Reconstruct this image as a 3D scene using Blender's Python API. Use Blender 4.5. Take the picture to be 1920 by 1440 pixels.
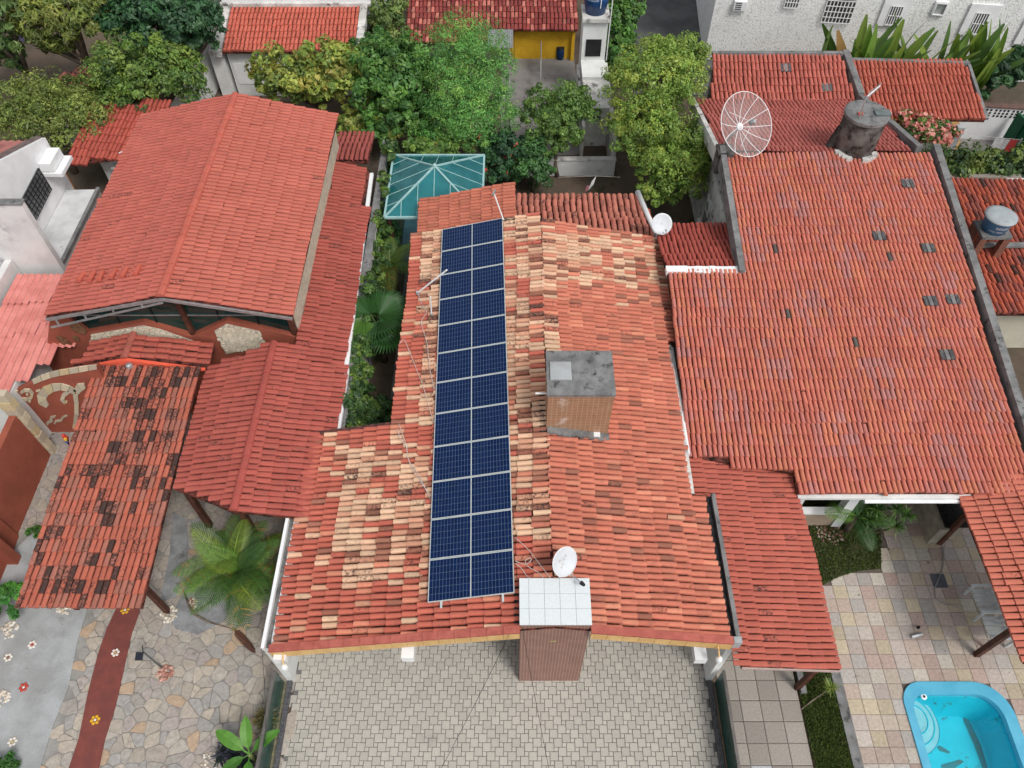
import bpy, math, random
import numpy as np
from mathutils import Vector, Matrix
from mathutils import noise as mnoise

for o in list(bpy.data.objects):
    bpy.data.objects.remove(o)
SC = bpy.context.scene
COL = SC.collection
rad = math.radians

# ------------------------------------------------------------------ camera
CAM_H, FPX, PITCH = 20.5, 1460.0, 53.0
cam_data = bpy.data.cameras.new('camera')
cam = bpy.data.objects.new('camera', cam_data)
COL.objects.link(cam)
cam.location = (0, 0, CAM_H)
cam.rotation_euler = (rad(90 - PITCH), 0, 0)
cam_data.sensor_width = 36
cam_data.lens = 36 * FPX / 1920
cam_data.clip_start = 0.1
cam_data.clip_end = 600
SC.camera = cam
SC.render.resolution_x, SC.render.resolution_y = 1024, 768

# ------------------------------------------------------------------ sky and sun
SUN_AZ, SUN_EL = 140.0, 54.0
world = bpy.data.worlds.new('World')
SC.world = world
world.use_nodes = True
wn = world.node_tree
wn.nodes.clear()
sky = wn.nodes.new('ShaderNodeTexSky')
sky.sky_type = 'NISHITA'
sky.sun_disc = False
sky.sun_elevation = rad(SUN_EL)
sky.sun_rotation = rad(SUN_AZ)
sky.dust_density = 3.0
sky.air_density = 1.0
hsv = wn.nodes.new('ShaderNodeHueSaturation')
hsv.inputs['Saturation'].default_value = 0.18
bg = wn.nodes.new('ShaderNodeBackground')
bg.inputs['Strength'].default_value = 0.14
wo = wn.nodes.new('ShaderNodeOutputWorld')
wn.links.new(sky.outputs['Color'], hsv.inputs['Color'])
wn.links.new(hsv.outputs['Color'], bg.inputs['Color'])
wn.links.new(bg.outputs['Background'], wo.inputs['Surface'])
sl = bpy.data.lights.new('sun', 'SUN')
sl.energy = 1.3
sl.angle = rad(14)
sl.color = (1.0, 0.95, 0.88)
sun = bpy.data.objects.new('sun', sl)
COL.objects.link(sun)
sdir = Vector((math.cos(rad(SUN_EL)) * math.sin(rad(SUN_AZ)), math.cos(rad(SUN_EL)) * math.cos(rad(SUN_AZ)), math.sin(rad(SUN_EL))))
sun.rotation_euler = sdir.to_track_quat('Z', 'Y').to_euler()
sun.location = (30, 0, 40)
SC.view_settings.view_transform = 'Standard'
SC.view_settings.look = 'None'
SC.view_settings.exposure = 0.30
SC.view_settings.gamma = 1.0
SC.view_settings.use_curve_mapping = False

# ------------------------------------------------------------------ geometry helpers
RND = random.Random(11)
_p = rad(PITCH)
_fw = np.array([0, math.cos(_p), -math.sin(_p)])
_rt = np.array([1.0, 0, 0])
_up = np.array([0, math.sin(_p), math.cos(_p)])
CAMP = np.array([0, 0, CAM_H])

def ray(u, v):
    return _fw * FPX + _rt * (u - 960) - _up * (v - 720)

def P(u, v, z=0.0):
    d = ray(u, v)
    return Vector(CAMP + d * ((z - CAM_H) / d[2]))

def PL(u, v, pl):
    """pixel ray onto plane z = z0 + gx(x-x0) + gy(y-y0)"""
    x0, y0, z0, gx, gy = pl
    d = ray(u, v)
    k = lambda q: q[2] - z0 - gx * (q[0] - x0) - gy * (q[1] - y0)
    a, b = k(CAMP), k(CAMP + d)
    return Vector(CAMP + d * (a / (a - b)))

def PX(u, v, x):
    d = ray(u, v); return Vector(CAMP + d * (x / d[0]))

def PY(u, v, y):
    d = ray(u, v); return Vector(CAMP + d * (y / d[1]))

def to_px(p):
    q = np.array(p, float) - CAMP
    w = q @ _fw
    return 960 + FPX * (q @ _rt) / w, 720 - FPX * (q @ _up) / w

def pz(pl, x, y):
    return pl[2] + pl[3] * (x - pl[0]) + pl[4] * (y - pl[1])

def S(r, g, b, k=1.0):
    f = lambda c: (c / 255 / 12.92) if c <= 10 else ((c / 255 + 0.055) / 1.055) ** 2.4
    return (f(r) * k, f(g) * k, f(b) * k)

def inside(poly, x, y):
    c = False
    n = len(poly)
    j = n - 1
    for i in range(n):
        xi, yi = poly[i][0], poly[i][1]; xj, yj = poly[j][0], poly[j][1]
        if (yi > y) != (yj > y) and x < (xj - xi) * (y - yi) / (yj - yi) + xi:
            c = not c
        j = i
    return c

class MB:
    def __init__(s):
        s.v, s.f, s.c = [], [], []
    def poly(s, pts, col=None):
        n = len(s.v); s.v += [tuple(p) for p in pts]; s.f.append(tuple(range(n, n + len(pts)))); s.c.append(col); return s
    def raw(s, vs, fs, col=None):
        n = len(s.v); s.v += [tuple(p) for p in vs]
        for f in fs: s.f.append(tuple(i + n for i in f)); s.c.append(col)
        return s
    def box(s, x0, x1, y0, y1, z0, z1, col=None):
        vs = [(x, y, z) for z in (z0, z1) for y in (y0, y1) for x in (x0, x1)]
        return s.raw(vs, [(0, 2, 3, 1), (4, 5, 7, 6), (0, 1, 5, 4), (2, 6, 7, 3), (0, 4, 6, 2), (1, 3, 7, 5)], col)
    def prism(s, pts, vec, col=None):
        """extrude polygon pts along vec"""
        pts = [Vector(p) for p in pts]; vec = Vector(vec); n = len(pts)
        nn = Vector((0, 0, 0))
        for i in range(n): nn += pts[i].cross(pts[(i + 1) % n])
        if nn.dot(vec) > 0: pts = pts[::-1]
        vs = pts + [p + vec for p in pts]
        fs = [tuple(range(n)), tuple(range(2 * n - 1, n - 1, -1))] + [(i, i + n, (i + 1) % n + n, (i + 1) % n) for i in range(n)]
        return s.raw(vs, fs, col)
    def bar(s, a, b, w, h, col=None, up=(0, 0, 1)):
        a, b = Vector(a), Vector(b); d = (b - a).normalized(); u = Vector(up)
        if abs(d.dot(u)) > 0.98: u = Vector((0, 1, 0))
        sd = d.cross(u).normalized() * (w / 2); u = sd.cross(d).normalized() * (h / 2)
        return s.prism([a - sd - u, a + sd - u, a + sd + u, a - sd + u], b - a, col)
    def tube(s, pts, r, n=8, col=None, caps=True):
        pts = [Vector(p) for p in pts]; rs = r if isinstance(r, (list, tuple)) else [r] * len(pts)
        rings = []
        prev = None
        for i, p in enumerate(pts):
            d = (pts[min(i + 1, len(pts) - 1)] - pts[max(i - 1, 0)]).normalized()
            if prev is None:
                a = d.orthogonal().normalized()
            else:
                a = (prev - d * prev.dot(d)).normalized()
            prev = a; b = d.cross(a)
            rings.append([p + (a * math.cos(2 * math.pi * k / n) + b * math.sin(2 * math.pi * k / n)) * rs[i] for k in range(n)])
        base = len(s.v)
        for rg in rings: s.v += [tuple(q) for q in rg]
        for i in range(len(rings) - 1):
            for k in range(n):
                s.f.append((base + i * n + k, base + i * n + (k + 1) % n, base + (i + 1) * n + (k + 1) % n, base + (i + 1) * n + k)); s.c.append(col)
        if caps:
            s.f.append(tuple(base + k for k in range(n - 1, -1, -1))); s.c.append(col)
            m = base + (len(rings) - 1) * n
            s.f.append(tuple(m + k for k in range(n))); s.c.append(col)
        return s
    def lathe(s, c, prof, n=24, col=None, axis=None, capend=True):
        c = Vector(c); M = Matrix.Identity(3)
        if axis is not None: M = Vector(axis).to_track_quat('Z', 'Y').to_matrix()
        base = len(s.v)
        for r, z in prof:
            for k in range(n):
                t = 2 * math.pi * k / n
                s.v.append(tuple(c + M @ Vector((r * math.cos(t), r * math.sin(t), z))))
        for i in range(len(prof) - 1):
            for k in range(n):
                s.f.append((base + i * n + k, base + i * n + (k + 1) % n, base + (i + 1) * n + (k + 1) % n, base + (i + 1) * n + k)); s.c.append(col)
        if capend:
            s.f.append(tuple(base + k for k in range(n - 1, -1, -1))); s.c.append(col)
            m = base + (len(prof) - 1) * n
            s.f.append(tuple(m + k for k in range(n))); s.c.append(col)
        return s
    def build(s, name, mat, parent=None, smooth=False):
        me = bpy.data.meshes.new(name)
        me.from_pydata(s.v, [], s.f)
        me.materials.append(mat)
        if any(c is not None for c in s.c):
            at = me.attributes.new('Col', 'FLOAT_COLOR', 'FACE')
            buf = []
            for c in s.c:
                c = c or (0.5, 0.5, 0.5)
                buf += [c[0], c[1], c[2], c[3] if len(c) > 3 else 0.0]
            at.data.foreach_set('color', buf)
        if smooth: me.polygons.foreach_set('use_smooth', [True] * len(me.polygons))
        me.update()
        o = bpy.data.objects.new(name, me)
        COL.objects.link(o)
        adopt(o, parent)
        return o

def adopt(o, parent):
    if parent is None: return
    o.parent = parent
    if parent.type == 'EMPTY':
        o.matrix_parent_inverse = Matrix.Translation(-Vector(parent.location))

def thing(name, label, cat, loc=(0, 0, 0), group=None):
    o = bpy.data.objects.new(name, None)
    COL.objects.link(o)
    o.location = loc; o.empty_display_size = 0.2
    return tag(o, label, cat, group)

def tag(o, label, cat, group=None, kind=None):
    if label: o['label'] = label
    if cat: o['category'] = cat
    if group: o['group'] = group
    if kind: o['kind'] = kind
    return o

def struct(o):
    o['kind'] = 'structure'; return o

def quads(name, V, cols, mat, parent=None, smooth=False):
    """V: (n,4,3) quads as one mesh with per-face colour (n,4)"""
    n = len(V)
    me = bpy.data.meshes.new(name)
    me.vertices.add(n * 4); me.vertices.foreach_set('co', np.ascontiguousarray(V, dtype=np.float32).ravel())
    me.loops.add(n * 4); me.loops.foreach_set('vertex_index', np.arange(n * 4, dtype=np.int32))
    me.polygons.add(n)
    me.polygons.foreach_set('loop_start', np.arange(0, n * 4, 4, dtype=np.int32))
    me.polygons.foreach_set('loop_total', np.full(n, 4, dtype=np.int32))
    at = me.attributes.new('Col', 'FLOAT_COLOR', 'FACE')
    c = np.zeros((n, 4), np.float32); cols = np.asarray(cols, np.float32); c[:, :cols.shape[1]] = cols
    at.data.foreach_set('color', c.ravel())
    me.materials.append(mat)
    me.update(calc_edges=True)
    o = bpy.data.objects.new(name, me)
    COL.objects.link(o)
    adopt(o, parent)
    return o

# ------------------------------------------------------------------ materials
def nd(nt, t, **kw):
    n = nt.nodes.new(t)
    for k, v in kw.items(): setattr(n, k, v)
    return n

def base_mat(name, rough=0.8, spec=0.3, metal=0.0):
    m = bpy.data.materials.new(name); m.use_nodes = True
    nt = m.node_tree; b = nt.nodes['Principled BSDF']
    b.inputs['Roughness'].default_value = rough
    b.inputs['Specular IOR Level'].default_value = spec
    b.inputs['Metallic'].default_value = metal
    return m, nt, b

def noise(nt, scale, detail=4, rough=0.6, vec=None):
    n = nd(nt, 'ShaderNodeTexNoise'); n.inputs['Scale'].default_value = scale
    n.inputs['Detail'].default_value = detail; n.inputs['Roughness'].default_value = rough
    if vec is None: vec = nd(nt, 'ShaderNodeNewGeometry').outputs['Position']
    nt.links.new(vec, n.inputs['Vector'])
    return n

def ramp(nt, src, lo, hi, a=0.0, b=1.0):
    r = nd(nt, 'ShaderNodeMapRange'); r.inputs['From Min'].default_value = lo; r.inputs['From Max'].default_value = hi
    r.inputs['To Min'].default_value = a; r.inputs['To Max'].default_value = b
    r.interpolation_type = 'SMOOTHSTEP'
    nt.links.new(src, r.inputs['Value']); return r.outputs['Result']

def mixc(nt, fac, a, b, mode='MIX'):
    m = nd(nt, 'ShaderNodeMix', data_type='RGBA', blend_type=mode)
    for sock, val in ((0, fac), (6, a), (7, b)):
        if isinstance(val, (int, float)): m.inputs[sock].default_value = val
        elif isinstance(val, tuple): m.inputs[sock].default_value = (*val[:3], 1)
        else: nt.links.new(val, m.inputs[sock])
    return m.outputs[2]

def bump(nt, b, src, strength, dist=0.02):
    n = nd(nt, 'ShaderNodeBump'); n.inputs['Strength'].default_value = strength; n.inputs['Distance'].default_value = dist
    nt.links.new(src, n.inputs['Height']); nt.links.new(n.outputs['Normal'], b.inputs['Normal'])

def mat(name, c, c2=None, scale=2.0, rough=0.85, spec=0.25, metal=0.0, fine=0.12, fscale=30.0, bmp=0.3, stain=None):
    """plain surface: two colours mixed by broad noise, fine grain, optional stain=(colour, scale, lo, hi)"""
    m, nt, b = base_mat(name, rough, spec, metal)
    c2 = c2 or tuple(x * 0.8 for x in c)
    n1 = noise(nt, scale, 5)
    col = mixc(nt, ramp(nt, n1.outputs['Fac'], 0.35, 0.65), c, c2)
    n2 = noise(nt, fscale, 4)
    if fine: col = mixc(nt, 1.0, col, mixc(nt, n2.outputs['Fac'], (1 - fine * 2,) * 3, (1 + fine,) * 3), 'MULTIPLY')
    if stain:
        n3 = noise(nt, stain[1], 7, 0.7)
        col = mixc(nt, ramp(nt, n3.outputs['Fac'], stain[2], stain[3]), col, stain[0])
    nt.links.new(col, b.inputs['Base Color'])
    if bmp: bump(nt, b, n2.outputs['Fac'], bmp)
    return m

def attr_mat(name, rough=0.85, spec=0.25, fine=0.15, fscale=25.0, bmp=0.3, objcol=False, stain=None, transl=0.0):
    """colour per piece: face attribute Col or the object's own colour"""
    m, nt, b = base_mat(name, rough, spec)
    if objcol: src = nd(nt, 'ShaderNodeObjectInfo').outputs['Color']
    else: src = nd(nt, 'ShaderNodeAttribute', attribute_name='Col').outputs['Color']
    n2 = noise(nt, fscale, 5)
    col = mixc(nt, 1.0, src, mixc(nt, n2.outputs['Fac'], (1 - fine * 2,) * 3, (1 + fine * 1.4,) * 3), 'MULTIPLY')
    if stain:
        n3 = noise(nt, stain[1], 7, 0.7)
        col = mixc(nt, ramp(nt, n3.outputs['Fac'], stain[2], stain[3]), col, stain[0])
    nt.links.new(col, b.inputs['Base Color'])
    if bmp: bump(nt, b, n2.outputs['Fac'], bmp)
    if transl:
        t = nd(nt, 'ShaderNodeBsdfTranslucent'); nt.links.new(col, t.inputs['Color'])
        mx = nd(nt, 'ShaderNodeMixShader'); mx.inputs[0].default_value = transl
        nt.links.new(b.outputs[0], mx.inputs[1]); nt.links.new(t.outputs[0], mx.inputs[2])
        nt.links.new(mx.outputs[0], nt.nodes['Material Output'].inputs['Surface'])
    return m

def tile_mat(name, objcol):
    """fired clay: colour per tile, black mould where the tile's own age (alpha) is high"""
    m, nt, b = base_mat(name, 0.82, 0.22)
    if objcol:
        a = nd(nt, 'ShaderNodeObjectInfo'); col, age = a.outputs['Color'], a.outputs['Alpha']
    else:
        a = nd(nt, 'ShaderNodeAttribute', attribute_name='Col'); col, age = a.outputs['Color'], a.outputs['Alpha']
    n1 = noise(nt, 15, 8, 0.7); n2 = noise(nt, 55, 4); n3 = noise(nt, 1.1, 4); n4 = noise(nt, 6, 6, 0.7)
    col = mixc(nt, 1.0, col, mixc(nt, n2.outputs['Fac'], (0.78,) * 3, (1.2,) * 3), 'MULTIPLY')
    col = mixc(nt, 1.0, col, mixc(nt, n3.outputs['Fac'], (0.82, 0.80, 0.79), (1.16, 1.2, 1.2)), 'MULTIPLY')
    col = mixc(nt, ramp(nt, n4.outputs['Fac'], .50, .78, 0, .5), col, (0.16, 0.085, 0.07))
    ad = nd(nt, 'ShaderNodeMath', operation='ADD'); nt.links.new(n1.outputs['Fac'], ad.inputs[0])
    sc = nd(nt, 'ShaderNodeMath', operation='MULTIPLY'); nt.links.new(age, sc.inputs[0]); sc.inputs[1].default_value = 0.5
    nt.links.new(sc.outputs[0], ad.inputs[1])
    col = mixc(nt, ramp(nt, ad.outputs[0], 0.62, 0.80), col, mixc(nt, n2.outputs['Fac'], (0.022, 0.014, 0.013), (0.10, 0.058, 0.05)))
    nt.links.new(col, b.inputs['Base Color'])
    bump(nt, b, n2.outputs['Fac'], 0.25, 0.01)
    return m

TILE_O = tile_mat('clay_tile_piece', True)
TILE_M = tile_mat('clay_tile_field', False)
DECK = mat('tile_channel_clay', (0.20, 0.06, 0.045), (0.09, 0.034, 0.028), 3, 0.95, 0.1, fscale=18, stain=((0.016, 0.011, 0.010), 5, 0.46, 0.60))
WHITE = mat('white_plaster', (0.78, 0.79, 0.78), (0.66, 0.67, 0.66), 1.2, 0.85, stain=((0.35, 0.34, 0.32), 2.2, 0.62, 0.8))
WHITEC = mat('clean_white_paint', (0.82, 0.83, 0.84), (0.74, 0.75, 0.76), 2, 0.6, fine=0.03, bmp=0.1)
WHITED = mat('weathered_white_plaster', (0.70, 0.69, 0.66), (0.50, 0.49, 0.47), 1.6, 0.9, stain=((0.10, 0.09, 0.085), 2.6, 0.52, 0.66))
CONC = mat('grey_concrete', (0.24, 0.24, 0.24), (0.15, 0.15, 0.15), 2.2, 0.95, stain=((0.05, 0.05, 0.05), 3.5, 0.53, 0.68))
CONCL = mat('light_concrete', (0.40, 0.42, 0.43), (0.30, 0.31, 0.31), 1.1, 0.9, stain=((0.17, 0.16, 0.15), 1.8, 0.58, 0.74))
BLACKG = mat('black_bitumen', (0.03, 0.032, 0.036), (0.012, 0.012, 0.013), 5, 0.8, stain=((0.25, 0.25, 0.24), 9, 0.6, 0.75))
WOOD = mat('dark_timber', (0.12, 0.045, 0.028), (0.06, 0.024, 0.017), 4, 0.6, fscale=60)
TERRA = mat('terracotta_render', (0.33, 0.092, 0.056), (0.27, 0.075, 0.048), 1.5, 0.85, fine=0.06, stain=((0.17, 0.06, 0.045), 1.3, 0.6, 0.8))
CREAM = mat('cream_glaze', S(228, 190, 130, .95), S(214, 172, 112, .95), 3, 0.5, fine=0.05, bmp=0.1)
METAL = mat('galvanised_metal', (0.48, 0.50, 0.51), (0.36, 0.38, 0.39), 6, 0.4, 0.5, 0.6, fine=0.05)
DARK = mat('dark_shade_paint', (0.02, 0.02, 0.022), (0.012, 0.012, 0.014), 3, 0.7)
STONEP = attr_mat('natural_stone', 0.8, 0.25, 0.2, 22, 0.5)
STONEO = attr_mat('natural_stone_piece', 0.8, 0.25, 0.2, 22, 0.5, objcol=True)
PIECE = attr_mat('coloured_piece', 0.75, 0.3, 0.1, 25, 0.2)
LEAF = attr_mat('leaf', 0.5, 0.5, 0.1, 20, 0.0, transl=0.3)
BARK = mat('bark', (0.20, 0.16, 0.125), (0.11, 0.085, 0.065), 6, 0.95, fscale=40, bmp=0.6)

# ------------------------------------------------------------------ clay tile roofs
def proto(style):
    """quads of a tile 1 wide (pitch) and 1 long (exposure): x across, y down the slope"""
    out = []
    if style == 'barrel':
        prof = [(-0.43, 0.0), (-0.36, 0.30), (-0.14, 0.47), (0.14, 0.47), (0.36, 0.30), (0.43, 0.0)]
    else:
        prof = [(-0.42, 0.0), (-0.38, 0.24), (-0.17, 0.31), (0.17, 0.31), (0.38, 0.24), (0.42, 0.0)]
    return prof

def tile_quads(style, pitch, expo, seed):
    r = random.Random(seed)
    prof = proto(style)
    L = expo * 1.13
    up = [(x * pitch * 0.90, -0.5 * L, z * pitch * 0.92 - 0.006) for x, z in prof]
    sag = r.uniform(0, 0.006)
    mid = [(x * pitch * 0.97 + r.uniform(-.002, .002), 0.0, z * pitch + 0.010 - sag) for x, z in prof]
    lo = [(x * pitch * 1.03, 0.5 * L, z * pitch * 1.05 + 0.026) for x, z in prof]
    q = []
    for a, b in ((up, mid), (mid, lo)):
        for i in range(5): q.append((a[i], b[i], b[i + 1], a[i + 1]))
    q.append((lo[0], (lo[0][0], lo[0][1], -0.01), (lo[5][0], lo[5][1], -0.01), lo[5]))
    q.append((lo[0], lo[5], lo[4], lo[1])); q.append((lo[1], lo[4], lo[3], lo[2]))
    return np.array(q)

_proto_cache = {}
def tile_proto(style, pitch, expo, k):
    key = (style, round(pitch, 3), round(expo, 3), k)
    if key not in _proto_cache:
        q = tile_quads(style, pitch, expo, k * 7 + 3)
        me = bpy.data.meshes.new('roof_tile')
        me.from_pydata([tuple(p) for p in q.reshape(-1, 3)], [], [tuple(range(i * 4, i * 4 + 4)) for i in range(len(q))])
        me.materials.append(TILE_O); me.update()
        _proto_cache[key] = (q, me)
    return _proto_cache[key]

class Roof:
    """collects the tiles of a whole house; nearest become single parts, the rest one field"""
    def __init__(s, house):
        s.house, s.t = house, []
    def field(s, roof_obj, poly, down, pitch, expo, style, colfn, lift=0.03, jit=1.0, seed=1):
        r = random.Random(seed)
        poly = [Vector(p) for p in poly]
        n = Vector((0, 0, 0))
        for i in range(len(poly)): n += poly[i].cross(poly[(i + 1) % len(poly)])
        n.normalize()
        if n.z < 0: n = -n
        d = Vector(down); d = (d - n * d.dot(n)).normalized()
        sd = d.cross(n).normalized()     # across
        o = poly[0]
        p2 = [((p - o).dot(sd), (p - o).dot(d)) for p in poly]
        s0, s1 = min(p[0] for p in p2), max(p[0] for p in p2)
        t0, t1 = min(p[1] for p in p2), max(p[1] for p in p2)
        nc = max(1, round((s1 - s0) / pitch)); nr = max(1, round((t1 - t0) / expo))
        for i in range(nc):
            off = r.uniform(-.05, .05) * jit * expo
            wob = r.uniform(-.04, .04) * jit
            for j in range(nr):
                cs = s0 + (i + .5) * (s1 - s0) / nc; ct = t0 + (j + .5) * (t1 - t0) / nr
                if not inside(p2, cs, ct): continue
                cs += r.uniform(-.06, .06) * pitch * jit; ct2 = ct + off + r.uniform(-.03, .03) * expo * jit
                sag = .014 * math.sin(cs * 1.7 + seed) * math.sin(ct * 1.3 + seed * 2) + .006 * math.sin(cs * 5.1 + ct * 2.3)
                cs += (.022 * math.sin(ct * 1.9 + seed) + .012 * math.sin(ct * 4.7 + cs)) * jit; ct2 += .03 * math.sin(cs * 1.1 + seed * 3) * jit
                if r.random() < .012: ct2 += r.uniform(.03, .09); cs += r.uniform(-.02, .02)
                c = o + sd * cs + d * ct2 + n * (lift + sag + r.uniform(-.004, .006) * jit)
                a = r.uniform(-.025, .025) * jit + wob * .3; b = r.uniform(-.03, .03) * jit
                x = (sd * math.cos(a) + d * math.sin(a)); y = (d * math.cos(a) - sd * math.sin(a))
                x = (x * math.cos(b) + n * math.sin(b)).normalized(); z = x.cross(y).normalized()
                if z.dot(n) < 0: x = -x; z = x.cross(y).normalized()
                u, v = to_px(c)
                col = colfn(r, u, v, i, j)
                if col is None: continue
                s.t.append((roof_obj, style, pitch, expo, r.randrange(4), c, x, y, z, col, u, v))
    def finish(s, limit=300, hide=None, name='roof_tile'):
        def key(t): return (t[5] - Vector(CAMP)).length
        vis = [t for t in s.t if 6 < t[10] < 1914 and 6 < t[11] < 1434 and not (hide and hide(t[10], t[11]))]
        vis.sort(key=key)
        single = set(id(t) for t in vis[:limit])
        byroof = {}
        for t in s.t:
            ro, st, pi, ex, k, c, x, y, z, col, u, v = t
            q, me = tile_proto(st, pi, ex, k)
            if id(t) in single:
                o = bpy.data.objects.new(name, me); COL.objects.link(o)
                o.parent = ro
                o.matrix_basis = Matrix(((x.x, y.x, z.x, c.x), (x.y, y.y, z.y, c.y), (x.z, y.z, z.z, c.z), (0, 0, 0, 1)))
                o.color = (col[0], col[1], col[2], col[3])
            else:
                Mx = np.array([x, y, z])
                byroof.setdefault(id(ro), (ro, [], []))
                byroof[id(ro)][1].append(q @ Mx + np.array(c)); byroof[id(ro)][2].append(np.tile(np.array(col, np.float32), (len(q), 1)))
        allq = [a for b in byroof.values() for a in b[1]]; allc = [a for b in byroof.values() for a in b[2]]
        if allq:
            o = quads('roof_tile_field', np.concatenate(allq), np.concatenate(allc), TILE_M, s.house)
            o['kind'] = 'stuff'

def patch(u, v, s=.014):
    """smooth field: stains spread over neighbouring tiles"""
    return mnoise.noise(Vector((u * s, v * s, 3.7))) + .5 * mnoise.noise(Vector((u * s * 2.6, v * s * 2.6, 9.1)))

def jitc(r, c, k=.1, w=0.0):
    f = 1 + r.uniform(-k, k); g = r.uniform(-k, k) * .35
    return (c[0] * f, c[1] * f * (1 + g), c[2] * f * (1 + g), w)

def deck(name, poly, parent, th=0.09, m=None):
    return MB().prism(poly, (0, 0, -th)).build(name, m or DECK, parent)

def ridge_tiles(parent, a, b, w=0.22, L=0.36, cf=None, seed=5, name='ridge_tile'):
    r = random.Random(seed); a, b = Vector(a), Vector(b); d = (b - a); n = max(1, round(d.length / L)); d.normalize()
    key = (round(w, 2), round(L, 2))
    me = ridge_tiles.cache.get(key)
    if me is None:
        mb = MB(); prof = [(-.5, -.16), (-.42, .12), (-.18, .28), (.18, .28), (.42, .12), (.5, -.16)]
        A = [(x * w * .94, -L * .54, z * w) for x, z in prof]; B = [(x * w * 1.04, L * .54, z * w + .022) for x, z in prof]
        for i in range(5): mb.poly([A[i], A[i + 1], B[i + 1], B[i]])
        mb.poly([B[0], B[1], B[4], B[5]]); mb.poly([B[1], B[2], B[3], B[4]])
        me = bpy.data.meshes.new(name); me.from_pydata(mb.v, [], mb.f); me.materials.append(TILE_O); me.update()
        ridge_tiles.cache[key] = me
    up = Vector((0, 0, 1)); x = d.cross(up).normalized(); z = x.cross(d)
    for i in range(n):
        c = a + (b - a) * ((i + .5) / n) + z * (0.05 + r.uniform(-.006, .006))
        o = bpy.data.objects.new(name, me); COL.objects.link(o); o.parent = parent
        o.matrix_basis = Matrix(((x.x, d.x, z.x, c.x), (x.y, d.y, z.y, c.y), (x.z, d.z, z.z, c.z), (0, 0, 0, 1)))
        cc = cf(r) if cf else jitc(r, S(196, 96, 78), .1)
        o.color = cc if len(cc) == 4 else (*cc, 0)
        if parent.type == 'EMPTY': o.matrix_parent_inverse = Matrix.Translation(-Vector(parent.location))
ridge_tiles.cache = {}

def text_mesh(txt, size):
    """lettering as flat mesh data (x right, y up), left aligned at 0"""
    cu = bpy.data.curves.new('lettering', 'FONT'); cu.body = txt; cu.size = size
    cu.resolution_u = 2
    ob = bpy.data.objects.new('lettering', cu); COL.objects.link(ob)
    dg = bpy.context.evaluated_depsgraph_get(); me = bpy.data.meshes.new_from_object(ob.evaluated_get(dg))
    vs = [tuple(v.co) for v in me.vertices]; fs = [tuple(p.vertices) for p in me.polygons]
    bpy.data.objects.remove(ob); bpy.data.curves.remove(cu); bpy.data.meshes.remove(me)
    return vs, fs
# ================================================================== GROUND AND PAVINGS
SOIL = mat('bare_soil', (0.14, 0.105, 0.08), (0.09, 0.075, 0.058), 0.5, 0.97, 0.1, fscale=9, bmp=0.6, stain=((0.045, 0.055, 0.022), 0.8, 0.55, 0.7))
POOL = (9.86, 12.55, 1.8, 5.90)     # x0 x1 y0 y1 of the pool rim
def holed(x0, x1, y0, y1, z, hole):
    a, b, c, d = hole; mb = MB()
    mb.raw([(x0, y0, z), (x1, y0, z), (x1, y1, z), (x0, y1, z), (a, c, z), (b, c, z), (b, d, z), (a, d, z)], [(0, 1, 5, 4), (1, 2, 6, 5), (2, 3, 7, 6), (3, 0, 4, 7)])
    return mb
HOLE = (POOL[0] + .19, POOL[1] - .27, POOL[2] + .1, POOL[3] - .29)
struct(holed(-220, 220, -60, 380, -.03, HOLE).build('ground', SOIL))

GROUT = mat('grey_grout', (0.13, 0.125, 0.115), (0.09, 0.085, 0.08), 2, 0.95)
GROUTP = mat('dark_joint_sand', (0.20, 0.2, 0.195), (0.15, 0.148, 0.14), 2, 0.95)

def sheet(name, pts, z, m, th=0.05):
    return struct(MB().prism([(p[0], p[1], z - th) for p in pts], (0, 0, th)).build(name, m))

def pieces(parent, items, single=300, name='paver', m_s=None, m_f=None, fieldname=None):
    """items: (poly2d around its centre, centre, z0, z1, colour, meshkey); the largest shown become parts"""
    cache = {}
    vis = [i for i in items if -10 < to_px((i[1][0], i[1][1], i[3]))[0] < 1930 and to_px((i[1][0], i[1][1], i[3]))[1] < 1450 and not i[6]]
    def area(p): return abs(sum(p[k][0] * p[(k + 1) % len(p)][1] - p[(k + 1) % len(p)][0] * p[k][1] for k in range(len(p))))
    vis.sort(key=lambda i: -area(i[0]) / (1 + 0.002 * (i[1][0] ** 2 + i[1][1] ** 2)))
    pick = set(id(i) for i in vis[:single])
    fld = MB()
    for it in items:
        poly, c, z0, z1, col, key, hid = it
        def shape(mb, off, cc):
            n = len(poly); be = 0.93
            lo = [(p[0] + off[0], p[1] + off[1], z0 + off[2]) for p in poly]
            md = [(p[0] + off[0], p[1] + off[1], z1 - 0.008 + off[2]) for p in poly]
            tp = [(p[0] * be + off[0], p[1] * be + off[1], z1 + off[2]) for p in poly]
            mb.raw(lo + md + tp, [(k, (k + 1) % n, (k + 1) % n + n, k + n) for k in range(n)] + [(k + n, (k + 1) % n + n, (k + 1) % n + 2 * n, k + 2 * n) for k in range(n)] + [tuple(range(2 * n, 3 * n))], cc)
        if id(it) in pick:
            me = cache.get(key) if key is not None else None
            if me is None:
                mb = MB(); shape(mb, (0, 0, 0), None)
                me = bpy.data.meshes.new(name); me.from_pydata(mb.v, [], mb.f); me.materials.append(m_s or STONEO); me.update()
                if key is not None: cache[key] = me
            o = bpy.data.objects.new(name, me); COL.objects.link(o); o.parent = parent; o.location = (c[0], c[1], 0)
            o.color = (*col[:3], 1)
        else:
            shape(fld, (c[0], c[1], 0), col)
    if fld.f:
        o = fld.build((fieldname or name + '_field'), m_f or STONEP, parent); o['kind'] = 'stuff'

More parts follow.
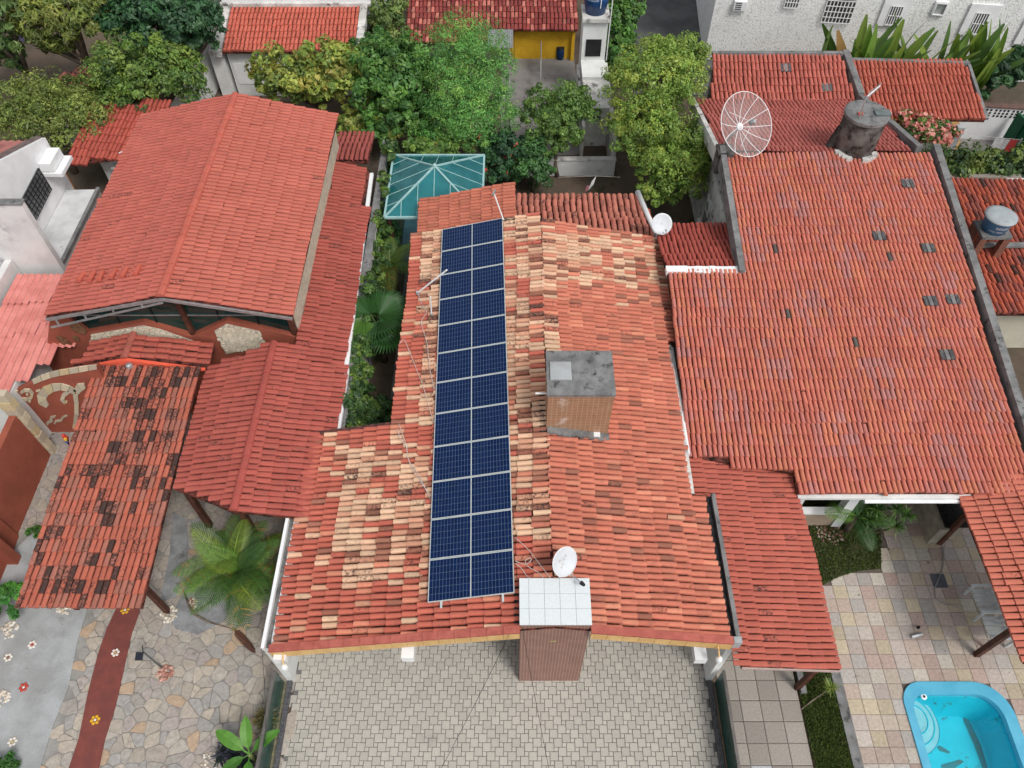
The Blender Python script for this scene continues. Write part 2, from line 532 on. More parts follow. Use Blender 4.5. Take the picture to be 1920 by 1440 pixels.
def sq(w, h=None):
    h = h or w; return [(-w / 2, -h / 2), (w / 2, -h / 2), (w / 2, h / 2), (-w / 2, h / 2)]

# ---- front patio of the solar house: pinwheel of large and small pavers
patio = sheet('patio', [(-5.55, 2.4), (4.97, 2.4), (4.97, 9.0), (-5.55, 9.0)], -0.02, GROUTP)
items = []; r = random.Random(3)
A, Bq = 0.205, 0.1025
for i in range(-90, 90):
    for j in range(-60, 60):
        x = i * A - j * Bq + 0.1; y = i * Bq + j * A + 6.0
        if not (-5.60 < x < 4.98 and 2.45 < y < 8.9): continue
        w = r.uniform(.92, 1.06); c = (0.455 * w, 0.432 * w, 0.385 * w)
        items.append((sq(A - .012), (x, y), -.02, r.uniform(-.001, .002), c, 'big', y > 6.6))
        xs, ys = x + (A + Bq) / 2, y - (A - Bq) / 2
        xs = x + A / 2 + Bq / 2; ys = y - A / 2 + Bq / 2
        w = r.uniform(.94, 1.08)
        if -5.6 < xs < 4.98: items.append((sq(Bq - .012), (xs, ys), -.02, r.uniform(-.001, .002), (0.475 * w, 0.452 * w, 0.41 * w), 'small', True))
pieces(patio, items, 300, 'paver', m_s=attr_mat('cement_paver_piece', .85, .2, .12, 30, .3, True, stain=((.26, .245, .215), .8, .56, .80)), m_f=attr_mat('cement_paver_field', .85, .2, .12, 30, .3, False, stain=((.26, .245, .215), .8, .56, .80)))

# ---- left entrance yard: concrete slab, crazy paving, red painted path
slabpts = [P(*q) for q in [(-90, 1060), (20, 1040), (60, 1000), (118, 1010), (110, 1120), (165, 1140), (146, 1200), (128, 1290), (100, 1360), (72, 1450), (-90, 1450)]]
slab = sheet('concrete_slab', slabpts, 0.012, CONCL, 0.08)
yard = sheet('crazy_paving', [(-14.4, 2.4), (-5.8, 2.4), (-5.8, 14.6), (-14.4, 14.6)], -0.018, mat('yard_mortar', (0.34, 0.33, 0.31), (0.25, 0.24, 0.225), 1.2, 0.95, stain=((.16, .15, .135), 1.6, .58, .74)))
def voronoi(pts, bound):
    out = []
    P_ = np.array(pts)
    for i, p in enumerate(pts):
        poly = bound(p)
        d = np.hypot(P_[:, 0] - p[0], P_[:, 1] - p[1])
        for j in np.argsort(d)[1:22]:
            q = P_[j]; mx, my = (p[0] + q[0]) / 2, (p[1] + q[1]) / 2; nx, ny = q[0] - p[0], q[1] - p[1]
            new = []
            for k in range(len(poly)):
                a, b = poly[k], poly[(k + 1) % len(poly)]
                da = (a[0] - mx) * nx + (a[1] - my) * ny; db = (b[0] - mx) * nx + (b[1] - my) * ny
                if da <= 0: new.append(a)
                if (da < 0) != (db < 0) and abs(da - db) > 1e-9:
                    t = da / (da - db); new.append((a[0] + (b[0] - a[0]) * t, a[1] + (b[1] - a[1]) * t))
            poly = new
            if len(poly) < 3: break
        out.append(poly if len(poly) >= 3 else None)
    return out
r = random.Random(8)
slab2 = [(p.x, p.y) for p in slabpts]
pathpx = [(228, 1120), (263, 1120), (262, 1148), (247, 1190), (232, 1260), (216, 1330), (198, 1385), (184, 1450), (126, 1450), (148, 1385), (165, 1300), (183, 1230), (200, 1180)]
pathpts = [P(u, v) for u, v in pathpx]; path2 = [(p.x, p.y) for p in pathpts]
sp = []
yy = 2.6
while yy < 14.4:
    xx = -14.3
    while xx < -5.85:
        s = 0.30 if xx < -8.2 else 0.36
        q = (xx + r.uniform(-.2, .2), yy + r.uniform(-.19, .19))
        if not inside(slab2, *q): sp.append(q)
        xx += s * r.uniform(.55, 1.5)
    yy += 0.30
cells = voronoi(sp, lambda p: [(p[0] - .5, p[1] - .5), (p[0] + .5, p[1] - .5), (p[0] + .5, p[1] + .5), (p[0] - .5, p[1] + .5)])
items = []
PAL = [S(178, 168, 156), S(170, 164, 156), S(180, 172, 162), S(166, 162, 158), S(174, 164, 158), S(184, 174, 160), S(172, 162, 152)]
for q, c in zip(sp, cells):
    if c is None: continue
    cx = sum(p[0] for p in c) / len(c); cy = sum(p[1] for p in c) / len(c)
    if inside(slab2, cx, cy): continue
    k = r.uniform(.93, .985)
    # round the corners a little
    loc = [((p[0] - cx) * k, (p[1] - cy) * k) for p in c]
    rr = []
    for i in range(len(loc)):
        a, b = loc[i], loc[(i + 1) % len(loc)]
        rr += [(a[0] * .8 + b[0] * .2 + r.uniform(-.006, .006), a[1] * .8 + b[1] * .2), (a[0] * .2 + b[0] * .8, a[1] * .2 + b[1] * .8 + r.uniform(-.006, .006))]
    col = r.choice(PAL); f = r.uniform(.88, 1.02)
    if r.random() < .035: col = S(186, 162, 138)
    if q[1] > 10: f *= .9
    u, v = to_px((cx, cy, 0))
    hid = inside([(178, 690), (372, 692), (265, 1138), (38, 1130)], u, v) or v < 900 or inside(path2, cx, cy)
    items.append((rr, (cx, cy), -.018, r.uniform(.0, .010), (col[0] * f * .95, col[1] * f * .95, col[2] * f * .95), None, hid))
pieces(yard, items, 300, 'flagstone', m_s=attr_mat('slate_piece', .8, .25, .26, 9, .6, True, stain=((.17, .16, .15), 2.6, .56, .76)), m_f=attr_mat('slate_field', .8, .25, .26, 9, .6, False, stain=((.17, .16, .15), 2.6, .56, .76)))
for k_, (px_, lab_) in enumerate([([(352, 1095), (430, 1070), (440, 1130), (420, 1165), (372, 1190), (330, 1180), (318, 1160)], 0), ([(325, 960), (352, 975), (352, 1050), (330, 1120), (300, 1130), (318, 1040)], 1)]):
    struct(MB().prism([tuple(P(u, v, 0)) for u, v in px_], (0, 0, .016)).build('concrete_patch', mat('rough_patch', (.30, .31, .32), (.2, .205, .21), 2.2, .95, fscale=14, bmp=.8, stain=((.12, .12, .12), 2.5, .55, .7))))
PATHM = mat('red_floor_paint', (0.215, 0.062, 0.05), (0.17, 0.052, 0.045), 3, 0.8, fscale=35, stain=((0.30, 0.17, 0.14), 2.0, 0.66, 0.8))
struct(MB().prism([(p.x, p.y, -.01) for p in pathpts], (0, 0, .029)).build('red_path', PATHM))

# ---- right of the solar house: square slabs, lawn strip, pool terrace
slabs = sheet('side_passage', [(5.25, 2.4), (7.25, 2.4), (7.25, 12), (5.25, 12)], -0.02, GROUT)
items = []; r = random.Random(21)
for i in range(4):
    for j in range(14):
        w = r.uniform(.8, 1.1); c = (0.33 * w, 0.30 * w, 0.265 * w)
        if j == 2 and i == 1: c = (0.46, 0.48, 0.49)
        items.append((sq(.485, .485), (5.5 + i * .5, 2.7 + j * .5), -.02, r.uniform(0, .004), c, 'slab', j > 6))
pieces(slabs, items, 300, 'paving_slab')

TERR_M = mat('terrace_bed', (0.16, 0.13, 0.11), (0.11, 0.09, 0.08), 2, 0.95)
bedpx = [(1500, 915), (1650, 915), (1652, 1066), (1610, 1070), (1570, 1083), (1540, 1098)]
bed2 = [(p.x, p.y) for p in (P(u, v) for u, v in bedpx)]
poolpx = [(1700, 1470), (1690, 1380), (1690, 1325), (1697, 1300), (1712, 1287), (1740, 1279), (1790, 1276), (1825, 1278), (1850, 1287), (1872, 1308), (1890, 1345), (1925, 1440), (1935, 1470)]
x0t = 8.45
terr = struct(holed(x0t, 16.0, 1.5, 11.2, -.022, HOLE).build('pool_terrace', TERR_M))
rimtest = [(POOL[0] + .1, 1.0), (POOL[1] - .1, 1.0), (POOL[1] - .1, POOL[3] - .85)] + [(POOL[1] - .85 + .75 * math.cos(rad(a)), POOL[3] - .85 + .75 * math.sin(rad(a))) for a in range(10, 91, 10)] + [(POOL[0] + .55 + .45 * math.cos(rad(a)), POOL[3] - .55 + .45 * math.sin(rad(a))) for a in range(90, 181, 10)]
items = []; r = random.Random(33); T = 0.375
TP = [S(190, 176, 162), S(186, 168, 156), S(194, 186, 174), S(182, 160, 150), S(180, 174, 168), S(196, 182, 158), S(188, 176, 168), S(192, 182, 172), S(186, 172, 164)]
for i in range(21):
    for j in range(24):
        x = x0t + .19 + i * T; y = 2.3 + j * T
        if x > 15.8 or y > 11.1: continue
        if inside(bed2, x, y) or inside(rimtest, x, y): continue
        c = r.choice(TP); f = r.uniform(.8, 1.02) * .98
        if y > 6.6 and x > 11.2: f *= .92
        u, v = to_px((x, y, 0))
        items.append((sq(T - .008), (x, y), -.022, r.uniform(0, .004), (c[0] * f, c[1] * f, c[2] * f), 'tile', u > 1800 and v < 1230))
pieces(terr, items, 300, 'stone_tile', fieldname='stone_tile_field', m_s=attr_mat('sandstone_piece', 0.7, .3, .25, 14, .3, True, stain=((0.12, 0.09, 0.075), 3.2, .60, .74)), m_f=attr_mat('sandstone_field', 0.7, .3, .25, 14, .3, False, stain=((0.12, 0.09, 0.075), 3.2, .60, .74)))

LAWN_S = mat('lawn_soil', (0.06, 0.075, 0.028), (0.085, 0.072, 0.042), 1.6, 0.97, 0.1, fscale=20, bmp=.6)
strip2 = [(7.28, 2.2), (8.2, 2.2), (8.2, 11), (7.28, 11)]
sheet('lawn_strip', strip2, 0.004, LAWN_S)
kerb = MB().box(8.2, 8.44, 2.2, 7.4, -.02, .05).build('kerb', CONC); struct(kerb)
bedp = [Vector((x, y, 0)) for x, y in bed2]
sheet('garden_bed', [(p.x, p.y) for p in bedp], 0.012, LAWN_S, .04)

def grass(name, label, polys, n, h=(.03, .075), cols=None, seed=2, z=0.01):
    r = random.Random(seed); V = []; C = []
    cols = cols or [S(70, 92, 38), S(92, 116, 50), S(58, 80, 34), S(110, 120, 60)]
    for poly in polys:
        xs = [p[0] for p in poly]; ys = [p[1] for p in poly]
        k = 0; tries = 0
        while k < n and tries < n * 6:
            tries += 1
            x, y = r.uniform(min(xs), max(xs)), r.uniform(min(ys), max(ys))
            if not inside(poly, x, y): continue
            k += 1
            a = r.uniform(0, 6.283); hh = r.uniform(*h); w = r.uniform(.008, .018); t = r.uniform(0, .06)
            dx, dy = math.cos(a) * w, math.sin(a) * w; lx, ly = -math.sin(a) * t, math.cos(a) * t
            V.append([(x - dx, y - dy, z), (x + dx, y + dy, z), (x + dx * .4 + lx, y + dy * .4 + ly, z + hh), (x - dx * .4 + lx, y - dy * .4 + ly, z + hh)])
            c = r.choice(cols); f = r.uniform(.6, 1.15); C.append((c[0] * f, c[1] * f, c[2] * f, 1))
    o = quads(name, np.array(V), np.array(C), LEAF)
    tag(o, label, 'grass', kind='stuff'); return o
grass('lawn_grass', 'short green lawn in the narrow strip beside the pool terrace', [[(7.3, 3.2), (8.18, 3.2), (8.18, 6.6), (7.3, 6.6)]], 12000)
grass('bed_grass', 'patchy lawn around the palms beside the pool terrace', [bed2], 9000, seed=5)

# ---- yards behind
YARDC = mat('old_yard_concrete', (0.27, 0.255, 0.245), (0.18, 0.17, 0.16), 0.9, 0.95, stain=((0.08, 0.075, 0.07), 1.5, 0.56, 0.72))
sheet('back_yard_floor', [(-.5, 27.6), (3.0, 27.6), (3.0, 36), (-.5, 36)], 0.0, YARDC)
sheet('right_yard_floor', [(13.6, 23.0), (26, 23.0), (26, 29.5), (13.6, 29.5)], 0.0, YARDC)
sheet('driveway', [(5.6, 32), (10.2, 32), (10.2, 46), (5.6, 46)], 0.0, mat('wet_asphalt', (0.07, 0.072, 0.075), (0.11, 0.112, 0.115), .8, .8))
sheet('garden_path', [(-3.95, 10.5), (-3.35, 10.5), (-3.35, 21), (-3.95, 21)], 0.0, CONC)
chk = MB(); r = random.Random(4)
for i in range(7):
    for j in range(5):
        k = .42 if (i + j) % 2 else .22
        chk.box(1.75 + i * .18, 1.92 + i * .18, 30.6 + j * .3, 30.88 + j * .3, .0, .006, (k, k, k * 1.02))
tag(chk.build('checked_floor_tile', PIECE), 'small grey checked floor panel in the back yard below the yellow wall', 'floor tile')
# ================================================================== MAIN HOUSE (solar panels)
TC = S(190, 114, 94); TCR = S(184, 100, 84); CRM = S(210, 172, 144); BRN = S(152, 98, 82)
SLOPE = .222
RX, RZ = 0.92, 3.95
LP = (RX, 0, RZ, SLOPE, 0.0); RP = (RX, 0, RZ, -SLOPE, 0.0)
main_house = thing('main_house', 'low white house with mottled clay tile gable roof carrying the solar panels', 'house', (-.3, 12, 0))
def main_col(r, u, v, i, j):
    f_ = patch(u, v); age = r.uniform(-.25, .05) + .28 * f_
    p = 0.0
    if 935 < u < 1040 and v < 1010: p = .46 + .25 * f_; age = r.uniform(.0, .3) + .35 * patch(u + 400, v, .02)
    elif u < 830 and v < 800 and u > 795: p = .5; age = r.uniform(0, .4)
    elif 640 < u < 830 and 840 < v < 1090: p = .42 + .5 * f_; age = r.uniform(-.05, .22) + .3 * patch(u + 400, v, .02)
    elif 600 < u < 830 and v > 800: p = .12
    elif u > 1010 and 440 < v < 540: p = .30 + .45 * f_; age = r.uniform(-.05, .2) + .3 * patch(u + 400, v, .02)
    elif u > 1010 and 540 < v < 650: p = .03
    elif u < 1040: p = .05
    else: p = .006
    q = r.random()
    if q < p: return jitc(r, CRM, .14, age)
    if q < p * 1.5: return jitc(r, S(200, 148, 122), .12, age)
    if p > .25 and q < p * 1.5 + .16: return jitc(r, S(150, 100, 82), .2, age + .18)
    if r.random() < .03: age += .35
    base = TC if u > 1010 else TCR
    if r.random() < .18: base = BRN if r.random() < .4 else S(202, 130, 106)
    return jitc(r, base, .13, age)
MR = Roof(main_house)
XE = -5.47
Lpoly = [(RX, 5.92), (RX, 19.3), (-3.12, 19.3), (-3.12, 11.72), (XE, 11.72), (XE, 5.92)]
Lp = [Vector((x, y, pz(LP, x, y))) for x, y in Lpoly]
Rpoly = [(RX, 5.92), (4.82, 5.92), (4.82, 9.6), (4.45, 9.6), (4.45, 14.55), (4.72, 14.55), (4.66, 19.0), (RX, 19.0)]
Rp = [Vector((x, y, pz(RP, x, y))) for x, y in Rpoly]
# cut for the chimneys
rL = deck('roof', Lp, main_house, .1); rL['label'] = 'red and cream mottled left slope'
rR = deck('roof', Rp, main_house, .1)
CH1 = (.18, 1.70, 5.93, 6.95)     # front chimney
CH2 = (.87, 2.46, 11.02, 12.32)   # rear tank tower
def outside_chim(fn):
    def f(r, u, v, i, j): return fn(r, u, v, i, j)
    return f
MR.field(rL, Lp, (-1, 0, -SLOPE), .158, .375, 'barrel', main_col, seed=4)
MR.field(rR, Rp, (1, 0, -SLOPE), .158, .375, 'barrel', main_col, seed=5)
MR.t = [t for t in MR.t if not any(c[0] - .06 < t[5].x < c[1] - .02 and c[2] - .06 < t[5].y < c[3] + .0 for c in (CH1, CH2))]
# rear lean-to roofs of the same house
BP = (RX, 0, RZ - .16, SLOPE, 0)
Bp = [Vector((x, y, pz(BP, x, y))) for x, y in [(-3.1, 19.32), (.12, 19.32), (.12, 21.2), (-3.1, 21.2)]]
rB = deck('roof', Bp, main_house)
MR.field(rB, Bp, (-1, 0, -SLOPE), .158, .375, 'barrel', lambda r, u, v, i, j: jitc(r, S(182, 108, 88), .12, r.uniform(-.2, .22)), seed=6)
CP = (0, 19.1, 2.92, 0, -.16)
Cp = [Vector((x, y, pz(CP, x, y))) for x, y in [(.16, 19.1), (4.75, 19.1), (4.55, 21.85), (.16, 21.85)]]
rC = deck('roof', Cp, main_house)
MR.field(rC, Cp, (0, 1, -.16), .205, .40, 'barrel', lambda r, u, v, i, j: jitc(r, S(184, 114, 98), .14, r.uniform(-.15, .42)), seed=7)
# walls
def wall(parent, x0, x1, y0, y1, z0, z1, m=WHITE, name='wall'): return MB().box(x0, x1, y0, y1, z0, z1).build(name, m, parent)
wall(main_house, -5.74, -5.56, 5.92, 11.72, 0, 2.47)
wall(main_house, -5.55, -3.1, 11.55, 11.72, 0, 2.5)
wall(main_house, -3.05, -2.85, 11.73, 19.2, 0, 2.9)
wall(main_house, 4.96, 5.12, 5.94, 9.6, 0, 2.95)
wall(main_house, 4.40, 4.58, 9.61, 14.5, 0, 3.0)
wall(main_house, 4.45, 4.6, 14.51, 18.9, 0, 2.95)
wall(main_house, -2.84, 4.44, 18.8, 18.98, 0, 2.85)
wall(main_house, -5.54, 4.94, 8.8, 8.95, 0, 2.3)
wall(main_house, -2.9, -2.75, 19.3, 21.0, 0, 2.75); wall(main_house, .2, 4.3, 21.4, 21.6, 0, 2.35); wall(main_house, 4.32, 4.48, 19.2, 21.6, 0, 2.35)
# left gutter: white rim, dark channel, white mortar lip
MB().box(-5.76, -5.68, 5.90, 11.80, 2.47, 2.62).build('gutter_rim', WHITEC, main_house)
g = MB().box(-5.68, -5.56, 5.95, 11.75, 2.46, 2.50).build('gutter_channel', mat('gutter_dirt', (0.10, 0.10, 0.098), (0.22, 0.22, 0.21), 5, .95), main_house)
lip = MB(); r = random.Random(2); y = 5.92
while y < 11.72:
    L = r.uniform(.1, .2); lip.box(-5.56, -5.43 + r.uniform(-.03, .05), y, min(y + L, 11.74), 2.44, 2.55 + r.uniform(0, .02)); y += L
lip.build('mortar_lip', WHITEC, main_house)
tb = MB(); tb.tube([(-5.62, 11.78, 2.62), (-5.62, 11.72, 2.62), (-5.3, 11.72, 2.64)], .045, 8); tb.build('gutter_pipe', WHITEC, main_house, True)
# right gutter
MB().box(5.04, 5.14, 5.9, 9.65, 2.95, 3.10).build('gutter_rim', CONC, main_house)
MB().box(4.80, 5.04, 5.93, 9.62, 2.90, 2.98).build('gutter_channel', BLACKG, main_house)
MB().box(4.98, 5.16, 5.86, 6.0, 2.70, 3.11).build('gutter_end', CONCL, main_house)
pts = [(4.45, 9.62), (4.62, 9.62), (4.56, 14.5), (4.40, 14.5)]
m_ = MB(); r = random.Random(9); y = 9.65
while y < 14.5:
    L = r.uniform(.12, .3); m_.box(4.44 + r.uniform(-.02, .01), 4.62, y, y + L, 2.98, 3.09 + r.uniform(0, .03)); y += L
m_.build('mortar_lip', WHITED, main_house)
MB().box(4.64, 4.74, 14.6, 18.9, 2.98, 3.06).build('gutter_channel', BLACKG, main_house)
# front verge: red capping tiles over a cream fascia
def verge(x0, x1, pl, nm=True):
    n = round(abs(x1 - x0) / .36)
    for k in range(n):
        a = x0 + (x1 - x0) * k / n; b = x0 + (x1 - x0) * (k + 1) / n
        za, zb = pz(pl, a, 0) + .10, pz(pl, b, 0) + .10
        hi = .022 if True else 0
        up = 1 if za > zb else 0
        A_ = za + (0.0 if up else .022); B_ = zb + (.022 if up else 0)
        MB().prism([(a, 5.80, A_ - .03), (b, 5.80, B_ - .03), (b, 5.80, B_ + .03), (a, 5.80, A_ + .03)], (0, .17, .012)).build('verge_tile', VT, main_house)
        MB().prism([(a + .004, 5.815, za - .38), (b - .004, 5.815, zb - .38), (b - .004, 5.815, zb - .035), (a + .004, 5.815, za - .035)], (0, .06, 0)).build('fascia_tile', CREAM, main_house)
VT = mat('verge_clay', S(182, 102, 90), S(164, 88, 78), 4, .8, stain=((.03, .02, .018), 5, .62, .76))
verge(-5.56, CH1[0] - .01, LP); verge(CH1[1] + .01, 4.94, RP)
for x in (-5.35, -2.35, 4.35):
    MB().box(x - .14, x + .14, 5.60 if x == -2.35 else 5.7, 8.8, 2.15 if x != -2.35 else 2.6, 2.42 if x != -2.35 else 2.86).build('beam', WHITEC, main_house)
# verge cover on the rear of the wing, dark mortar
MB().prism([(XE, 11.70, pz(LP, XE, 0) + .02), (-3.1, 11.70, pz(LP, -3.1, 0) + .02), (-3.1, 11.70, pz(LP, -3.1, 0) + .10), (XE, 11.70, pz(LP, XE, 0) + .10)], (0, .12, 0)).build('verge_mortar', mat('dark_verge', (.16, .06, .05), (.05, .03, .028), 6, .95), main_house)
# ---- front chimney
def tilework(name, c1, c2, mortar, w, h, off=.0, ms=.012, white=None):
    m, nt, b = base_mat(name, .6, .35)
    tc = nd(nt, 'ShaderNodeNewGeometry').outputs['Position']
    mp = nd(nt, 'ShaderNodeSeparateXYZ'); nt.links.new(tc, mp.inputs[0])
    ad = nd(nt, 'ShaderNodeMath', operation='ADD'); nt.links.new(mp.outputs['X'], ad.inputs[0]); nt.links.new(mp.outputs['Y'], ad.inputs[1])
    cb = nd(nt, 'ShaderNodeCombineXYZ'); nt.links.new(ad.outputs[0], cb.inputs['X']); nt.links.new(mp.outputs['Z'], cb.inputs['Y'])
    bk = nd(nt, 'ShaderNodeTexBrick'); bk.offset = off
    bk.inputs['Scale'].default_value = 1; bk.inputs['Mortar Size'].default_value = ms; bk.inputs['Brick Width'].default_value = w; bk.inputs['Row Height'].default_value = h
    bk.inputs['Color1'].default_value = (*c1, 1); bk.inputs['Color2'].default_value = (*c2, 1); bk.inputs['Mortar'].default_value = (*mortar, 1)
    nt.links.new(cb.outputs[0], bk.inputs['Vector'])
    n = noise(nt, 3, 5); col = mixc(nt, 1.0, bk.outputs['Color'], mixc(nt, n.outputs['Fac'], (.72,) * 3, (1.25,) * 3), 'MULTIPLY')
    if white:
        n3 = noise(nt, white[1], 6); col = mixc(nt, ramp(nt, n3.outputs['Fac'], white[2], white[3]), col, white[0])
    nt.links.new(col, b.inputs['Base Color']); bump(nt, b, bk.outputs['Fac'], -.4, .008)
    return m
x0, x1, y0, y1 = CH1
ch1 = MB().box(x0, x1, y0, y1, 0, 4.06).build('chimney', tilework('brown_ceramic_strips', (.25, .11, .08), (.21, .09, .068), (.34, .24, .20), .075, .072, 0, .009), main_house)
ch1['label'] = 'brown tile clad front chimney with a white tiled top'
WT = mat('white_glazed_tile', (.68, .72, .73), (.63, .68, .70), 20, .25, .5, fine=.03, fscale=60, bmp=.05)
xs = [x0 - .02, x0 + .19] + [x0 + .19 + .34 * k for k in range(1, 5)]; xs[-1] = x1 + .02
ys = [y0 - .02, y0 + .34, y0 + .68, y1 + .02]
for i in range(5):
    for j in range(3):
        MB().box(xs[i] + .003, xs[i + 1] - .003, ys[j] + .003, ys[j + 1] - .003, 4.06, 4.085 + .002 * ((i + j) % 2)).build('white_tile', WT, ch1)
MB().box(.86, 1.0, 5.925, 5.94, 2.95, 3.02).build('warning_sticker', mat('yellow_sticker', (.6, .55, .2), (.08, .07, .05), 40, .5), ch1)
MB().box(x0 - .13, x0 - .004, y0 - .02, y1, 3.72, 3.84).build('flashing', BLACKG, ch1)
MB().box(x1 + .004, x1 + .07, y0 + .3, y1, 3.70, 3.80).build('flashing', BLACKG, ch1)
# ---- rear water tank tower
x0, x1, y0, y1 = CH2
ch2 = MB().box(x0, x1, y0, y1, 3.2, 5.40).build('tank_tower', tilework('tan_brick_slips', (.34, .185, .105), (.30, .16, .09), (.42, .29, .20), .125, .072, 0, .008, white=((.62, .55, .5), 1.4, .62, .8)), main_house)
ch2['label'] = 'square tan tiled tank tower with a grey concrete lid on the right slope'
MB().box(x0 - .03, x1 + .03, y0 - .03, y1 + .03, 5.40, 5.49).build('concrete_lid', CONC, ch2)
MB().box(x0 + .06, x0 + .58, y0 + .40, y0 + .95, 5.49, 5.53).build('hatch', CONCL, ch2)
r = random.Random(6)
fl = MB()
for k in range(12):
    x = x0 + .02 + k * (x1 - x0) / 12; fl.box(x, x + .14, y0 - .20 + r.uniform(-.03, .03), y0 - .002, pz(RP, x, 0) + .02, pz(RP, x, 0) + .13)
fl.build('front_flashing', CONC, ch2)
MB().box(1.35, 2.25, y0 - .14, y0 - .004, 3.70, 3.84).build('sealant', WHITEC, ch2)
MB().box(x0 - .16, x0 - .004, y0 - .1, y1 - .2, 3.86, 4.0).build('side_flashing', BLACKG, ch2)
MB().tube([(x0 - .3, y0 + .26, 5.15), (x0 + .02, y0 + .26, 5.15)], .022, 6).build('pipe', WHITEC, ch2)
# ridge line: single small clay course
for k in range(0):
    pass
# white round parapet on the rear roof
MB().tube([(4.44, 21.95, 2.62), (4.60, 20.4, 2.88), (4.78, 19.05, 3.10)], [.10, .085, .085], 10).build('white_coping', WHITEC, main_house, True)
cR = [Vector((x, y, pz(CP, x, y) - .05)) for x, y in [(4.8, 19.1), (5.0, 19.1), (4.8, 20.9), (4.6, 20.9)]]
MR.field(rC, cR, (0, 1, -.16), .205, .40, 'barrel', lambda r, u, v, i, j: jitc(r, S(180, 98, 78), .14, r.uniform(-.15, .3)), seed=77)
panelpx = [(829, 430), (942, 413), (965, 1113), (802, 1130)]
MR.finish(300, hide=lambda u, v: inside(panelpx, u, v))

# ---- solar panels
def solar_mat():
    m, nt, b = base_mat('solar_glass', .15, .12)
    at = nd(nt, 'ShaderNodeUVMap')
    sx = nd(nt, 'ShaderNodeSeparateXYZ'); nt.links.new(at.outputs[0], sx.inputs[0])
    def line(sock, n, w):
        mu = nd(nt, 'ShaderNodeMath', operation='MULTIPLY'); nt.links.new(sock, mu.inputs[0]); mu.inputs[1].default_value = n
        fr = nd(nt, 'ShaderNodeMath', operation='FRACT'); nt.links.new(mu.outputs[0], fr.inputs[0])
        s1 = nd(nt, 'ShaderNodeMath', operation='SUBTRACT'); nt.links.new(fr.outputs[0], s1.inputs[0]); s1.inputs[1].default_value = .5
        ab = nd(nt, 'ShaderNodeMath', operation='ABSOLUTE'); nt.links.new(s1.outputs[0], ab.inputs[0])
        gt = nd(nt, 'ShaderNodeMath', operation='GREATER_THAN'); nt.links.new(ab.outputs[0], gt.inputs[0]); gt.inputs[1].default_value = .5 - w
        return gt.outputs[0], mu.outputs[0]
    lx, ux = line(sx.outputs['X'], 24, .05); ly, uy = line(sx.outputs['Y'], 6, .022)
    mxm = nd(nt, 'ShaderNodeMath', operation='MAXIMUM'); nt.links.new(lx, mxm.inputs[0]); nt.links.new(ly, mxm.inputs[1])
    fx = nd(nt, 'ShaderNodeMath', operation='FLOOR'); nt.links.new(ux, fx.inputs[0]); fy = nd(nt, 'ShaderNodeMath', operation='FLOOR'); nt.links.new(uy, fy.inputs[0])
    cb = nd(nt, 'ShaderNodeCombineXYZ'); nt.links.new(fx.outputs[0], cb.inputs[0]); nt.links.new(fy.outputs[0], cb.inputs[1])
    oi = nd(nt, 'ShaderNodeObjectInfo'); nt.links.new(oi.outputs['Random'], cb.inputs[2])
    wn_ = nd(nt, 'ShaderNodeTexWhiteNoise'); nt.links.new(cb.outputs[0], wn_.inputs['Vector'])
    vo = nd(nt, 'ShaderNodeTexVoronoi'); vo.inputs['Scale'].default_value = 45; nt.links.new(nd(nt, 'ShaderNodeNewGeometry').outputs['Position'], vo.inputs['Vector'])
    cell = mixc(nt, wn_.outputs['Value'], (.003, .010, .045), (.005, .017, .07))
    cell = mixc(nt, .35, cell, mixc(nt, vo.outputs['Distance'], (.003, .008, .045), (.008, .028, .10)))
    col = mixc(nt, mxm.outputs[0], cell, (.085, .13, .20))
    nt.links.new(col, b.inputs['Base Color'])
    return m
SOLAR = solar_mat()
ALU = mat('anodised_frame', (.62, .66, .66), (.55, .60, .60), 5, .35, .5, .3, fine=.03, bmp=0)
off = .20
SPp = (RX, 0, RZ + off, SLOPE, 0)
c4 = [PL(u, v, SPp) for u, v in panelpx]
sx0 = (c4[0].x + c4[3].x) / 2; sx1 = (c4[1].x + c4[2].x) / 2; sy0 = (c4[2].y + c4[3].y) / 2; sy1 = (c4[0].y + c4[1].y) / 2
py = (sy1 - sy0) / 12
ordn = ['front gable end', 'second', 'third', 'fourth', 'fifth', 'sixth', 'seventh', 'eighth', 'ninth', 'tenth', 'eleventh', 'twelfth']
wid = math.hypot(sx1 - sx0, (sx1 - sx0) * SLOPE)
ey = (c4[0] - c4[3]).normalized(); ex = (c4[2] - c4[3]); ex = (ex - ey * ex.dot(ey)).normalized(); en = ex.cross(ey).normalized(); py = (c4[0] - c4[3]).length / 12; wid = ((c4[2] - c4[3]).length + (c4[1] - c4[0]).length) / 2
shear = (c4[1].x - c4[2].x + c4[0].x - c4[3].x) / 2 / 12
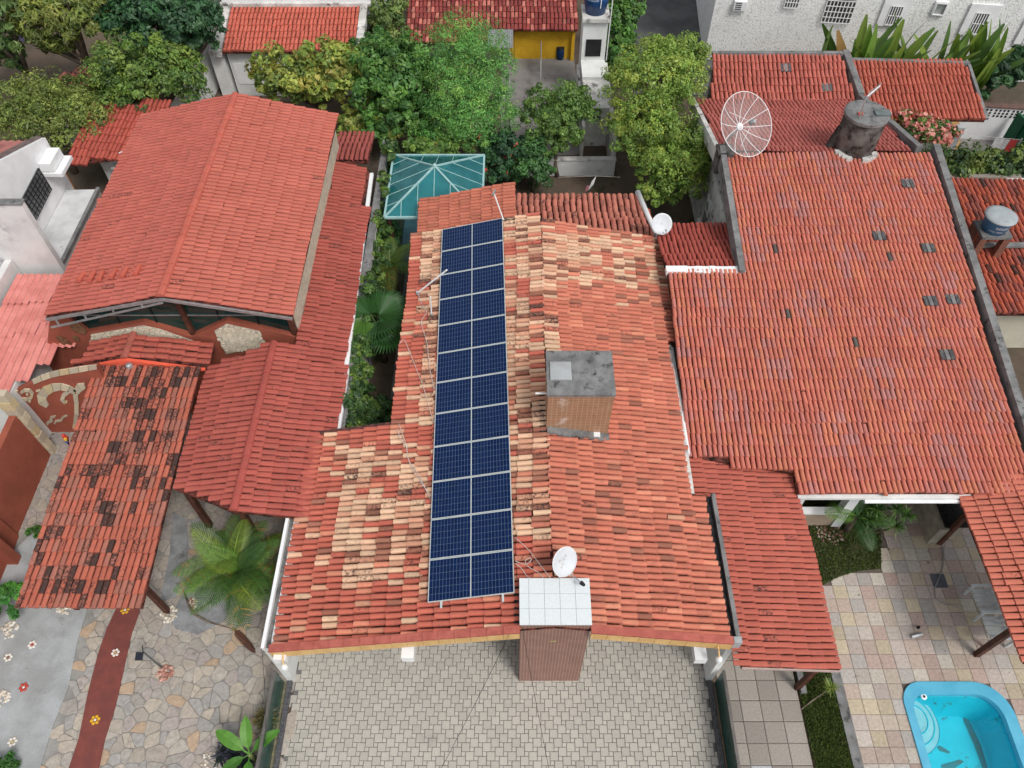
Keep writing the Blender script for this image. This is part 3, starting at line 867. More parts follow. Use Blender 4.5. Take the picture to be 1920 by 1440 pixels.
def panel_mesh():
    h = py - .012; w = wid
    fr = MB(); t = .019
    for a, b_, c_, d_ in ((0, w, 0, t), (0, w, h - t, h), (0, t, t, h - t), (w - t, w, t, h - t)): fr.box(a, b_, c_, d_, -.03, .008)
    me1 = bpy.data.meshes.new('frame'); me1.from_pydata(fr.v, [], fr.f); me1.materials.append(ALU)
    gl = []
    for a, b_ in ((t, w / 2 - .012), (w / 2 + .012, w - t)):
        g_ = MB().poly([(a, t, 0), (b_, t, 0), (b_, h - t, 0), (a, h - t, 0)])
        me = bpy.data.meshes.new('cell_sheet'); me.from_pydata(g_.v, [], g_.f); me.materials.append(SOLAR)
        uv = me.uv_layers.new(name='UVMap')
        u0, u1 = (0, .5) if a == t else (.5, 1)
        for li, q in enumerate([(u0, 0), (u1, 0), (u1, 1), (u0, 1)]): uv.data[li].uv = q
        gl.append(me)
    m2 = MB().box(w / 2 - .012, w / 2 + .012, t, h - t, -.01, .003)
    me3 = bpy.data.meshes.new('centre_bar'); me3.from_pydata(m2.v, [], m2.f); me3.materials.append(ALU)
    return me1, gl, me3
pm = panel_mesh()
for k in range(12):
    yb = sy0 + k * py
    org = c4[3].lerp(c4[0], k / 12)
    lab = 'blue solar panel at the front gable end of the row, beside the white topped chimney' if k == 0 else ('blue solar panel at the rear end of the row, next to the thin antenna mast' if k == 11 else '%s blue solar panel counted from the white topped front chimney' % ordn[k])
    t = bpy.data.objects.new('solar_panel', None); COL.objects.link(t); t.location = org; t.empty_display_size = .2
    tag(t, lab, 'solar panel', 'solar panels in one row on the roof')
    M3 = Matrix(((ex.x, ey.x, en.x, 0), (ex.y, ey.y, en.y, 0), (ex.z, ey.z, en.z, 0), (0, 0, 0, 1)))
    t.rotation_euler = M3.to_euler()
    for nm, me in [('frame', pm[0]), ('cell_sheet', pm[1][0]), ('cell_sheet', pm[1][1]), ('centre_bar', pm[2])]:
        o = bpy.data.objects.new(nm, me); COL.objects.link(o); o.parent = t
for k, fx in enumerate((.15, .86)):
    a = c4[3].lerp(c4[2], fx) - ey * .14 - en * .055; b_ = c4[0].lerp(c4[1], fx) + ey * .08 - en * .055
    tag(MB().bar(a, b_, .05, .05).build('mounting_rail', ALU), 'aluminium rail under the solar panels, %s' % ('lower one towards the gutter' if k == 0 else 'upper one towards the ridge'), 'rail', 'rails under the solar panels')
# ================================================================== LEFT HOUSE (large orange roof)
left_house = thing('left_house', 'terracotta house with a large plain orange tile gable roof and glazed front gable', 'house', (-9.6, 19, 0))
LR = Roof(left_house)
HX, HZ, HS = -9.6, 4.92, .235
lpl = (HX, 0, HZ, HS, 0); rpl = (HX, 0, HZ, -HS, 0)
A1 = [Vector((x, y, pz(lpl, x, 0))) for x, y in [(HX, 14.72), (HX, 24.35), (-13.15, 24.35), (-13.15, 14.72)]]
A2 = [Vector((x, y, pz(rpl, x, 0))) for x, y in [(HX, 14.72), (-6.2, 14.72), (-6.2, 24.35), (HX, 24.35)]]
rA1 = deck('roof', A1, left_house); rA2 = deck('roof', A2, left_house)
OR1 = S(182, 98, 86); OR2 = S(184, 102, 88)
LR.field(rA1, A1, (-1, 0, -HS), .168, .385, 'plan', lambda r, u, v, i, j: jitc(r, OR1, .07, r.uniform(-.3, .02) + (.4 if r.random() < .03 else 0)), seed=14, jit=.6)
LR.field(rA2, A2, (1, 0, -HS), .168, .385, 'plan', lambda r, u, v, i, j: jitc(r, OR2, .06, r.uniform(-.4, -.1) + (.5 if r.random() < .006 else 0)), seed=15, jit=.5)
ridge_tiles(rA1, (HX, 24.3, HZ + .02), (HX, 14.7, HZ + .02), .24, .40, lambda r: jitc(r, S(182, 96, 82), .06, r.uniform(-.3, .05)), 3)
# side roof along the garden wall and the front hipped veranda
sp_ = (-4.95, 0, 2.47, -.27, 0)
B1 = [Vector((x, y, pz(sp_, x, 0))) for x, y in [(-6.32, 14.2), (-4.95, 14.2), (-5.18, 23.3), (-6.38, 23.3)]]
rB1 = deck('roof', B1, left_house)
DRK = S(164, 84, 74)
LR.field(rB1, B1, (1, 0, -.27), .168, .36, 'plan', lambda r, u, v, i, j: jitc(r, DRK, .1, r.uniform(-.15, .12) + (.35 if r.random() < .08 else 0)), seed=16)
bk = (0, 23.3, 2.85, 0, -.12)
B2 = [Vector((x, y, pz(bk, x, y))) for x, y in [(-6.35, 23.35), (-5.2, 23.35), (-5.22, 25.3), (-6.6, 25.3)]]
rB2 = deck('roof', B2, left_house)
LR.field(rB2, B2, (0, 1, -.12), .168, .36, 'barrel', lambda r, u, v, i, j: jitc(r, S(150, 78, 72), .1, r.uniform(-.2, .1)), seed=17)
VX, VZ = -6.97, 2.98
vl = (VX, 0, VZ, .28, 0); vr = (VX, 0, VZ, -.24, 0)
C1 = [Vector((x, y, pz(vl, x, 0))) for x, y in [(VX, 9.2), (VX, 14.75), (-8.86, 14.2), (-8.9, 10.15)]]
C2 = [Vector((x, y, pz(vr, x, 0))) for x, y in [(VX, 9.2), (-4.87, 9.2), (-4.9, 14.18), (-6.3, 14.18), (-6.3, 14.75), (VX, 14.75)]]
rC1 = deck('roof', C1, left_house); rC2 = deck('roof', C2, left_house)
vc = lambda r, u, v, i, j: jitc(r, S(168, 86, 76), .1, r.uniform(-.25, .08) + (.3 if r.random() < .05 else 0))
LR.field(rC1, C1, (-1, 0, -.28), .172, .38, 'plan', vc, seed=18); LR.field(rC2, C2, (1, 0, -.24), .172, .38, 'plan', vc, seed=19)
ridge_tiles(rC1, (VX, 14.7, VZ + .02), (VX, 9.2, VZ + .02), .22, .38, lambda r: jitc(r, S(162, 80, 72), .06, r.uniform(-.3, .1)), 4)
# entrance gablet
EX, EZ = -11.15, 3.02
e1 = (EX, 0, EZ, .23, 0); e2 = (EX, 0, EZ, -.2, 0)
D1 = [Vector((x, y, pz(e1, x, 0))) for x, y in [(EX, 14.15), (EX, 15.0), (-12.35, 15.0), (-12.85, 14.15)]]
D2 = [Vector((x, y, pz(e2, x, 0))) for x, y in [(EX, 14.15), (-8.92, 14.15), (-8.9, 14.95), (EX, 15.0)]]
rD1 = deck('roof', D1, left_house); rD2 = deck('roof', D2, left_house)
ec = lambda r, u, v, i, j: jitc(r, S(172, 88, 76), .1, r.uniform(-.1, .22))
LR.field(rD1, D1, (-1, 0, -.23), .19, .37, 'plan', ec, seed=20); LR.field(rD2, D2, (1, 0, -.2), .19, .37, 'plan', ec, seed=21)
ridge_tiles(rD1, (EX, 15.0, EZ + .02), (EX, 14.1, EZ + .02), .2, .32, lambda r: jitc(r, S(170, 96, 84), .1, .15), 6)
LR.finish(300)
ORW = mat('bright_orange_render', S(240, 104, 78, .92), S(226, 96, 72, .92), 2, .8, fine=.05)
MB().prism([(-12.75, 14.04, 2.5), (-9.0, 14.04, 2.5), (-9.0, 14.04, pz(e2, -9.0, 0) - .06), (EX, 14.04, EZ - .02), (-12.75, 14.04, pz(e1, -12.75, 0) - .06)], (0, .10, 0)).build('pediment', ORW, left_house)
MB().box(-12.3, -9.0, 14.26, 14.4, 0, 2.5).build('wall', TERRA, left_house)
MB().lathe((-11.05, 13.95, 2.78), [(.07, 0), (.11, .06), (.09, .14), (.05, .17)], 8).build('wall_lamp', METAL, left_house)
# front gable wall with zigzag top, plane Y = 15.15
WY = 15.15
zig = [(-14.5, 0), (-6.3, 0), (-6.3, 2.95)]
for u, v in [(553, 632), (425, 601), (360, 631), (268, 605), (163, 624), (140, 590)]:
    q = PY(u, v, WY); zig.append((q.x, q.z))
zig[-1] = (-13.0, zig[-1][1] + .1); zig.append((-13.3, zig[-1][1])); zig.append((-14.5, 1.6))
MB().prism([(x, WY, z) for x, z in zig], (0, .18, 0)).build('wall', TERRA, left_house)
# stone facing panels (separate stones)
def stone_face(parent, poly_px, y, n, seed, name='facing_stone', size=.13):
    r = random.Random(seed); pts = [PY(u, v, y) for u, v in poly_px]; p2 = [(p.x, p.z) for p in pts]
    x0 = min(p[0] for p in p2); x1 = max(p[0] for p in p2); z0 = min(p[1] for p in p2); z1 = max(p[1] for p in p2)
    MB().prism([(p.x, y, p.z) for p in pts], (0, .03, 0)).build('stone_panel', mat('pale_mortar', (.52, .47, .38), (.42, .38, .31), 4, .9), parent)
    sd = []
    z = z0 + size / 2
    while z < z1:
        x = x0 + r.uniform(0, size)
        while x < x1:
            sd.append((x + r.uniform(-.3, .3) * size, z + r.uniform(-.3, .3) * size)); x += size * r.uniform(.9, 1.6)
        z += size * .85
    cl = voronoi(sd, lambda p: [(p[0] - size, p[1] - size), (p[0] + size, p[1] - size), (p[0] + size, p[1] + size), (p[0] - size, p[1] + size)])
    for q, c in zip(sd, cl):
        if c is None or not inside(p2, *q): continue
        cx = sum(p[0] for p in c) / len(c); cz = sum(p[1] for p in c) / len(c)
        f = r.uniform(.85, 1.08); col = (.66 * f, .585 * f, .46 * f)
        pp = [(cx + (p[0] - cx) * .88, y - .0, cz + (p[1] - cz) * .88) for p in c]
        if not all(inside(p2, p[0], p[2]) for p in pp): pp = [(cx + (p[0] - cx) * .6, p[1], cz + (p[2] - cz) * .6) for p in pp]
        if not inside(p2, cx, cz): continue
        o = MB().prism(pp, (0, -r.uniform(.015, .03), 0)).build(name, STONEO, parent); o.color = (*col, 1)
stone_face(left_house, [(170, 628), (268, 611), (300, 618), (362, 640), (300, 645), (245, 640), (172, 650)], WY - .04, 30, 2)
stone_face(left_house, [(402, 621), (424, 608), (487, 622), (498, 650), (424, 664)], WY - .04, 30, 3)
# oval reliefs
RLF = mat('carved_relief', (.24, .12, .06), (.12, .06, .035), 14, .8, fscale=40)
for u, v, a, b_, t in ((147, 615, .20, .27, .3), (122, 641, .13, .30, .35), (143, 634, .09, .12, 0)):
    c = PY(u, v, WY - .02)
    MB().prism([(c.x + a * math.cos(k * .4488) * math.cos(t) - b_ * math.sin(k * .4488) * math.sin(t), c.y, c.z + a * math.cos(k * .4488) * math.sin(t) + b_ * math.sin(k * .4488) * math.cos(t)) for k in range(14)], (0, -.03, 0)).build('oval_relief', RLF, left_house)
# gable glazing behind
GLS = mat('dark_green_glass', (.014, .05, .042), (.008, .028, .026), .7, .06, .6, fine=.05, bmp=0)
gz = 2.55
MB().prism([(-12.9, 15.32, gz), (-6.45, 15.32, gz), (-6.45, 15.32, pz(rpl, -6.45, 0) - .14), (HX, 15.32, HZ - .14), (-12.9, 15.32, pz(lpl, -12.9, 0) - .14)], (0, .03, 0)).build('gable_glass', GLS, left_house)
wf = MB(); wf.bar((HX + .05, 15.26, 2.6), (HX + .05, 15.26, HZ - .1), .14, .14); wf.build('post', WOOD, left_house)
MB().bar((-12.85, 15.27, 2.7), (-12.85, 15.27, pz(lpl, -12.85, 0) - .15), .12, .12).build('post', WOOD, left_house)
MB().bar((-6.5, 15.27, 2.7), (-6.5, 15.27, pz(rpl, -6.5, 0) - .15), .16, .14).build('post', WOOD, left_house)
for x, z1 in ((-11.6, 0), (-10.5, 0), (-8.6, 0), (-7.5, 0)):
    zt = pz(lpl if x < HX else rpl, x, 0) - .16
    MB().bar((x, 15.30, 2.7), (x + .02, 15.30, zt), .035, .03).build('glazing_bar', DARK, left_house)
MB().bar((-12.8, 15.29, 3.55), (-6.5, 15.29, 3.55), .03, .035).build('glazing_rail', METAL, left_house)
for a, b_ in ((-13.15, HX), (HX, -6.2)):
    pl = lpl if a < HX - .1 else rpl
    A_ = Vector((a, 14.70, pz(pl, a, 0) - .07)); B_ = Vector((b_, 14.70, pz(pl, b_, 0) - .07))
    MB().bar(A_, B_, .06, .09).build('verge_board', METAL, left_house)
    if a < HX - .1:
        MB().bar(A_ + Vector((0, -.03, -.30)), B_ + Vector((0, -.03, -.10)), .04, .05).build('verge_rail', METAL, left_house)
        for k in range(4):
            q = A_.lerp(B_, (k + .3) / 4); MB().bar(q, q + Vector((0, -.03, -.28 + .05 * k)), .04, .04).build('verge_bracket', METAL, left_house)
# side walls, parapet band, white gutter, garden wall
STN = mat('cream_stone_band', (.56, .50, .39), (.44, .39, .31), 5, .9, fscale=12, bmp=.6)
MB().box(-6.5, -6.36, 15.34, 24.2, 0, 3.95).build('wall', STN, left_house)
MB().box(-13.1, -12.95, 15.36, 24.2, 0, 4.0).build('wall', TERRA, left_house); MB().box(-12.94, -6.52, 24.0, 24.2, 0, 4.0).build('wall', TERRA, left_house)
for ya, yb, xa, xb in ((14.2, 23.2, -4.94, -5.16), (9.2, 14.15, -4.86, -4.9)):
    MB().bar((xa + .05, ya, 2.44), (xb + .05, yb, 2.44), .13, .10).build('gutter', WHITEC, left_house)
gw = thing('garden_wall', 'grey garden wall under the white gutter, overgrown with creeper', 'wall', (-4.75, 17, 0))
MB().box(-4.9, -4.72, 9.3, 25.4, 0, 2.3).build('wall_body', WHITED, gw)
MB().box(-4.93, -4.69, 9.3, 25.4, 2.3, 2.35).build('coping', CONC, gw)
for k, (x, y) in enumerate(((-8.75, 10.3), (-7.0, 9.5), (-5.1, 9.45))):
    MB().bar((x, y, 0), (x, y, pz(vl if x < VX else vr, x, 0) - .1), .15, .15).build('post', WOOD, left_house)
MB().bar((-8.7, 10.25, 2.3), (-7.0, 9.3, 2.75), .1, .14).build('rafter', WOOD, left_house)
# six loose tiles lying on the left slope
for k, (u, v) in enumerate([(153, 520), (172, 519), (189, 518), (212, 514), (233, 512), (258, 507)]):
    c = PL(u, v, (HX, 0, HZ + .12, HS, 0)); q, me = tile_proto('barrel', .17, .38, 1)
    o = bpy.data.objects.new('loose_tile', me); COL.objects.link(o); o.location = c; o.rotation_euler = (rad(6), rad(-13), rad(180 + RND.uniform(-8, 4)))
    o.color = (*S(190, 96, 80), 0)
    tag(o, ['loose clay tile at the eave end of the row on the orange roof', 'second loose clay tile from the eave on the orange roof', 'third loose clay tile from the eave on the orange roof', 'third loose clay tile from the ridge on the orange roof', 'second loose clay tile from the ridge on the orange roof', 'loose clay tile at the ridge end of the row on the orange roof'][k], 'roof tile', 'loose tiles on the orange roof')

# ================================================================== ENTRANCE CANOPY
canopy = thing('entrance_canopy', 'long clay tile entrance canopy blotched with black mould over the crazy paving', 'canopy', (-10.5, 10.5, 0))
KR = Roof(canopy)
kp = (0, 13.95, 2.75, 0, .095)
K1 = [Vector((x, y, pz(kp, x, y))) for x, y in [(-12.08, 13.98), (-9.05, 13.98), (-9.0, 7.05), (-12.02, 7.15)]]
rK = deck('roof', K1, canopy, .08)
_blob = [(RND.uniform(40, 370), RND.uniform(700, 1120), RND.uniform(10, 30)) for _ in range(44)]
def kcol(r, u, v, i, j):
    f_ = patch(u, v, .018); w = r.uniform(-.25, .1) + .3 * f_
    b = f_ > .12 or any((u - a) ** 2 + (v - b_) ** 2 < c * c for a, b_, c in _blob)
    if b and r.random() < (.8 if v < 1000 else .6): w = r.uniform(.15, .7) + .25 * f_
    elif r.random() < .32: w = r.uniform(.05, .42)
    return jitc(r, S(176, 98, 80) if r.random() < .65 else S(160, 102, 88), .09, w)
KR.field(rK, K1, (0, -1, -.095), .152, .345, 'plan', kcol, seed=31, jit=.5)
KR.finish(300)
for k, (x, y) in enumerate(((-9.3, 7.75), (-11.75, 7.85), (-9.25, 13.2), (-11.8, 13.2))):
    MB().bar((x, y, 0), (x, y, pz(kp, x, y) - .1), .13, .13).build('post', WOOD, canopy)
for x in (-9.28, -11.78): MB().bar((x, 7.3, pz(kp, x, 7.3) - .16), (x, 13.8, pz(kp, x, 13.8) - .16), .08, .14).build('beam', WOOD, canopy)

# ================================================================== MURAL WALL AND BOUNDARY WALL
mural = thing('mural_wall', 'terracotta wall with pale stone edging and stone sun, dolphin and wave reliefs', 'wall', (-13, 13.5, 0))
MY = 13.55
mp = [(20, 738), (62, 717), (110, 700), (182, 688), (165, 760), (140, 840), (110, 850)]
mw = [PY(u, v, MY) for u, v in mp]
body = [(p.x, p.z) for p in mw]
lowz = 0.0
MB().prism([(body[0][0], MY, body[0][1]), (body[1][0], MY, body[1][1]), (body[2][0], MY, body[2][1]), (body[3][0], MY, body[3][1]), (-12.0, MY, 0), (-14.9, MY, 0), (-14.9, MY, body[0][1] - .35)], (0, .16, 0)).build('wall_body', TERRA, mural)
PALE = [S(190, 178, 156), S(204, 190, 164), S(180, 168, 148), S(198, 178, 140)]
def relief(parent, px, name, y=MY - .002, th=.035, col=None):
    pts = [PY(u, v, y) for u, v in px]
    o = MB().prism(pts, (0, -th, 0)).build(name, STONEO, parent); c = col or PALE[len(px) % 4]; o.color = (*c, 1); return o
# crescent body built of separate stones
def arc_stones(parent, line, widths, name):
    nrm = []
    for k in range(len(line)):
        a, b_ = line[max(k - 1, 0)], line[min(k + 1, len(line) - 1)]; du, dv = b_[0] - a[0], b_[1] - a[1]; L = math.hypot(du, dv); nrm.append((-dv / L, du / L))
    def side(k, s): return (line[k][0] + nrm[k][0] * s * widths[k] / 2, line[k][1] + nrm[k][1] * s * widths[k] / 2)
    def mixp(a, b_, t): return (a[0] + (b_[0] - a[0]) * t, a[1] + (b_[1] - a[1]) * t)
    for k in range(len(line) - 1):
        A, B, C_, D = side(k, 1), side(k + 1, 1), side(k + 1, -1), side(k, -1)
        relief(parent, [mixp(A, B, .03), mixp(A, B, .97), mixp(D, C_, .97), mixp(D, C_, .03)], name, col=PALE[k % 4])
arc_stones(mural, [(90, 761), (80, 752), (79, 742), (86, 732), (99, 726), (115, 724), (130, 728), (142, 735)], [7, 16, 19, 18, 15, 12, 11, 9], 'dolphin_stone')
arc_stones(mural, [(142, 735), (150, 725), (160, 722)], [12, 16, 9], 'dolphin_tail_stone')
arc_stones(mural, [(130, 733), (120, 740), (117, 748), (122, 754), (127, 752)], [6, 8, 8, 6, 3], 'dolphin_fin_stone')
arc_stones(mural, [(142, 738), (144, 755), (144, 775), (141, 795), (139, 802)], [9, 8, 8, 7, 6], 'stem_stone')
arc_stones(mural, [(39, 736), (46, 731), (56, 731), (61, 737), (59, 744), (51, 748), (41, 747)], [5, 6, 6, 6, 6, 6, 4], 'sun_ring_stone')
for q in ([(26, 731), (34, 731), (34, 736), (28, 736)], [(68, 731), (76, 729), (75, 732), (69, 734)], [(34, 746), (37, 750), (31, 750)], [(53, 749), (58, 750), (58, 754), (53, 752)], [(49, 737), (52, 736), (54, 739), (51, 741)]):
    relief(mural, q, 'sun_ray_stone', col=PALE[1])
for q in ([(87, 791), (93, 787), (95, 780), (105, 778), (104, 781), (98, 783), (100, 789), (92, 793), (91, 796), (88, 795)], [(101, 793), (104, 787), (113, 786), (117, 780), (124, 777), (127, 779), (120, 782), (116, 789), (107, 790), (103, 794)]):
    relief(mural, q, 'wave_stone', col=PALE[2])
arc_stones(mural, [(62, 715), (78, 708), (95, 702), (112, 698), (130, 695), (148, 692), (166, 689), (182, 687)], [9, 10, 10, 10, 10, 10, 9, 8], 'edging_stone')
bw = thing('boundary_wall', 'terracotta boundary wall with pale stone sloping edging beside the crazy paving', 'wall', (-14.2, 10, 0))
MB().box(-14.42, -14.22, 10.0, 12.7, 0, 2.13).build('wall_body', TERRA, bw)
MB().box(-14.40, -14.16, 3.0, 9.98, 0, 1.55).build('wall_body', TERRA, bw)
MB().box(-14.5, -13.85, 9.1, 9.35, 0, 1.5).build('pier', TERRA, bw)
rb = random.Random(3)
for k in range(9):
    z0 = k * .34; w_ = rb.uniform(-.025, .025)
    o = MB().box(-14.48 + w_, -14.10 + w_, 12.72 + rb.uniform(-.02, .02), 12.95, z0 + .008, z0 + .33).build('edging_stone', STONEO, bw); o.color = (*PALE[k % 4], 1)
# razor wire coil on the low wall
rw = MB()
for k in range(5):
    c = Vector((-14.25 + .06 * k, 9.0 - .18 * k, 1.78)); pts = []
    for t in range(17):
        a = t * 2 * math.pi / 16; pts.append(c + Vector((.30 * math.cos(a), .16 * math.sin(a + k), .26 * math.sin(a))))
    rw.tube(pts, .008, 4, caps=False)
tag(rw.build('razor_wire', METAL), 'thin coil of razor wire on the low terracotta wall', 'wire')

# ================================================================== NEIGHBOURS ON THE LEFT
pink = thing('pink_shed', 'long shed under a pink corrugated sheet roof beside the white building', 'shed', (-15.3, 15.5, 0))
pk = (0, 15.5, 2.45, 0, .03)
PINK = mat('pink_fibre_sheet', S(222, 146, 138, .95), S(206, 128, 120, .95), 2, .7, fine=.08, stain=(S(170, 104, 98), 1.5, .6, .8))
def sheet_roof(parent, x0, x1, y0, y1, pl, m, lam=.2, amp=.03, name='roof_sheet', n=1):
    for k in range(n):
        ya, yb = y0 + (y1 - y0) * k / n, y0 + (y1 - y0) * (k + 1) / n + (.08 if k < n - 1 else 0)
        mb = MB(); nx = int((x1 - x0) / lam * 6)
        lift = -.015 * k
        for i in range(nx):
            xa, xb = x0 + (x1 - x0) * i / nx, x0 + (x1 - x0) * (i + 1) / nx
            za, zb = amp * math.cos(2 * math.pi * xa / lam), amp * math.cos(2 * math.pi * xb / lam)
            mb.poly([(xa, ya, pz(pl, xa, ya) + za - lift), (xb, ya, pz(pl, xb, ya) + zb - lift), (xb, yb, pz(pl, xb, yb) + zb), (xa, yb, pz(pl, xa, yb) + za)])
        mb.build(name, m, parent, True)
for xa_, xb_, ya_ in ((-16.0, -15.16, 12.75), (-15.16, -14.53, 13.05), (-14.53, -14.11, 13.75), (-14.11, -13.69, 14.35), (-13.69, -13.2, 15.0)):
    sheet_roof(pink, xa_, xb_ + .02, ya_, 18.0, pk, PINK, .21, .035, n=4)
MB().box(-15.9, -14.5, 13.1, 17.9, 0, 2.35).build('wall', WHITE, pink)
MB().box(-14.4, -13.3, 15.6, 17.9, 0, 2.3).build('wall', TERRA, pink)
MB().bar((-13.25, 14.75, 3.9), (-13.25, 19.0, 3.9), .22, .05).build('flashing', PINK, pink)

wb = thing('white_building', 'bright white house with pinkish sheet roof and a large black grille window', 'house', (-17, 20, 0))
XW = -16.0
tA, tB = PX(85, 258, XW), PX(0, 302, XW); gW = (tA.z - tB.z) / (tA.y - tB.y)
ybk = tA.y; zt = lambda y: tA.z + gW * (y - ybk)
MB().prism([(XW, 18.55, 0), (XW, ybk, 0), (XW, ybk, tA.z), (XW, 18.55, zt(18.55))], (-.25, 0, 0)).build('wall', WHITEC, wb)
MB().prism([(-20, ybk - .2, 0), (XW - .26, ybk - .2, 0), (XW - .26, ybk - .2, tA.z - .2), (-20, ybk - .2, tA.z - .2)], (0, .2, 0)).build('wall', WHITEC, wb)
wr = (0, ybk, tA.z - .02, 0, gW)
sheet_roof(wb, -20.5, XW - .28, 18.55, ybk - .3, wr, mat('old_red_sheet', S(178, 120, 112), S(150, 96, 92), 2, .8), .25, .03)
MB().prism([(XW - .32, 18.55, zt(18.55)), (XW - .32, ybk, tA.z), (XW - .32, ybk, tA.z + .07), (XW - .32, 18.55, zt(18.55) + .07)], (.20, 0, 0)).build('verge', mat('brown_verge', (.20, .15, .14), (.13, .10, .095), 3, .9), wb)
gq = [PX(u, v, XW + .012) for u, v in ((36, 380), (70, 315), (94, 354), (65, 412))]
wz = MB().prism(gq, (.03, 0, 0)).build('window', mat('smoked_glass', (.10, .105, .11), (.16, .165, .17), 1, .2, .5), wb)
for k in range(9):
    t_ = k / 8; MB().bar(gq[0].lerp(gq[1], t_) + Vector((.045, 0, 0)), gq[3].lerp(gq[2], t_) + Vector((.045, 0, 0)), .02, .02).build('grille_bar', DARK, wz)
for k in range(6):
    t_ = k / 5; MB().bar(gq[0].lerp(gq[3], t_) + Vector((.06, 0, 0)), gq[1].lerp(gq[2], t_) + Vector((.06, 0, 0)), .02, .02).build('grille_bar', DARK, wz)
fz = 2.4
fq = [P(u, v, fz) for u, v in ((118, 356), (186, 355), (118, 492), (60, 500))]
MB().prism([(XW + .02, fq[0].y, fz - .2), (fq[1].x, fq[1].y, fz - .2), (fq[2].x + .05, 18.55, fz - .2), (XW + .02, 18.55, fz - .2)], (0, 0, .2)).build('flat_roof', mat('old_white_roof', (.66, .67, .67), (.52, .53, .53), 1.4, .9, stain=((.2, .19, .18), 1.8, .6, .75)), wb)
MB().bar((fq[1].x, fq[1].y, fz + .05), (fq[2].x + .02, 18.55, fz + .05), .12, .12).build('roof_rim', CONC, wb)
MB().box(XW + .02, fq[1].x - .1, 18.6, fq[0].y - .15, 0, fz - .22).build('wall', WHITE, wb)
a0 = PX(96, 292, XW + .3); MB().box(XW + .01, XW + .42, a0.y - .45, a0.y + .45, a0.z - .32, a0.z).build('awning', WHITEC, wb); MB().box(XW + .01, XW + .66, a0.y - .5, a0.y + .5, a0.z - .5, a0.z - .36).build('awning', WHITEC, wb)
yp = P(131, 348, 1.2); MB().bar((yp.x, yp.y, 0), (yp.x, yp.y, PY(110, 308, yp.y).z), .16, .16).build('yellow_post', mat('yellow_paint', S(226, 150, 30, .9), S(206, 130, 24, .9), 3, .6), wb)
gh = thing('grey_lean_to', 'weathered white parapet wall with metal sheets in front of the white building', 'shed', (-17, 18, 0))
PALEW = mat('streaked_white_wall', (.72, .72, .71), (.58, .58, .575), 1.0, .9, stain=((.30, .295, .29), 1.1, .54, .74))
MB().box(-21, -14.69, 18.3, 18.5, 0, 5.12).build('wall', PALEW, gh)
MB().box(-21, -14.66, 18.27, 18.53, 5.12, 5.17).build('coping', CONC, gh)
MB().box(-16.32, -16.1, 12.0, 18.28, 0, 2.9).build('wall', PALEW, gh)
sheet_roof(gh, -21, -16.34, 12.0, 18.2, (0, 15, 2.75, 0, .05), METAL, .3, .04)

so = thing('small_outbuilding', 'small white outbuilding with a red tile lean-to roof under the trees', 'shed', (-15, 25.5, 0))
SR = Roof(so)
spl = (0, 24.0, 2.15, 0, .2)
Sp = [Vector((x, y, pz(spl, x, y))) for x, y in [(-16.6, 24.1), (-13.4, 24.6), (-13.4, 27.2), (-16.4, 27.0)]]
rS = deck('roof', Sp, so)
SR.field(rS, Sp, (-.1, -1, -.2), .17, .4, 'barrel', lambda r, u, v, i, j: jitc(r, S(172, 84, 72), .1, r.uniform(-.2, .15)), seed=41); SR.finish(0)
MB().box(-15.9, -13.5, 24.9, 26.8, 0, 2.1).build('wall', WHITE, so)
w_ = MB().box(-15.3, -14.3, 24.87, 24.9, 1.0, 1.5).build('window', DARK, so)
for k in range(6): MB().box(-15.25 + k * .18, -15.22 + k * .18, 24.82, 24.85, .85, 1.5).build('grille_bar', METAL, w_)
MB().box(-15.4, -14.2, 24.6, 24.9, 1.55, 1.63).build('hood', WHITEC, w_)

# ================================================================== HOUSES BEHIND
wh = thing('white_back_house', 'white house with a red tile lean-to roof between white parapets', 'house', (-9.6, 33, 0))
WR = Roof(wh)
wpl = (0, 31.65, 2.3, 0, .2)
Wp = [Vector((x, y, pz(wpl, x, y))) for x, y in [(-12.5, 31.65), (-6.75, 31.65), (-6.75, 34.3), (-12.5, 34.3)]]
rW = deck('roof', Wp, wh)
WR.field(rW, Wp, (0, -1, -.2), .178, .38, 'barrel', lambda r, u, v, i, j: jitc(r, S(192, 102, 86), .1, r.uniform(-.3, .08)), seed=43); WR.finish(300)
MB().box(-12.45, -6.8, 31.95, 32.1, 0, 2.25).build('wall', WHITE, wh); MB().box(-12.45, -12.3, 32.1, 34.2, 0, 2.2).build('wall', WHITE, wh)
MB().box(-12.3, -11.0, 31.93, 31.95, .6, 1.6).build('render_patch', WHITEC, wh)
MB().prism([(-12.85, 31.5, 2.15), (-12.85, 34.4, 2.75), (-12.85, 34.4, 3.0), (-12.85, 31.5, 2.4)], (.32, 0, 0)).build('parapet', WHITED, wh)
MB().prism([(-6.74, 31.5, 2.15), (-6.74, 34.4, 2.75), (-6.74, 34.4, 3.05), (-6.74, 31.5, 2.45)], (.32, 0, 0)).build('parapet', WHITED, wh)
MB().box(-13.2, -12.6, 31.9, 33.5, 0, 2.2).build('side_wall', WHITE, wh)
MB().box(-12.9, -6.3, 34.4, 40, 0, 5.5).build('upper_storey', WHITEC, wh)
for x in (-10.9, -7.6): MB().box(x - .9, x + .9, 34.36, 34.4, 3.3, 4.4).build('window', mat('tan_shutter', (.40, .37, .31), (.33, .3, .26), 3, .6), wh)
MB().box(-13.0, -6.2, 34.28, 34.5, 2.9, 3.05).build('string_course', WHITED, wh)
og = thing('ochre_side_house', 'narrow ochre slatted side wall of a house behind the trees', 'house', (-14, 36, 0))
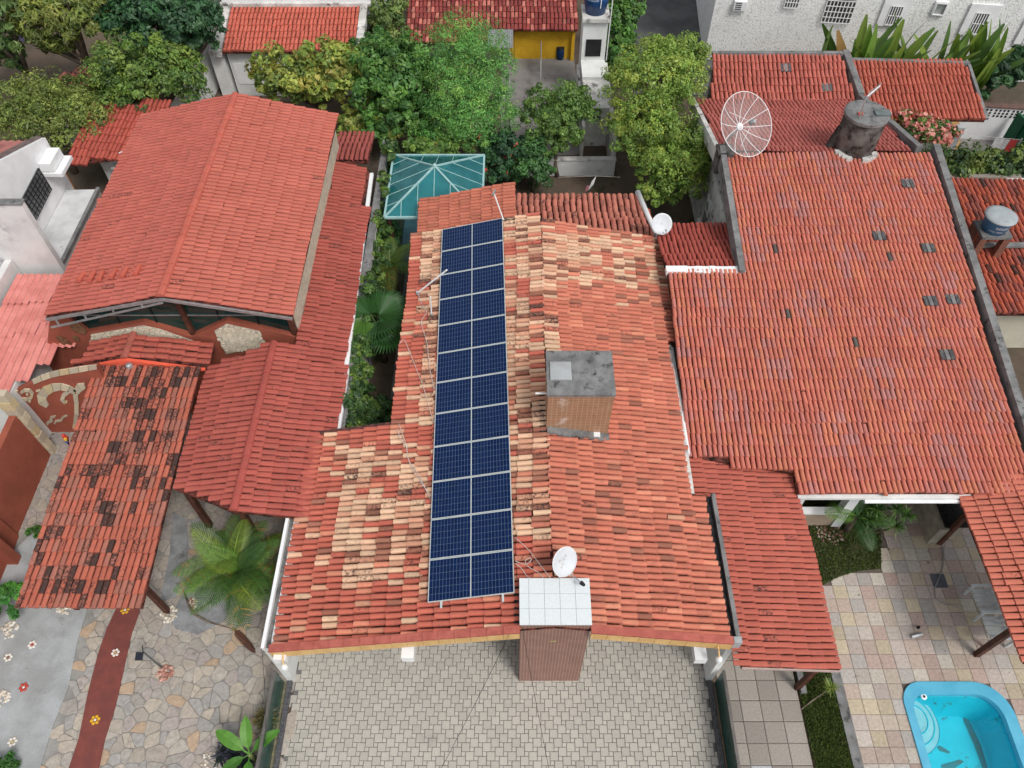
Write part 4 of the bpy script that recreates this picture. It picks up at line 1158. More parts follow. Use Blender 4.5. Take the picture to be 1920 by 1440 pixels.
for k in range(5): MB().box(-14.6 + k * .22, -14.44 + k * .22, 33.5, 33.6, 0, 3.6).build('board', mat('ochre_board', (.36, .21, .07), (.26, .15, .05), 3, .7), og)
MB().box(-14.7, -13.4, 33.61, 37, 0, 3.6).build('wall', WHITED, og)
lw = thing('white_yard_wall', 'white yard wall with a mossy top running back past the trees', 'wall', (-13.6, 30, 0))
MB().prism([(-14.1, 28.2, 0), (-13.95, 28.2, 0), (-13.2, 36, 0), (-13.35, 36, 0)], (0, 0, 2.0)).build('wall_body', WHITE, lw)
MB().prism([(-14.13, 28.15, 2.0), (-13.92, 28.15, 2.0), (-13.17, 36, 2.0), (-13.38, 36, 2.0)], (0, 0, .05)).build('coping', mat('mossy_top', (.14, .08, .07), (.08, .06, .05), 4, .95), lw)
ol = thing('old_lean_to', 'low dark stained tile roof in the earth yard between the trees', 'shed', (-17, 29, 0))
OR = Roof(ol)
op = (0, 28, 1.7, 0, .12)
Op = [Vector((x, y, pz(op, x, y))) for x, y in [(-19.5, 28.0), (-15.3, 28.0), (-15.3, 30.6), (-19.0, 30.6)]]
rO = deck('roof', Op, ol)
OR.field(rO, Op, (-.2, -1, -.1), .19, .4, 'barrel', lambda r, u, v, i, j: jitc(r, S(140, 82, 76), .2, r.uniform(.1, .5)), seed=44); OR.finish(0)
MB().box(-19, -15.5, 28.4, 30.4, 0, 1.6).build('wall', WHITED, ol)

yh = thing('yellow_house', 'house with a dark red stained tile roof and a yellow back wall', 'house', (-.8, 36, 0))
YR = Roof(yh)
ypl = (0, 34.7, 1.6, 0, .27)
Yp = [Vector((x, y, pz(ypl, x, y))) for x, y in [(-4.9, 34.0), (-.4, 34.0), (-.4, 34.75), (3.05, 34.75), (3.05, 39.5), (-4.9, 39.5)]]
rY = deck('roof', Yp, yh)
YR.field(rY, Yp, (0, -1, -.27), .185, .36, 'plan', lambda r, u, v, i, j: jitc(r, S(140, 66, 62) if r.random() < .75 else S(186, 112, 100), .2, r.uniform(-.1, .35)), seed=45); YR.finish(300)
YEL = mat('yellow_render', S(222, 176, 48, .9), S(206, 160, 40, .9), 2, .85, fine=.05, stain=(S(150, 120, 70), 2, .62, .8))
MB().box(-.1, 2.95, 35.05, 35.2, 0, 1.62).build('wall', YEL, yh); MB().box(-4.7, -.11, 34.9, 35.1, 0, 1.5).build('wall', WHITED, yh)
MB().box(2.8, 2.95, 34.85, 35.04, 0, 1.6).build('wall', YEL, yh)
sheet_roof(yh, -1.1, .05, 33.3, 34.6, (0, 33.9, 1.62, 0, .12), METAL, .09, .02, 'grey_sheet')
gt = MB()
for k in range(8): gt.box(-.75 + k * .12, -.73 + k * .12, 34.8, 34.83, 0, 1.45)
gt.build('window_grille', DARK, yh)

ap = thing('apartment_block', 'tall pale pebble dashed apartment wall with barred windows behind the banana row', 'building', (17, 36, 0))
AV0, AV1 = Vector((9.2, 35.0, 0)), Vector((27.5, 32.6, 0))
adir = (AV1 - AV0).normalized(); anor = Vector((adir.y, -adir.x, 0))
if anor.y > 0: anor = -anor
def apt_mat():
    m, nt, b = base_mat('pebble_dash', .95, .15)
    n = noise(nt, 16, 3, .75); n2 = noise(nt, .4, 3)
    col = mixc(nt, ramp(nt, n.outputs['Fac'], .36, .52), (.50, .50, .495), (.86, .865, .85))
    col = mixc(nt, 1, col, mixc(nt, n2.outputs['Fac'], (.85,) * 3, (1.1,) * 3), 'MULTIPLY')
    mpg = nd(nt, 'ShaderNodeMapping'); mpg.inputs['Scale'].default_value = (2.2, 2.2, .22); nt.links.new(nd(nt, 'ShaderNodeNewGeometry').outputs['Position'], mpg.inputs['Vector'])
    n5 = noise(nt, 1.0, 6, .7, mpg.outputs['Vector']); col = mixc(nt, ramp(nt, n5.outputs['Fac'], .54, .82, 0, .42), col, (.30, .30, .285))
    nt.links.new(col, b.inputs['Base Color']); bump(nt, b, n.outputs['Fac'], .7, .04); return m
MB().prism([AV0, AV1, AV1 - anor * 12, AV0 - anor * 12 + adir * -.6], (0, 0, 8)).build('wall', apt_mat(), ap)
def on_apt(u, v, d=0.0):
    dr = ray(u, v); t = ((AV0 + anor * d) - Vector(CAMP)).dot(anor) / Vector(dr).dot(anor); return Vector(CAMP) + Vector(dr) * t
def apt_win(c, w, h, frame, bars=6, rows=3, glass=(.10, .085, .075)):
    up = Vector((0, 0, 1)); a = c - adir * (w / 2) - up * (h / 2)
    def slab_(x0, x1, z0, z1, d0, d1, nm, m, par):
        q = [c + adir * x0 + up * z0 + anor * d0, c + adir * x1 + up * z0 + anor * d0, c + adir * x1 + up * z1 + anor * d0, c + adir * x0 + up * z1 + anor * d0]
        return MB().prism(q, anor * (d1 - d0)).build(nm, m, par)
    g = slab_(-w / 2, w / 2, -h / 2, h / 2, .004, .03, 'window', mat('window_dark', glass, tuple(x * .6 for x in glass), 2, .3), ap)
    if frame:
        slab_(-w / 2 - frame, w / 2 + frame, h / 2, h / 2 + frame, .003, .10, 'surround', WHITEC, g); slab_(-w / 2 - frame, w / 2 + frame, -h / 2 - frame * .25, -h / 2, .003, .10, 'surround', WHITEC, g)
        slab_(-w / 2 - frame, -w / 2, -h / 2, h / 2, .003, .10, 'surround', WHITEC, g); slab_(w / 2, w / 2 + frame, -h / 2, h / 2, .003, .10, 'surround', WHITEC, g)
    for k in range(bars + 1):
        x = -w / 2 + w * k / bars; slab_(x - .02, x + .02, -h / 2 - .05, h / 2, .11, .13, 'bar', WHITEC, g)
    for k in range(rows):
        z = -h / 2 + h * k / max(1, rows - 1) ; slab_(-w / 2, w / 2, z - .015, z + .015, .131, .15, 'bar', WHITEC, g)
apt_win(on_apt(1572, 20), 1.25, 1.0, 0, 8, 5); apt_win(on_apt(1676, 27), .52, .85, .34, 5, 3); apt_win(on_apt(1834, 42), .55, .95, .36, 5, 3)
apt_win(on_apt(1485, 2), .6, .5, 0, 5, 3); apt_win(on_apt(1762, 15), .45, .5, .06, 1, 2, (.35, .37, .36)); apt_win(on_apt(1940, 60), .6, .9, .36, 5, 3)
acp = on_apt(1388, 12, .2)
ac = thing('window_air_conditioner', 'small white air conditioner set in the pebble dashed apartment wall', 'air conditioner', acp)
q = [acp - adir * .28 - Vector((0, 0, .2)), acp + adir * .28 - Vector((0, 0, .2)), acp + adir * .28 + Vector((0, 0, .2)), acp - adir * .28 + Vector((0, 0, .2))]
MB().prism(q, -anor * .3).build('casing', WHITEC, ac)
for k in range(4):
    z = Vector((0, 0, -.15 + k * .09)); MB().prism([p_ + anor * .005 for p_ in (acp - adir * .22 + z, acp + adir * .05 + z, acp + adir * .05 + z + Vector((0, 0, .04)), acp - adir * .22 + z + Vector((0, 0, .04)))], anor * .01).build('louvre', DARK, ac)
MB().prism([AV0 + anor * .05 + adir * .5, AV0 + anor * .05 + adir * .55, AV0 + anor * .02 + adir * .55, AV0 + anor * .02 + adir * .5], (0, 0, .01)).build('footing', CONC, ap)
# ================================================================== RIGHT HOUSE
right_house = thing('right_house', 'large house with a broad even red barrel tile roof beside the solar house', 'house', (10, 16, 0))
RR = Roof(right_house)
mpl = (0, 9.93, 2.6, 0, .173)
Mp = [Vector((x, y, pz(mpl, x, y))) for x, y in [(7.0, 21.45), (13.75, 21.45), (13.6, 9.93), (7.42, 9.93), (7.42, 10.5), (4.72, 10.9), (4.68, 16.75), (7.0, 16.75)]]
rM = deck('roof', Mp, right_house)
def rcol(r, u, v, i, j):
    if r.random() < .0012: return jitc(r, S(96, 92, 88), .2, .1)
    k = math.sin(i * .31) * math.sin(j * .53 + i * .05)
    b = S(194, 114, 98) if r.random() < .7 else S(188, 118, 108)
    if k > .45 and r.random() < .6: b = S(184, 124, 118)
    if r.random() < .2: b = S(198, 122, 98)
    return jitc(r, b, .07, r.uniform(-.45, -.15) + .18 * patch(u, v, .01))
RR.field(rM, Mp, (0, -1, -.173), .137, .335, 'barrel', rcol, seed=51, jit=.7)
ep = (0, 16.95, 3.72, 0, -.22)
Ep = [Vector((x, y, pz(ep, x, y))) for x, y in [(4.66, 16.98), (6.98, 16.98), (7.05, 19.6), (4.76, 19.6)]]
rE = deck('roof', Ep, right_house)
dk = lambda r, u, v, i, j: jitc(r, S(164, 80, 70), .1, r.uniform(-.3, .05))
RR.field(rE, Ep, (0, 1, -.22), .15, .36, 'barrel', dk, seed=52)
fp = (0, 21.5, 4.6, 0, -.28)
Fp = [Vector((x, y, pz(fp, x, y))) for x, y in [(6.9, 21.5), (13.2, 21.5), (13.3, 26.55), (7.05, 26.55)]]
rF = deck('roof', Fp, right_house)
RR.field(rF, Fp, (0, 1, -.28), .15, .36, 'barrel', lambda r, u, v, i, j: jitc(r, S(172, 96, 88), .1, r.uniform(-.3, .08)), seed=53)
gp = (0, 26.6, 3.2, 0, .42)
Gp = [Vector((x, y, pz(gp, x, y))) for x, y in [(7.6, 26.62), (13.1, 26.62), (12.8, 28.45), (7.85, 28.45)]]
rG = deck('roof', Gp, right_house)
RR.field(rG, Gp, (0, -1, -.42), .165, .36, 'barrel', lambda r, u, v, i, j: jitc(r, S(178, 100, 88), .14, r.uniform(-.3, .12)), seed=54)
hp = (0, 26.1, 2.8, 0, .31)
Hp = [Vector((x, y, pz(hp, x, y))) for x, y in [(14.2, 26.1), (18.1, 26.0), (17.9, 28.5), (13.4, 28.7), (13.5, 27.0)]]
rH = deck('roof', Hp, right_house)
RR.field(rH, Hp, (0, -1, -.31), .165, .4, 'barrel', lambda r, u, v, i, j: jitc(r, S(174, 94, 78), .12, r.uniform(-.3, .05)), seed=55)
lp2 = (4.7, 0, 2.72, -.11, 0)
Qp = [Vector((x, y, pz(lp2, x, y))) for x, y in [(5.16, 5.46), (7.47, 5.48), (7.46, 10.75), (4.68, 11.2), (4.75, 9.7), (5.16, 9.7)]]
rQ = deck('roof', Qp, right_house)
RR.field(rQ, Qp, (1, 0, -.11), .152, .36, 'plan', lambda r, u, v, i, j: jitc(r, S(178, 96, 82), .08, r.uniform(-.3, .05) + (.42 if r.random() < .05 else 0)), seed=56, jit=.6)
RR.finish(300)
# skylight tiles (dark glass) and grey spots
GLT = mat('dark_glass_tile', (.04, .042, .045), (.12, .12, .12), 12, .3, .5)
for u, v in ((1701, 345), (1740, 466), (1744, 565), (1786, 562), (1775, 666), (1648, 443), (1473, 128), (1550, 165)):
    pl = mpl if v > 300 else gp
    c = PL(u, v, (pl[0], pl[1], pl[2] + .10, pl[3], pl[4]))
    for k in (-1, 0, 1):
        o = MB().prism([c + Vector((k * .137 - .055, -.17, -.17 * pl[4] + .03)), c + Vector((k * .137 + .055, -.17, -.17 * pl[4] + .03)), c + Vector((k * .137 + .055, .17, .17 * pl[4] + .0)), c + Vector((k * .137 - .055, .17, .17 * pl[4] + .0))], (0, 0, .03)).build('glass_tile', GLT if k != 0 else CONC, rM)
# parapets, walls
MB().prism([(6.98, 16.7, pz(mpl, 0, 16.7) - .3), (6.98, 21.6, pz(mpl, 0, 21.6) - .3), (6.98, 21.6, pz(mpl, 0, 21.6) + .22), (6.98, 16.7, pz(mpl, 0, 16.7) + .2)], (-.18, 0, 0)).build('parapet', CONC, right_house)
MB().prism([(13.7, 9.9, 2.3), (13.85, 21.7, 4.2), (13.85, 21.7, 4.82), (13.7, 9.9, 2.86)], (.22, 0, 0)).build('parapet', CONC, right_house)
MB().prism([(13.3, 21.6, 4.3), (13.15, 26.6, 3.0), (13.15, 26.6, 3.5), (13.3, 21.6, 4.8)], (.2, 0, 0)).build('parapet', CONC, right_house)
MB().prism([(12.86, 28.6, 3.2), (13.15, 26.62, 2.8), (13.15, 26.62, 3.55), (12.86, 28.6, 4.15)], (.25, 0, 0)).build('parapet', CONC, right_house)
MB().prism([(6.86, 21.6, 4.2), (7.0, 26.5, 2.9), (7.0, 26.5, 3.35), (6.86, 21.6, 4.72)], (-.15, 0, 0)).build('parapet', WHITED, right_house)
MB().bar((7.8, 28.52, 4.02), (13.0, 28.5, 4.02), .18, .16).build('ridge_coping', CONC, right_house); MB().bar((13.4, 28.75, 3.62), (18.0, 28.55, 3.60), .16, .14).build('ridge_coping', CONC, right_house)
MB().bar((18.15, 26.0, 2.82), (17.98, 28.5, 3.58), .12, .1).build('verge', CONC, right_house)
r = random.Random(5); mb = MB(); x = 4.64
while x < 7.0:
    L = r.uniform(.12, .3); mb.box(x, min(x + L, 7.02), 16.74 + r.uniform(-.03, .02), 16.99, 3.70, 3.86 + r.uniform(0, .03)); x += L
mb.build('white_mortar', WHITEC, right_house)
MB().box(4.62, 4.70, 10.9, 16.8, 2.6, 3.0).build('white_edge', WHITEC, right_house)
for x0, x1, y0, y1, z1 in ((7.5, 13.6, 11.6, 11.75, 2.5), (7.15, 7.3, 16.9, 26.3, 3.0), (13.3, 13.5, 11.8, 26.4, 2.6), (4.85, 5.0, 11.0, 19.4, 2.6), (7.9, 12.8, 26.7, 26.9, 3.0), (7.9, 12.8, 28.2, 28.4, 3.6), (5.0, 7.14, 19.2, 19.35, 2.8)):
    MB().box(x0, x1, y0, y1, 0, z1).build('wall', WHITED, right_house)
# veranda under the eave towards the pool
MB().box(7.45, 13.5, 9.82, 9.95, 2.44, 2.54).build('eave_board', WHITE, right_house)
MB().tube([(9.2, 9.78, 2.42), (13.4, 9.78, 2.42)], .05, 8).build('eave_pipe', WHITEC, right_house)
for x in (7.85, 9.35): MB().box(x - .14, x + .14, 10.25, 10.5, 0, 2.45).build('pillar', WHITEC, right_house)
MB().box(8.0, 9.2, 10.3, 10.45, 0, .75).build('low_wall', mat('tan_render', (.42, .33, .25), (.36, .28, .21), 3, .85), right_house)
MB().box(7.99, 9.21, 10.27, 10.48, .75, .82).build('sill', WHITEC, right_house)
MB().box(7.3, 7.45, 5.6, 10.2, 0, .12).build('plinth', CONC, right_house)
for y in (5.75, 8.0): MB().bar((7.25, y, 0), (7.25, y, 2.3), .12, .12).build('post', WOOD, right_house)
for x in (5.3, 6.4, 7.3): MB().bar((x, 5.52, pz(lp2, x, 0) - .16), (x, 9.6, pz(lp2, x, 0) - .16), .07, .1).build('rafter', WOOD, right_house)
MB().bar((5.18, 5.45, pz(lp2, 5.18, 0) - .05), (7.47, 5.45, pz(lp2, 7.47, 0) - .05), .03, .08).build('fascia', mat('pink_fascia', (.52, .40, .36), (.45, .34, .31), 3, .8), right_house)
# yard pillar of the rear roof
MB().box(17.0, 17.25, 25.6, 25.85, 0, 2.7).build('pillar', CONCL, right_house)

# ---- round concrete water tank with stub wall
ct = thing('round_concrete_tank', 'blackened round concrete water tank standing through the red roof ridge', 'water tank', (11.35, 21.75, 4.4))
ctm = mat('mouldy_concrete', (.17, .165, .155), (.06, .055, .05), 1.8, .95, stain=((.018, .016, .015), 2.4, .48, .62))
MB().lathe((11.3, 21.8, 4.2), [(.66, 0), (.66, 1.55), (.62, 1.62)], 28).build('tank_body', ctm, ct, True)
MB().lathe((11.3, 21.8, 5.82), [(.70, 0), (.70, .10), (.66, .12)], 28).build('lid', CONC, ct)
MB().box(11.5, 11.98, 21.55, 21.85, 5.94, 6.0).build('hatch', mat('green_grey_slab', (.16, .19, .19), (.11, .13, .13), 4, .9), ct)
MB().box(10.95, 11.1, 21.6, 21.72, 5.94, 6.0).build('brick', VT, ct)
MB().prism([(10.35, 21.75, 4.3), (10.55, 21.75, 4.3), (10.75, 21.75, 5.3), (10.6, 21.75, 5.35)], (0, .2, 0)).build('stub_wall', ctm, ct)
r = random.Random(3)
colA, colB = MB(), MB()
for k in range(16):
    a = math.pi * (1.05 + k * .9 / 15); c = Vector((11.3 + .72 * math.cos(a), 21.8 + .72 * math.sin(a), 0)); c.z = pz(mpl, 0, c.y) + .10
    if 2 <= k <= 5: colA.box(c.x - .1, c.x + .1, c.y - .10, c.y + .08, c.z - .1, c.z + .04 + r.uniform(0, .03))
    if 9 <= k <= 12: colB.box(c.x - .1, c.x + .1, c.y - .10, c.y + .08, c.z - .1, c.z + .04 + r.uniform(0, .03))
colA.build('sealant_collar', WHITED, ct); colB.build('sealant_collar', WHITED, ct)

# ---- dishes
def dish_obj(name, label, c, axis, rdish, depth, m, foot, ribs=0, mesh=False, lnb=True):
    t = thing(name, label, 'satellite dish', foot)
    ax = Vector(axis).normalized(); prof = [(max(.001, rdish * k / 8), depth * (k / 8) ** 2) for k in range(9)]
    d = MB().lathe(c, prof, 32, axis=ax, capend=False)
    o = d.build('reflector', m, t, True)
    if not mesh:
        md = o.modifiers.new('thickness', 'SOLIDIFY'); md.thickness = .012
    Q = ax.to_track_quat('Z', 'Y').to_matrix(); c = Vector(c)
    rim = [c + Q @ Vector((rdish * math.cos(a * math.pi / 18), rdish * math.sin(a * math.pi / 18), depth)) for a in range(37)]
    MB().tube(rim, .012 if mesh else .009, 5, caps=False).build('rim', WHITEC if not mesh else m_rib, t)
    for k in range(ribs):
        a = 2 * math.pi * (k + .3) / ribs
        MB().tube([c + Q @ Vector((math.cos(a) * p[0], math.sin(a) * p[0], p[1] + .012)) for p in prof], .011, 5).build('rib', m_rib, t)
    return t, Q, c
m_rib = WHITEC
DISHW = mat('dish_enamel', (.60, .63, .66), (.55, .58, .61), 3, .45, .4, fine=.04, bmp=0)
# mesh: real wires as one fine grid
def mesh_mat():
    m, nt, b = base_mat('wire_mesh', .5, .3)
    b.inputs['Base Color'].default_value = (.50, .49, .48, 1)
    tr = nd(nt, 'ShaderNodeBsdfTransparent'); mx = nd(nt, 'ShaderNodeMixShader')
    n = noise(nt, 1.5, 2); f = ramp(nt, n.outputs['Fac'], .3, .7, .20, .30)
    nt.links.new(f, mx.inputs[0]); nt.links.new(tr.outputs[0], mx.inputs[1]); nt.links.new(b.outputs[0], mx.inputs[2])
    nt.links.new(mx.outputs[0], nt.nodes['Material Output'].inputs['Surface']); return m
cD = P(1386, 238, 5.35)
axD = (Vector((.42, -.62, .72)))
bd, Q, c = dish_obj('mesh_dish', 'large see-through wire mesh satellite dish above the red roof ridge', cD, axD, 1.02, .36, mesh_mat(), (cD.x - .05, cD.y + .1, 4.3), 12, True)
MB().tube([c - Vector(axD).normalized() * .02, (cD.x - .35, cD.y + .25, 4.3)], .045, 8).build('mast', METAL, bd)
MB().lathe(c, [(.12, .0), (.12, .05), (.05, .07)], 12, axis=axD).build('hub', WHITEC, bd)
fe = c + Vector(axD).normalized() * .62
for k in range(3):
    a = 2.1 * k; MB().tube([c + Q @ Vector((math.cos(a) * .65, math.sin(a) * .65, .16)), fe], .008, 4).build('feed_strut', WHITEC, bd)
MB().lathe(fe - Vector(axD).normalized() * .06, [(.09, 0), (.10, .1), (.05, .18)], 12, axis=axD).build('feed_horn', METAL, bd)
tag(MB().box(6.72, 7.25, 21.2, 21.75, 4.0, 4.78).build('concrete_block', ctm), 'blackened concrete block at the roof corner below the mesh dish', 'concrete block')

cS = P(1240, 420, 3.75)
sd2, Q, c = dish_obj('round_dish', 'small round white dish seen face on beside the white coping', cS, (.12, -.75, .66), .33, .06, DISHW, (4.6, 19.0, 3.0))
MB().tube([c - Vector((0, -.05, .05)), (c.x - .1, c.y + .15, 3.1), (4.6, 19.15, 2.9)], .018, 6).build('mast', METAL, sd2)
MB().tube([c + Vector((0, -.02, -.2)), c + Vector((.12, -.4, -.1)), c + Vector((.08, -.45, .12))], .012, 5).build('feed_arm', METAL, sd2)
MB().lathe(c + Vector((.08, -.45, .12)), [(.03, 0), (.035, .07)], 8, axis=(0, 1, -.5)).build('feed_horn', METAL, sd2)

cF = P(1056, 1052, 4.55)
axF = (.55, -.55, .62)
fd, Q, c = dish_obj('lettered_dish', 'small white dish with faded lettering on the white tiled front chimney', cF, axF, .33, .06, DISHW, (1.05, 6.9, 4.08))
MB().tube([c - Vector(axF).normalized() * .02, (1.05, 6.97, 4.35), (1.05, 6.97, 4.08)], .025, 8).build('mast', METAL, fd)
MB().tube([c + Vector((.1, -.12, -.27)), (1.5, 6.75, 4.36)], .014, 6).build('feed_arm', METAL, fd)
MB().lathe((1.49, 6.76, 4.36), [(.045, 0), (.05, .05), (.03, .12)], 10, axis=(.6, -.4, -.3)).build('feed_horn', DARK, fd)
FADE = mat('faded_print', (.22, .17, .10), (.34, .28, .2), 9, .6, fine=0, bmp=0)
for txt, dy in (('SKY', .07), ('HDTV', -.04)):
    vs, fs = text_mesh(txt, .12)
    w = max(v[0] for v in vs)
    out = []
    for v in vs:
        x, y = v[0] - w / 2, v[1] + dy; rr2 = (x * x + y * y)
        out.append(c + Q @ Matrix.Rotation(rad(35), 3, 'Z') @ Vector((x, y, .06 * rr2 / .33 ** 2 + .012)))
    MB().raw(out, fs).build('lettering', FADE, fd)

# ================================================================== RIGHT POOLSIDE CANOPY
pc = thing('poolside_canopy', 'clay tile canopy on timber posts over the bench beside the pool', 'canopy', (13, 8, 0))
PR = Roof(pc)
ppl = (11.72, 0, 2.45, .16, 0)
Pp = [Vector((x, y, pz(ppl, x, y))) for x, y in [(11.72, 5.62), (15.2, 5.62), (15.2, 10.42), (11.68, 10.42)]]
rP = deck('roof', Pp, pc)
PR.field(rP, Pp, (-1, 0, -.16), .165, .37, 'plan', lambda r, u, v, i, j: jitc(r, S(188, 108, 90), .08, r.uniform(-.4, -.05) + (.4 if r.random() < .03 else 0)), seed=61, jit=.5)
PR.finish(300)
for x, y in ((12.19, 9.76), (12.12, 6.59), (14.6, 6.6), (14.6, 9.8)): MB().bar((x, y, 0), (x, y, pz(ppl, x, y) - .1), .13, .13).build('post', WOOD, pc)
for y in (6.59, 9.76): MB().bar((11.8, y, pz(ppl, 11.8, 0) - .16), (15, y, pz(ppl, 15, 0) - .16), .09, .14).build('beam', WOOD, pc)
bc = thing('barbecue_counter', 'stone clad counter with a black top under the poolside canopy', 'counter', (12.4, 10.2, 0))
STC = mat('clad_stone', (.40, .36, .28), (.28, .25, .2), 5, .8)
MB().box(11.85, 12.15, 9.75, 11.5, 0, .86).build('stone_side', STC, bc); MB().box(12.15, 12.6, 9.85, 10.0, 0, .86).build('stone_end', STC, bc)
MB().box(12.0, 12.7, 9.8, 11.5, .86, .92).build('black_top', mat('black_granite', (.012, .012, .013), (.02, .02, .02), 8, .15, .5), bc)
# double bench with table arm
bn = thing('white_garden_bench', 'white slatted double garden bench under the edge of the poolside canopy', 'bench', (12.75, 7.5, 0))
BW = mat('aged_white_paint', (.62, .66, .66), (.52, .56, .57), 6, .6, fine=.06)
for k in range(11):
    y = 6.86 + k * .125
    if 5 <= k <= 5: continue
    dx = .05 * math.sin(math.pi * ((k % 6) + .5) / 5.5)
    MB().box(12.42 - dx, 12.86, y, y + .095, .40, .425).build('seat_slat', BW, bn)
    MB().prism([(12.86, y, .42), (12.86, y + .095, .42), (13.08, y + .095, .88 + dx), (13.08, y, .88 + dx)], (.022, 0, -.01)).build('back_slat', BW, bn)
for y in (6.80, 7.50, 8.24):
    MB().bar((12.30, y, .60), (13.0, y, .64), .07, .03).build('armrest', BW, bn)
    MB().bar((12.38, y, 0), (12.38, y, .6), .05, .06).build('leg', BW, bn); MB().bar((12.95, y, 0), (13.0, y, .75), .05, .06).build('leg', BW, bn)
MB().box(12.90, 12.96, 6.8, 8.25, .6, .66).build('back_rail', BW, bn)
tag(MB().box(11.62, 12.02, 8.42, 8.82, .004, .012).build('drain_cover', mat('slate_cover', (.10, .11, .13), (.07, .075, .09), 4, .5)), 'square dark cover plate in the terrace beside the white bench', 'drain cover')
hs = MB().tube([(12.3, 9.65, .03), (12.05, 9.0, .02), (11.62, 8.4, .02), (11.55, 8.1, .02), (11.75, 7.95, .02), (12.1, 7.9, .02)], .014, 6)
tag(hs.build('garden_hose', mat('grey_hose', (.3, .3, .29), (.22, .22, .21), 5, .6)), 'thin grey hose lying across the terrace tiles', 'hose')
tag(MB().tube([(10.55, 7.05, .05), (10.85, 7.12, .05)], .05, 8).build('pipe_offcut', METAL), 'short grey pipe piece lying on the pool terrace', 'pipe')
tag(MB().lathe((10.82, 7.3, 0), [(.035, 0), (.04, .06), (.02, .11), (.02, .14)], 8).build('small_bottle', DARK), 'tiny dark bottle beside the pipe piece on the terrace', 'bottle')
tag(MB().box(13.15, 14.4, 4.4, 5.7, .004, .02).build('dark_mat', mat('black_slate', (.06, .062, .07), (.04, .04, .045), 3, .7)), 'dark slate paved corner beyond the pool beside the canopy', 'paving')

# ================================================================== POOL
pool = thing('swimming_pool', 'blue fibreglass swimming pool with round corner steps in the stone terrace', 'swimming pool', (11.2, 4.2, 0))
def rrect(x0, x1, y0, y1, rl, rr_, n=10):
    pts = []
    for cx, cy, a0, rr in ((x1 - rr_, y1 - rr_, 0, rr_), (x0 + rl, y1 - rl, 90, rl), (x0 + .3, y0 + .3, 180, .3), (x1 - .3, y0 + .3, 270, .3)):
        for k in range(n + 1):
            a = rad(a0 + 90 * k / n); pts.append((cx + rr * math.cos(a), cy + rr * math.sin(a)))
    return pts
o_ = rrect(*POOL, .55, .85); i_ = rrect(POOL[0] + .20, POOL[1] - .28, POOL[2] + .26, POOL[3] - .30, .42, .62); f_ = rrect(POOL[0] + .34, POOL[1] - .5, POOL[2] + .4, POOL[3] - .6, .3, .45)
n = len(o_)
RIM = mat('pale_blue_gelcoat', S(96, 184, 214, .95), S(84, 172, 206, .95), 2, .35, .5, fine=.04, bmp=0)
BAS = mat('turquoise_gelcoat', (.03, .62, .76), (.025, .56, .70), 1.2, .5, .3, fine=.04, bmp=0, stain=((.075, .22, .24), 1.6, .60, .66))
rim = MB()
for k in range(n):
    l = (k + 1) % n
    rim.poly([(*o_[k], .0), (*o_[l], .0), (*o_[l], .045), (*o_[k], .045)]); rim.poly([(*o_[k], .045), (*o_[l], .045), (*i_[l], .05), (*i_[k], .05)])
    rim.poly([(*i_[k], .05), (*i_[l], .05), (*i_[l], -.16), (*i_[k], -.16)])
rim.build('rim', RIM, pool)
bs = MB()
for k in range(n):
    l = (k + 1) % n; bs.poly([(*i_[k], -.16), (*i_[l], -.16), (*f_[l], -.95), (*f_[k], -.95)])
bs.poly([(*p, -.95) for p in f_]); bs.build('basin', BAS, pool)
STP = mat('step_gelcoat', (.36, .70, .75), (.30, .64, .71), 3, .45, .4, fine=.04, bmp=0)
cxs, cys = POOL[0] + .22, POOL[3] - .86
for k, (rr, z) in enumerate(((.34, -.17), (.56, -.32), (.76, -.50))):
    pts = [(cxs + .02, cys + rr * 1.05)] + [(cxs + rr * math.cos(rad(a)) * 1.0, cys + rr * 1.05 * math.sin(rad(a))) for a in range(80, -91, -10)] + [(cxs + .02, cys - rr * 1.05)]
    pts = [(x, min(y, POOL[3] - .36)) for x, y in pts]
    so_ = MB().prism([(x, y, -.94) for x, y in pts], (0, 0, z + 0.94)).build('step', STP, pool)
    MB().tube([(x, y, z + .004) for x, y in pts[1:-1]], .018, 5).build('step_edge', BAS, so_)
def water_mat():
    m, nt, b = base_mat('pool_water', .03, .5)
    nt.nodes.remove(b)
    tr = nd(nt, 'ShaderNodeBsdfTransparent'); tr.inputs['Color'].default_value = (.88, .985, 1, 1)
    gl = nd(nt, 'ShaderNodeBsdfGlossy'); gl.inputs['Roughness'].default_value = .03
    fr = nd(nt, 'ShaderNodeFresnel'); fr.inputs['IOR'].default_value = 1.33
    n = noise(nt, 5, 2); bp = nd(nt, 'ShaderNodeBump'); bp.inputs['Strength'].default_value = .35; bp.inputs['Distance'].default_value = .03
    nt.links.new(n.outputs['Fac'], bp.inputs['Height']); nt.links.new(bp.outputs[0], gl.inputs['Normal']); nt.links.new(bp.outputs[0], fr.inputs['Normal'])
    mx = nd(nt, 'ShaderNodeMixShader'); nt.links.new(fr.outputs[0], mx.inputs[0]); nt.links.new(tr.outputs[0], mx.inputs[1]); nt.links.new(gl.outputs[0], mx.inputs[2])
    nt.links.new(mx.outputs[0], nt.nodes['Material Output'].inputs['Surface']); return m
MB().poly([(*p, -.10) for p in rrect(POOL[0] + .202, POOL[1] - .282, POOL[2] + .262, POOL[3] - .302, .418, .618)]).build('water', water_mat(), pool)
jt = MB().lathe((cxs + .36, POOL[3] - .35, -.06), [(.075, 0), (.075, .035), (.05, .045)], 16); j_ = jt.build('inlet_ring', WHITEC, pool)
MB().lathe((cxs + .36, POOL[3] - .35, -.014), [(.035, 0), (.03, .006)], 12).build('inlet_hole', DARK, j_)
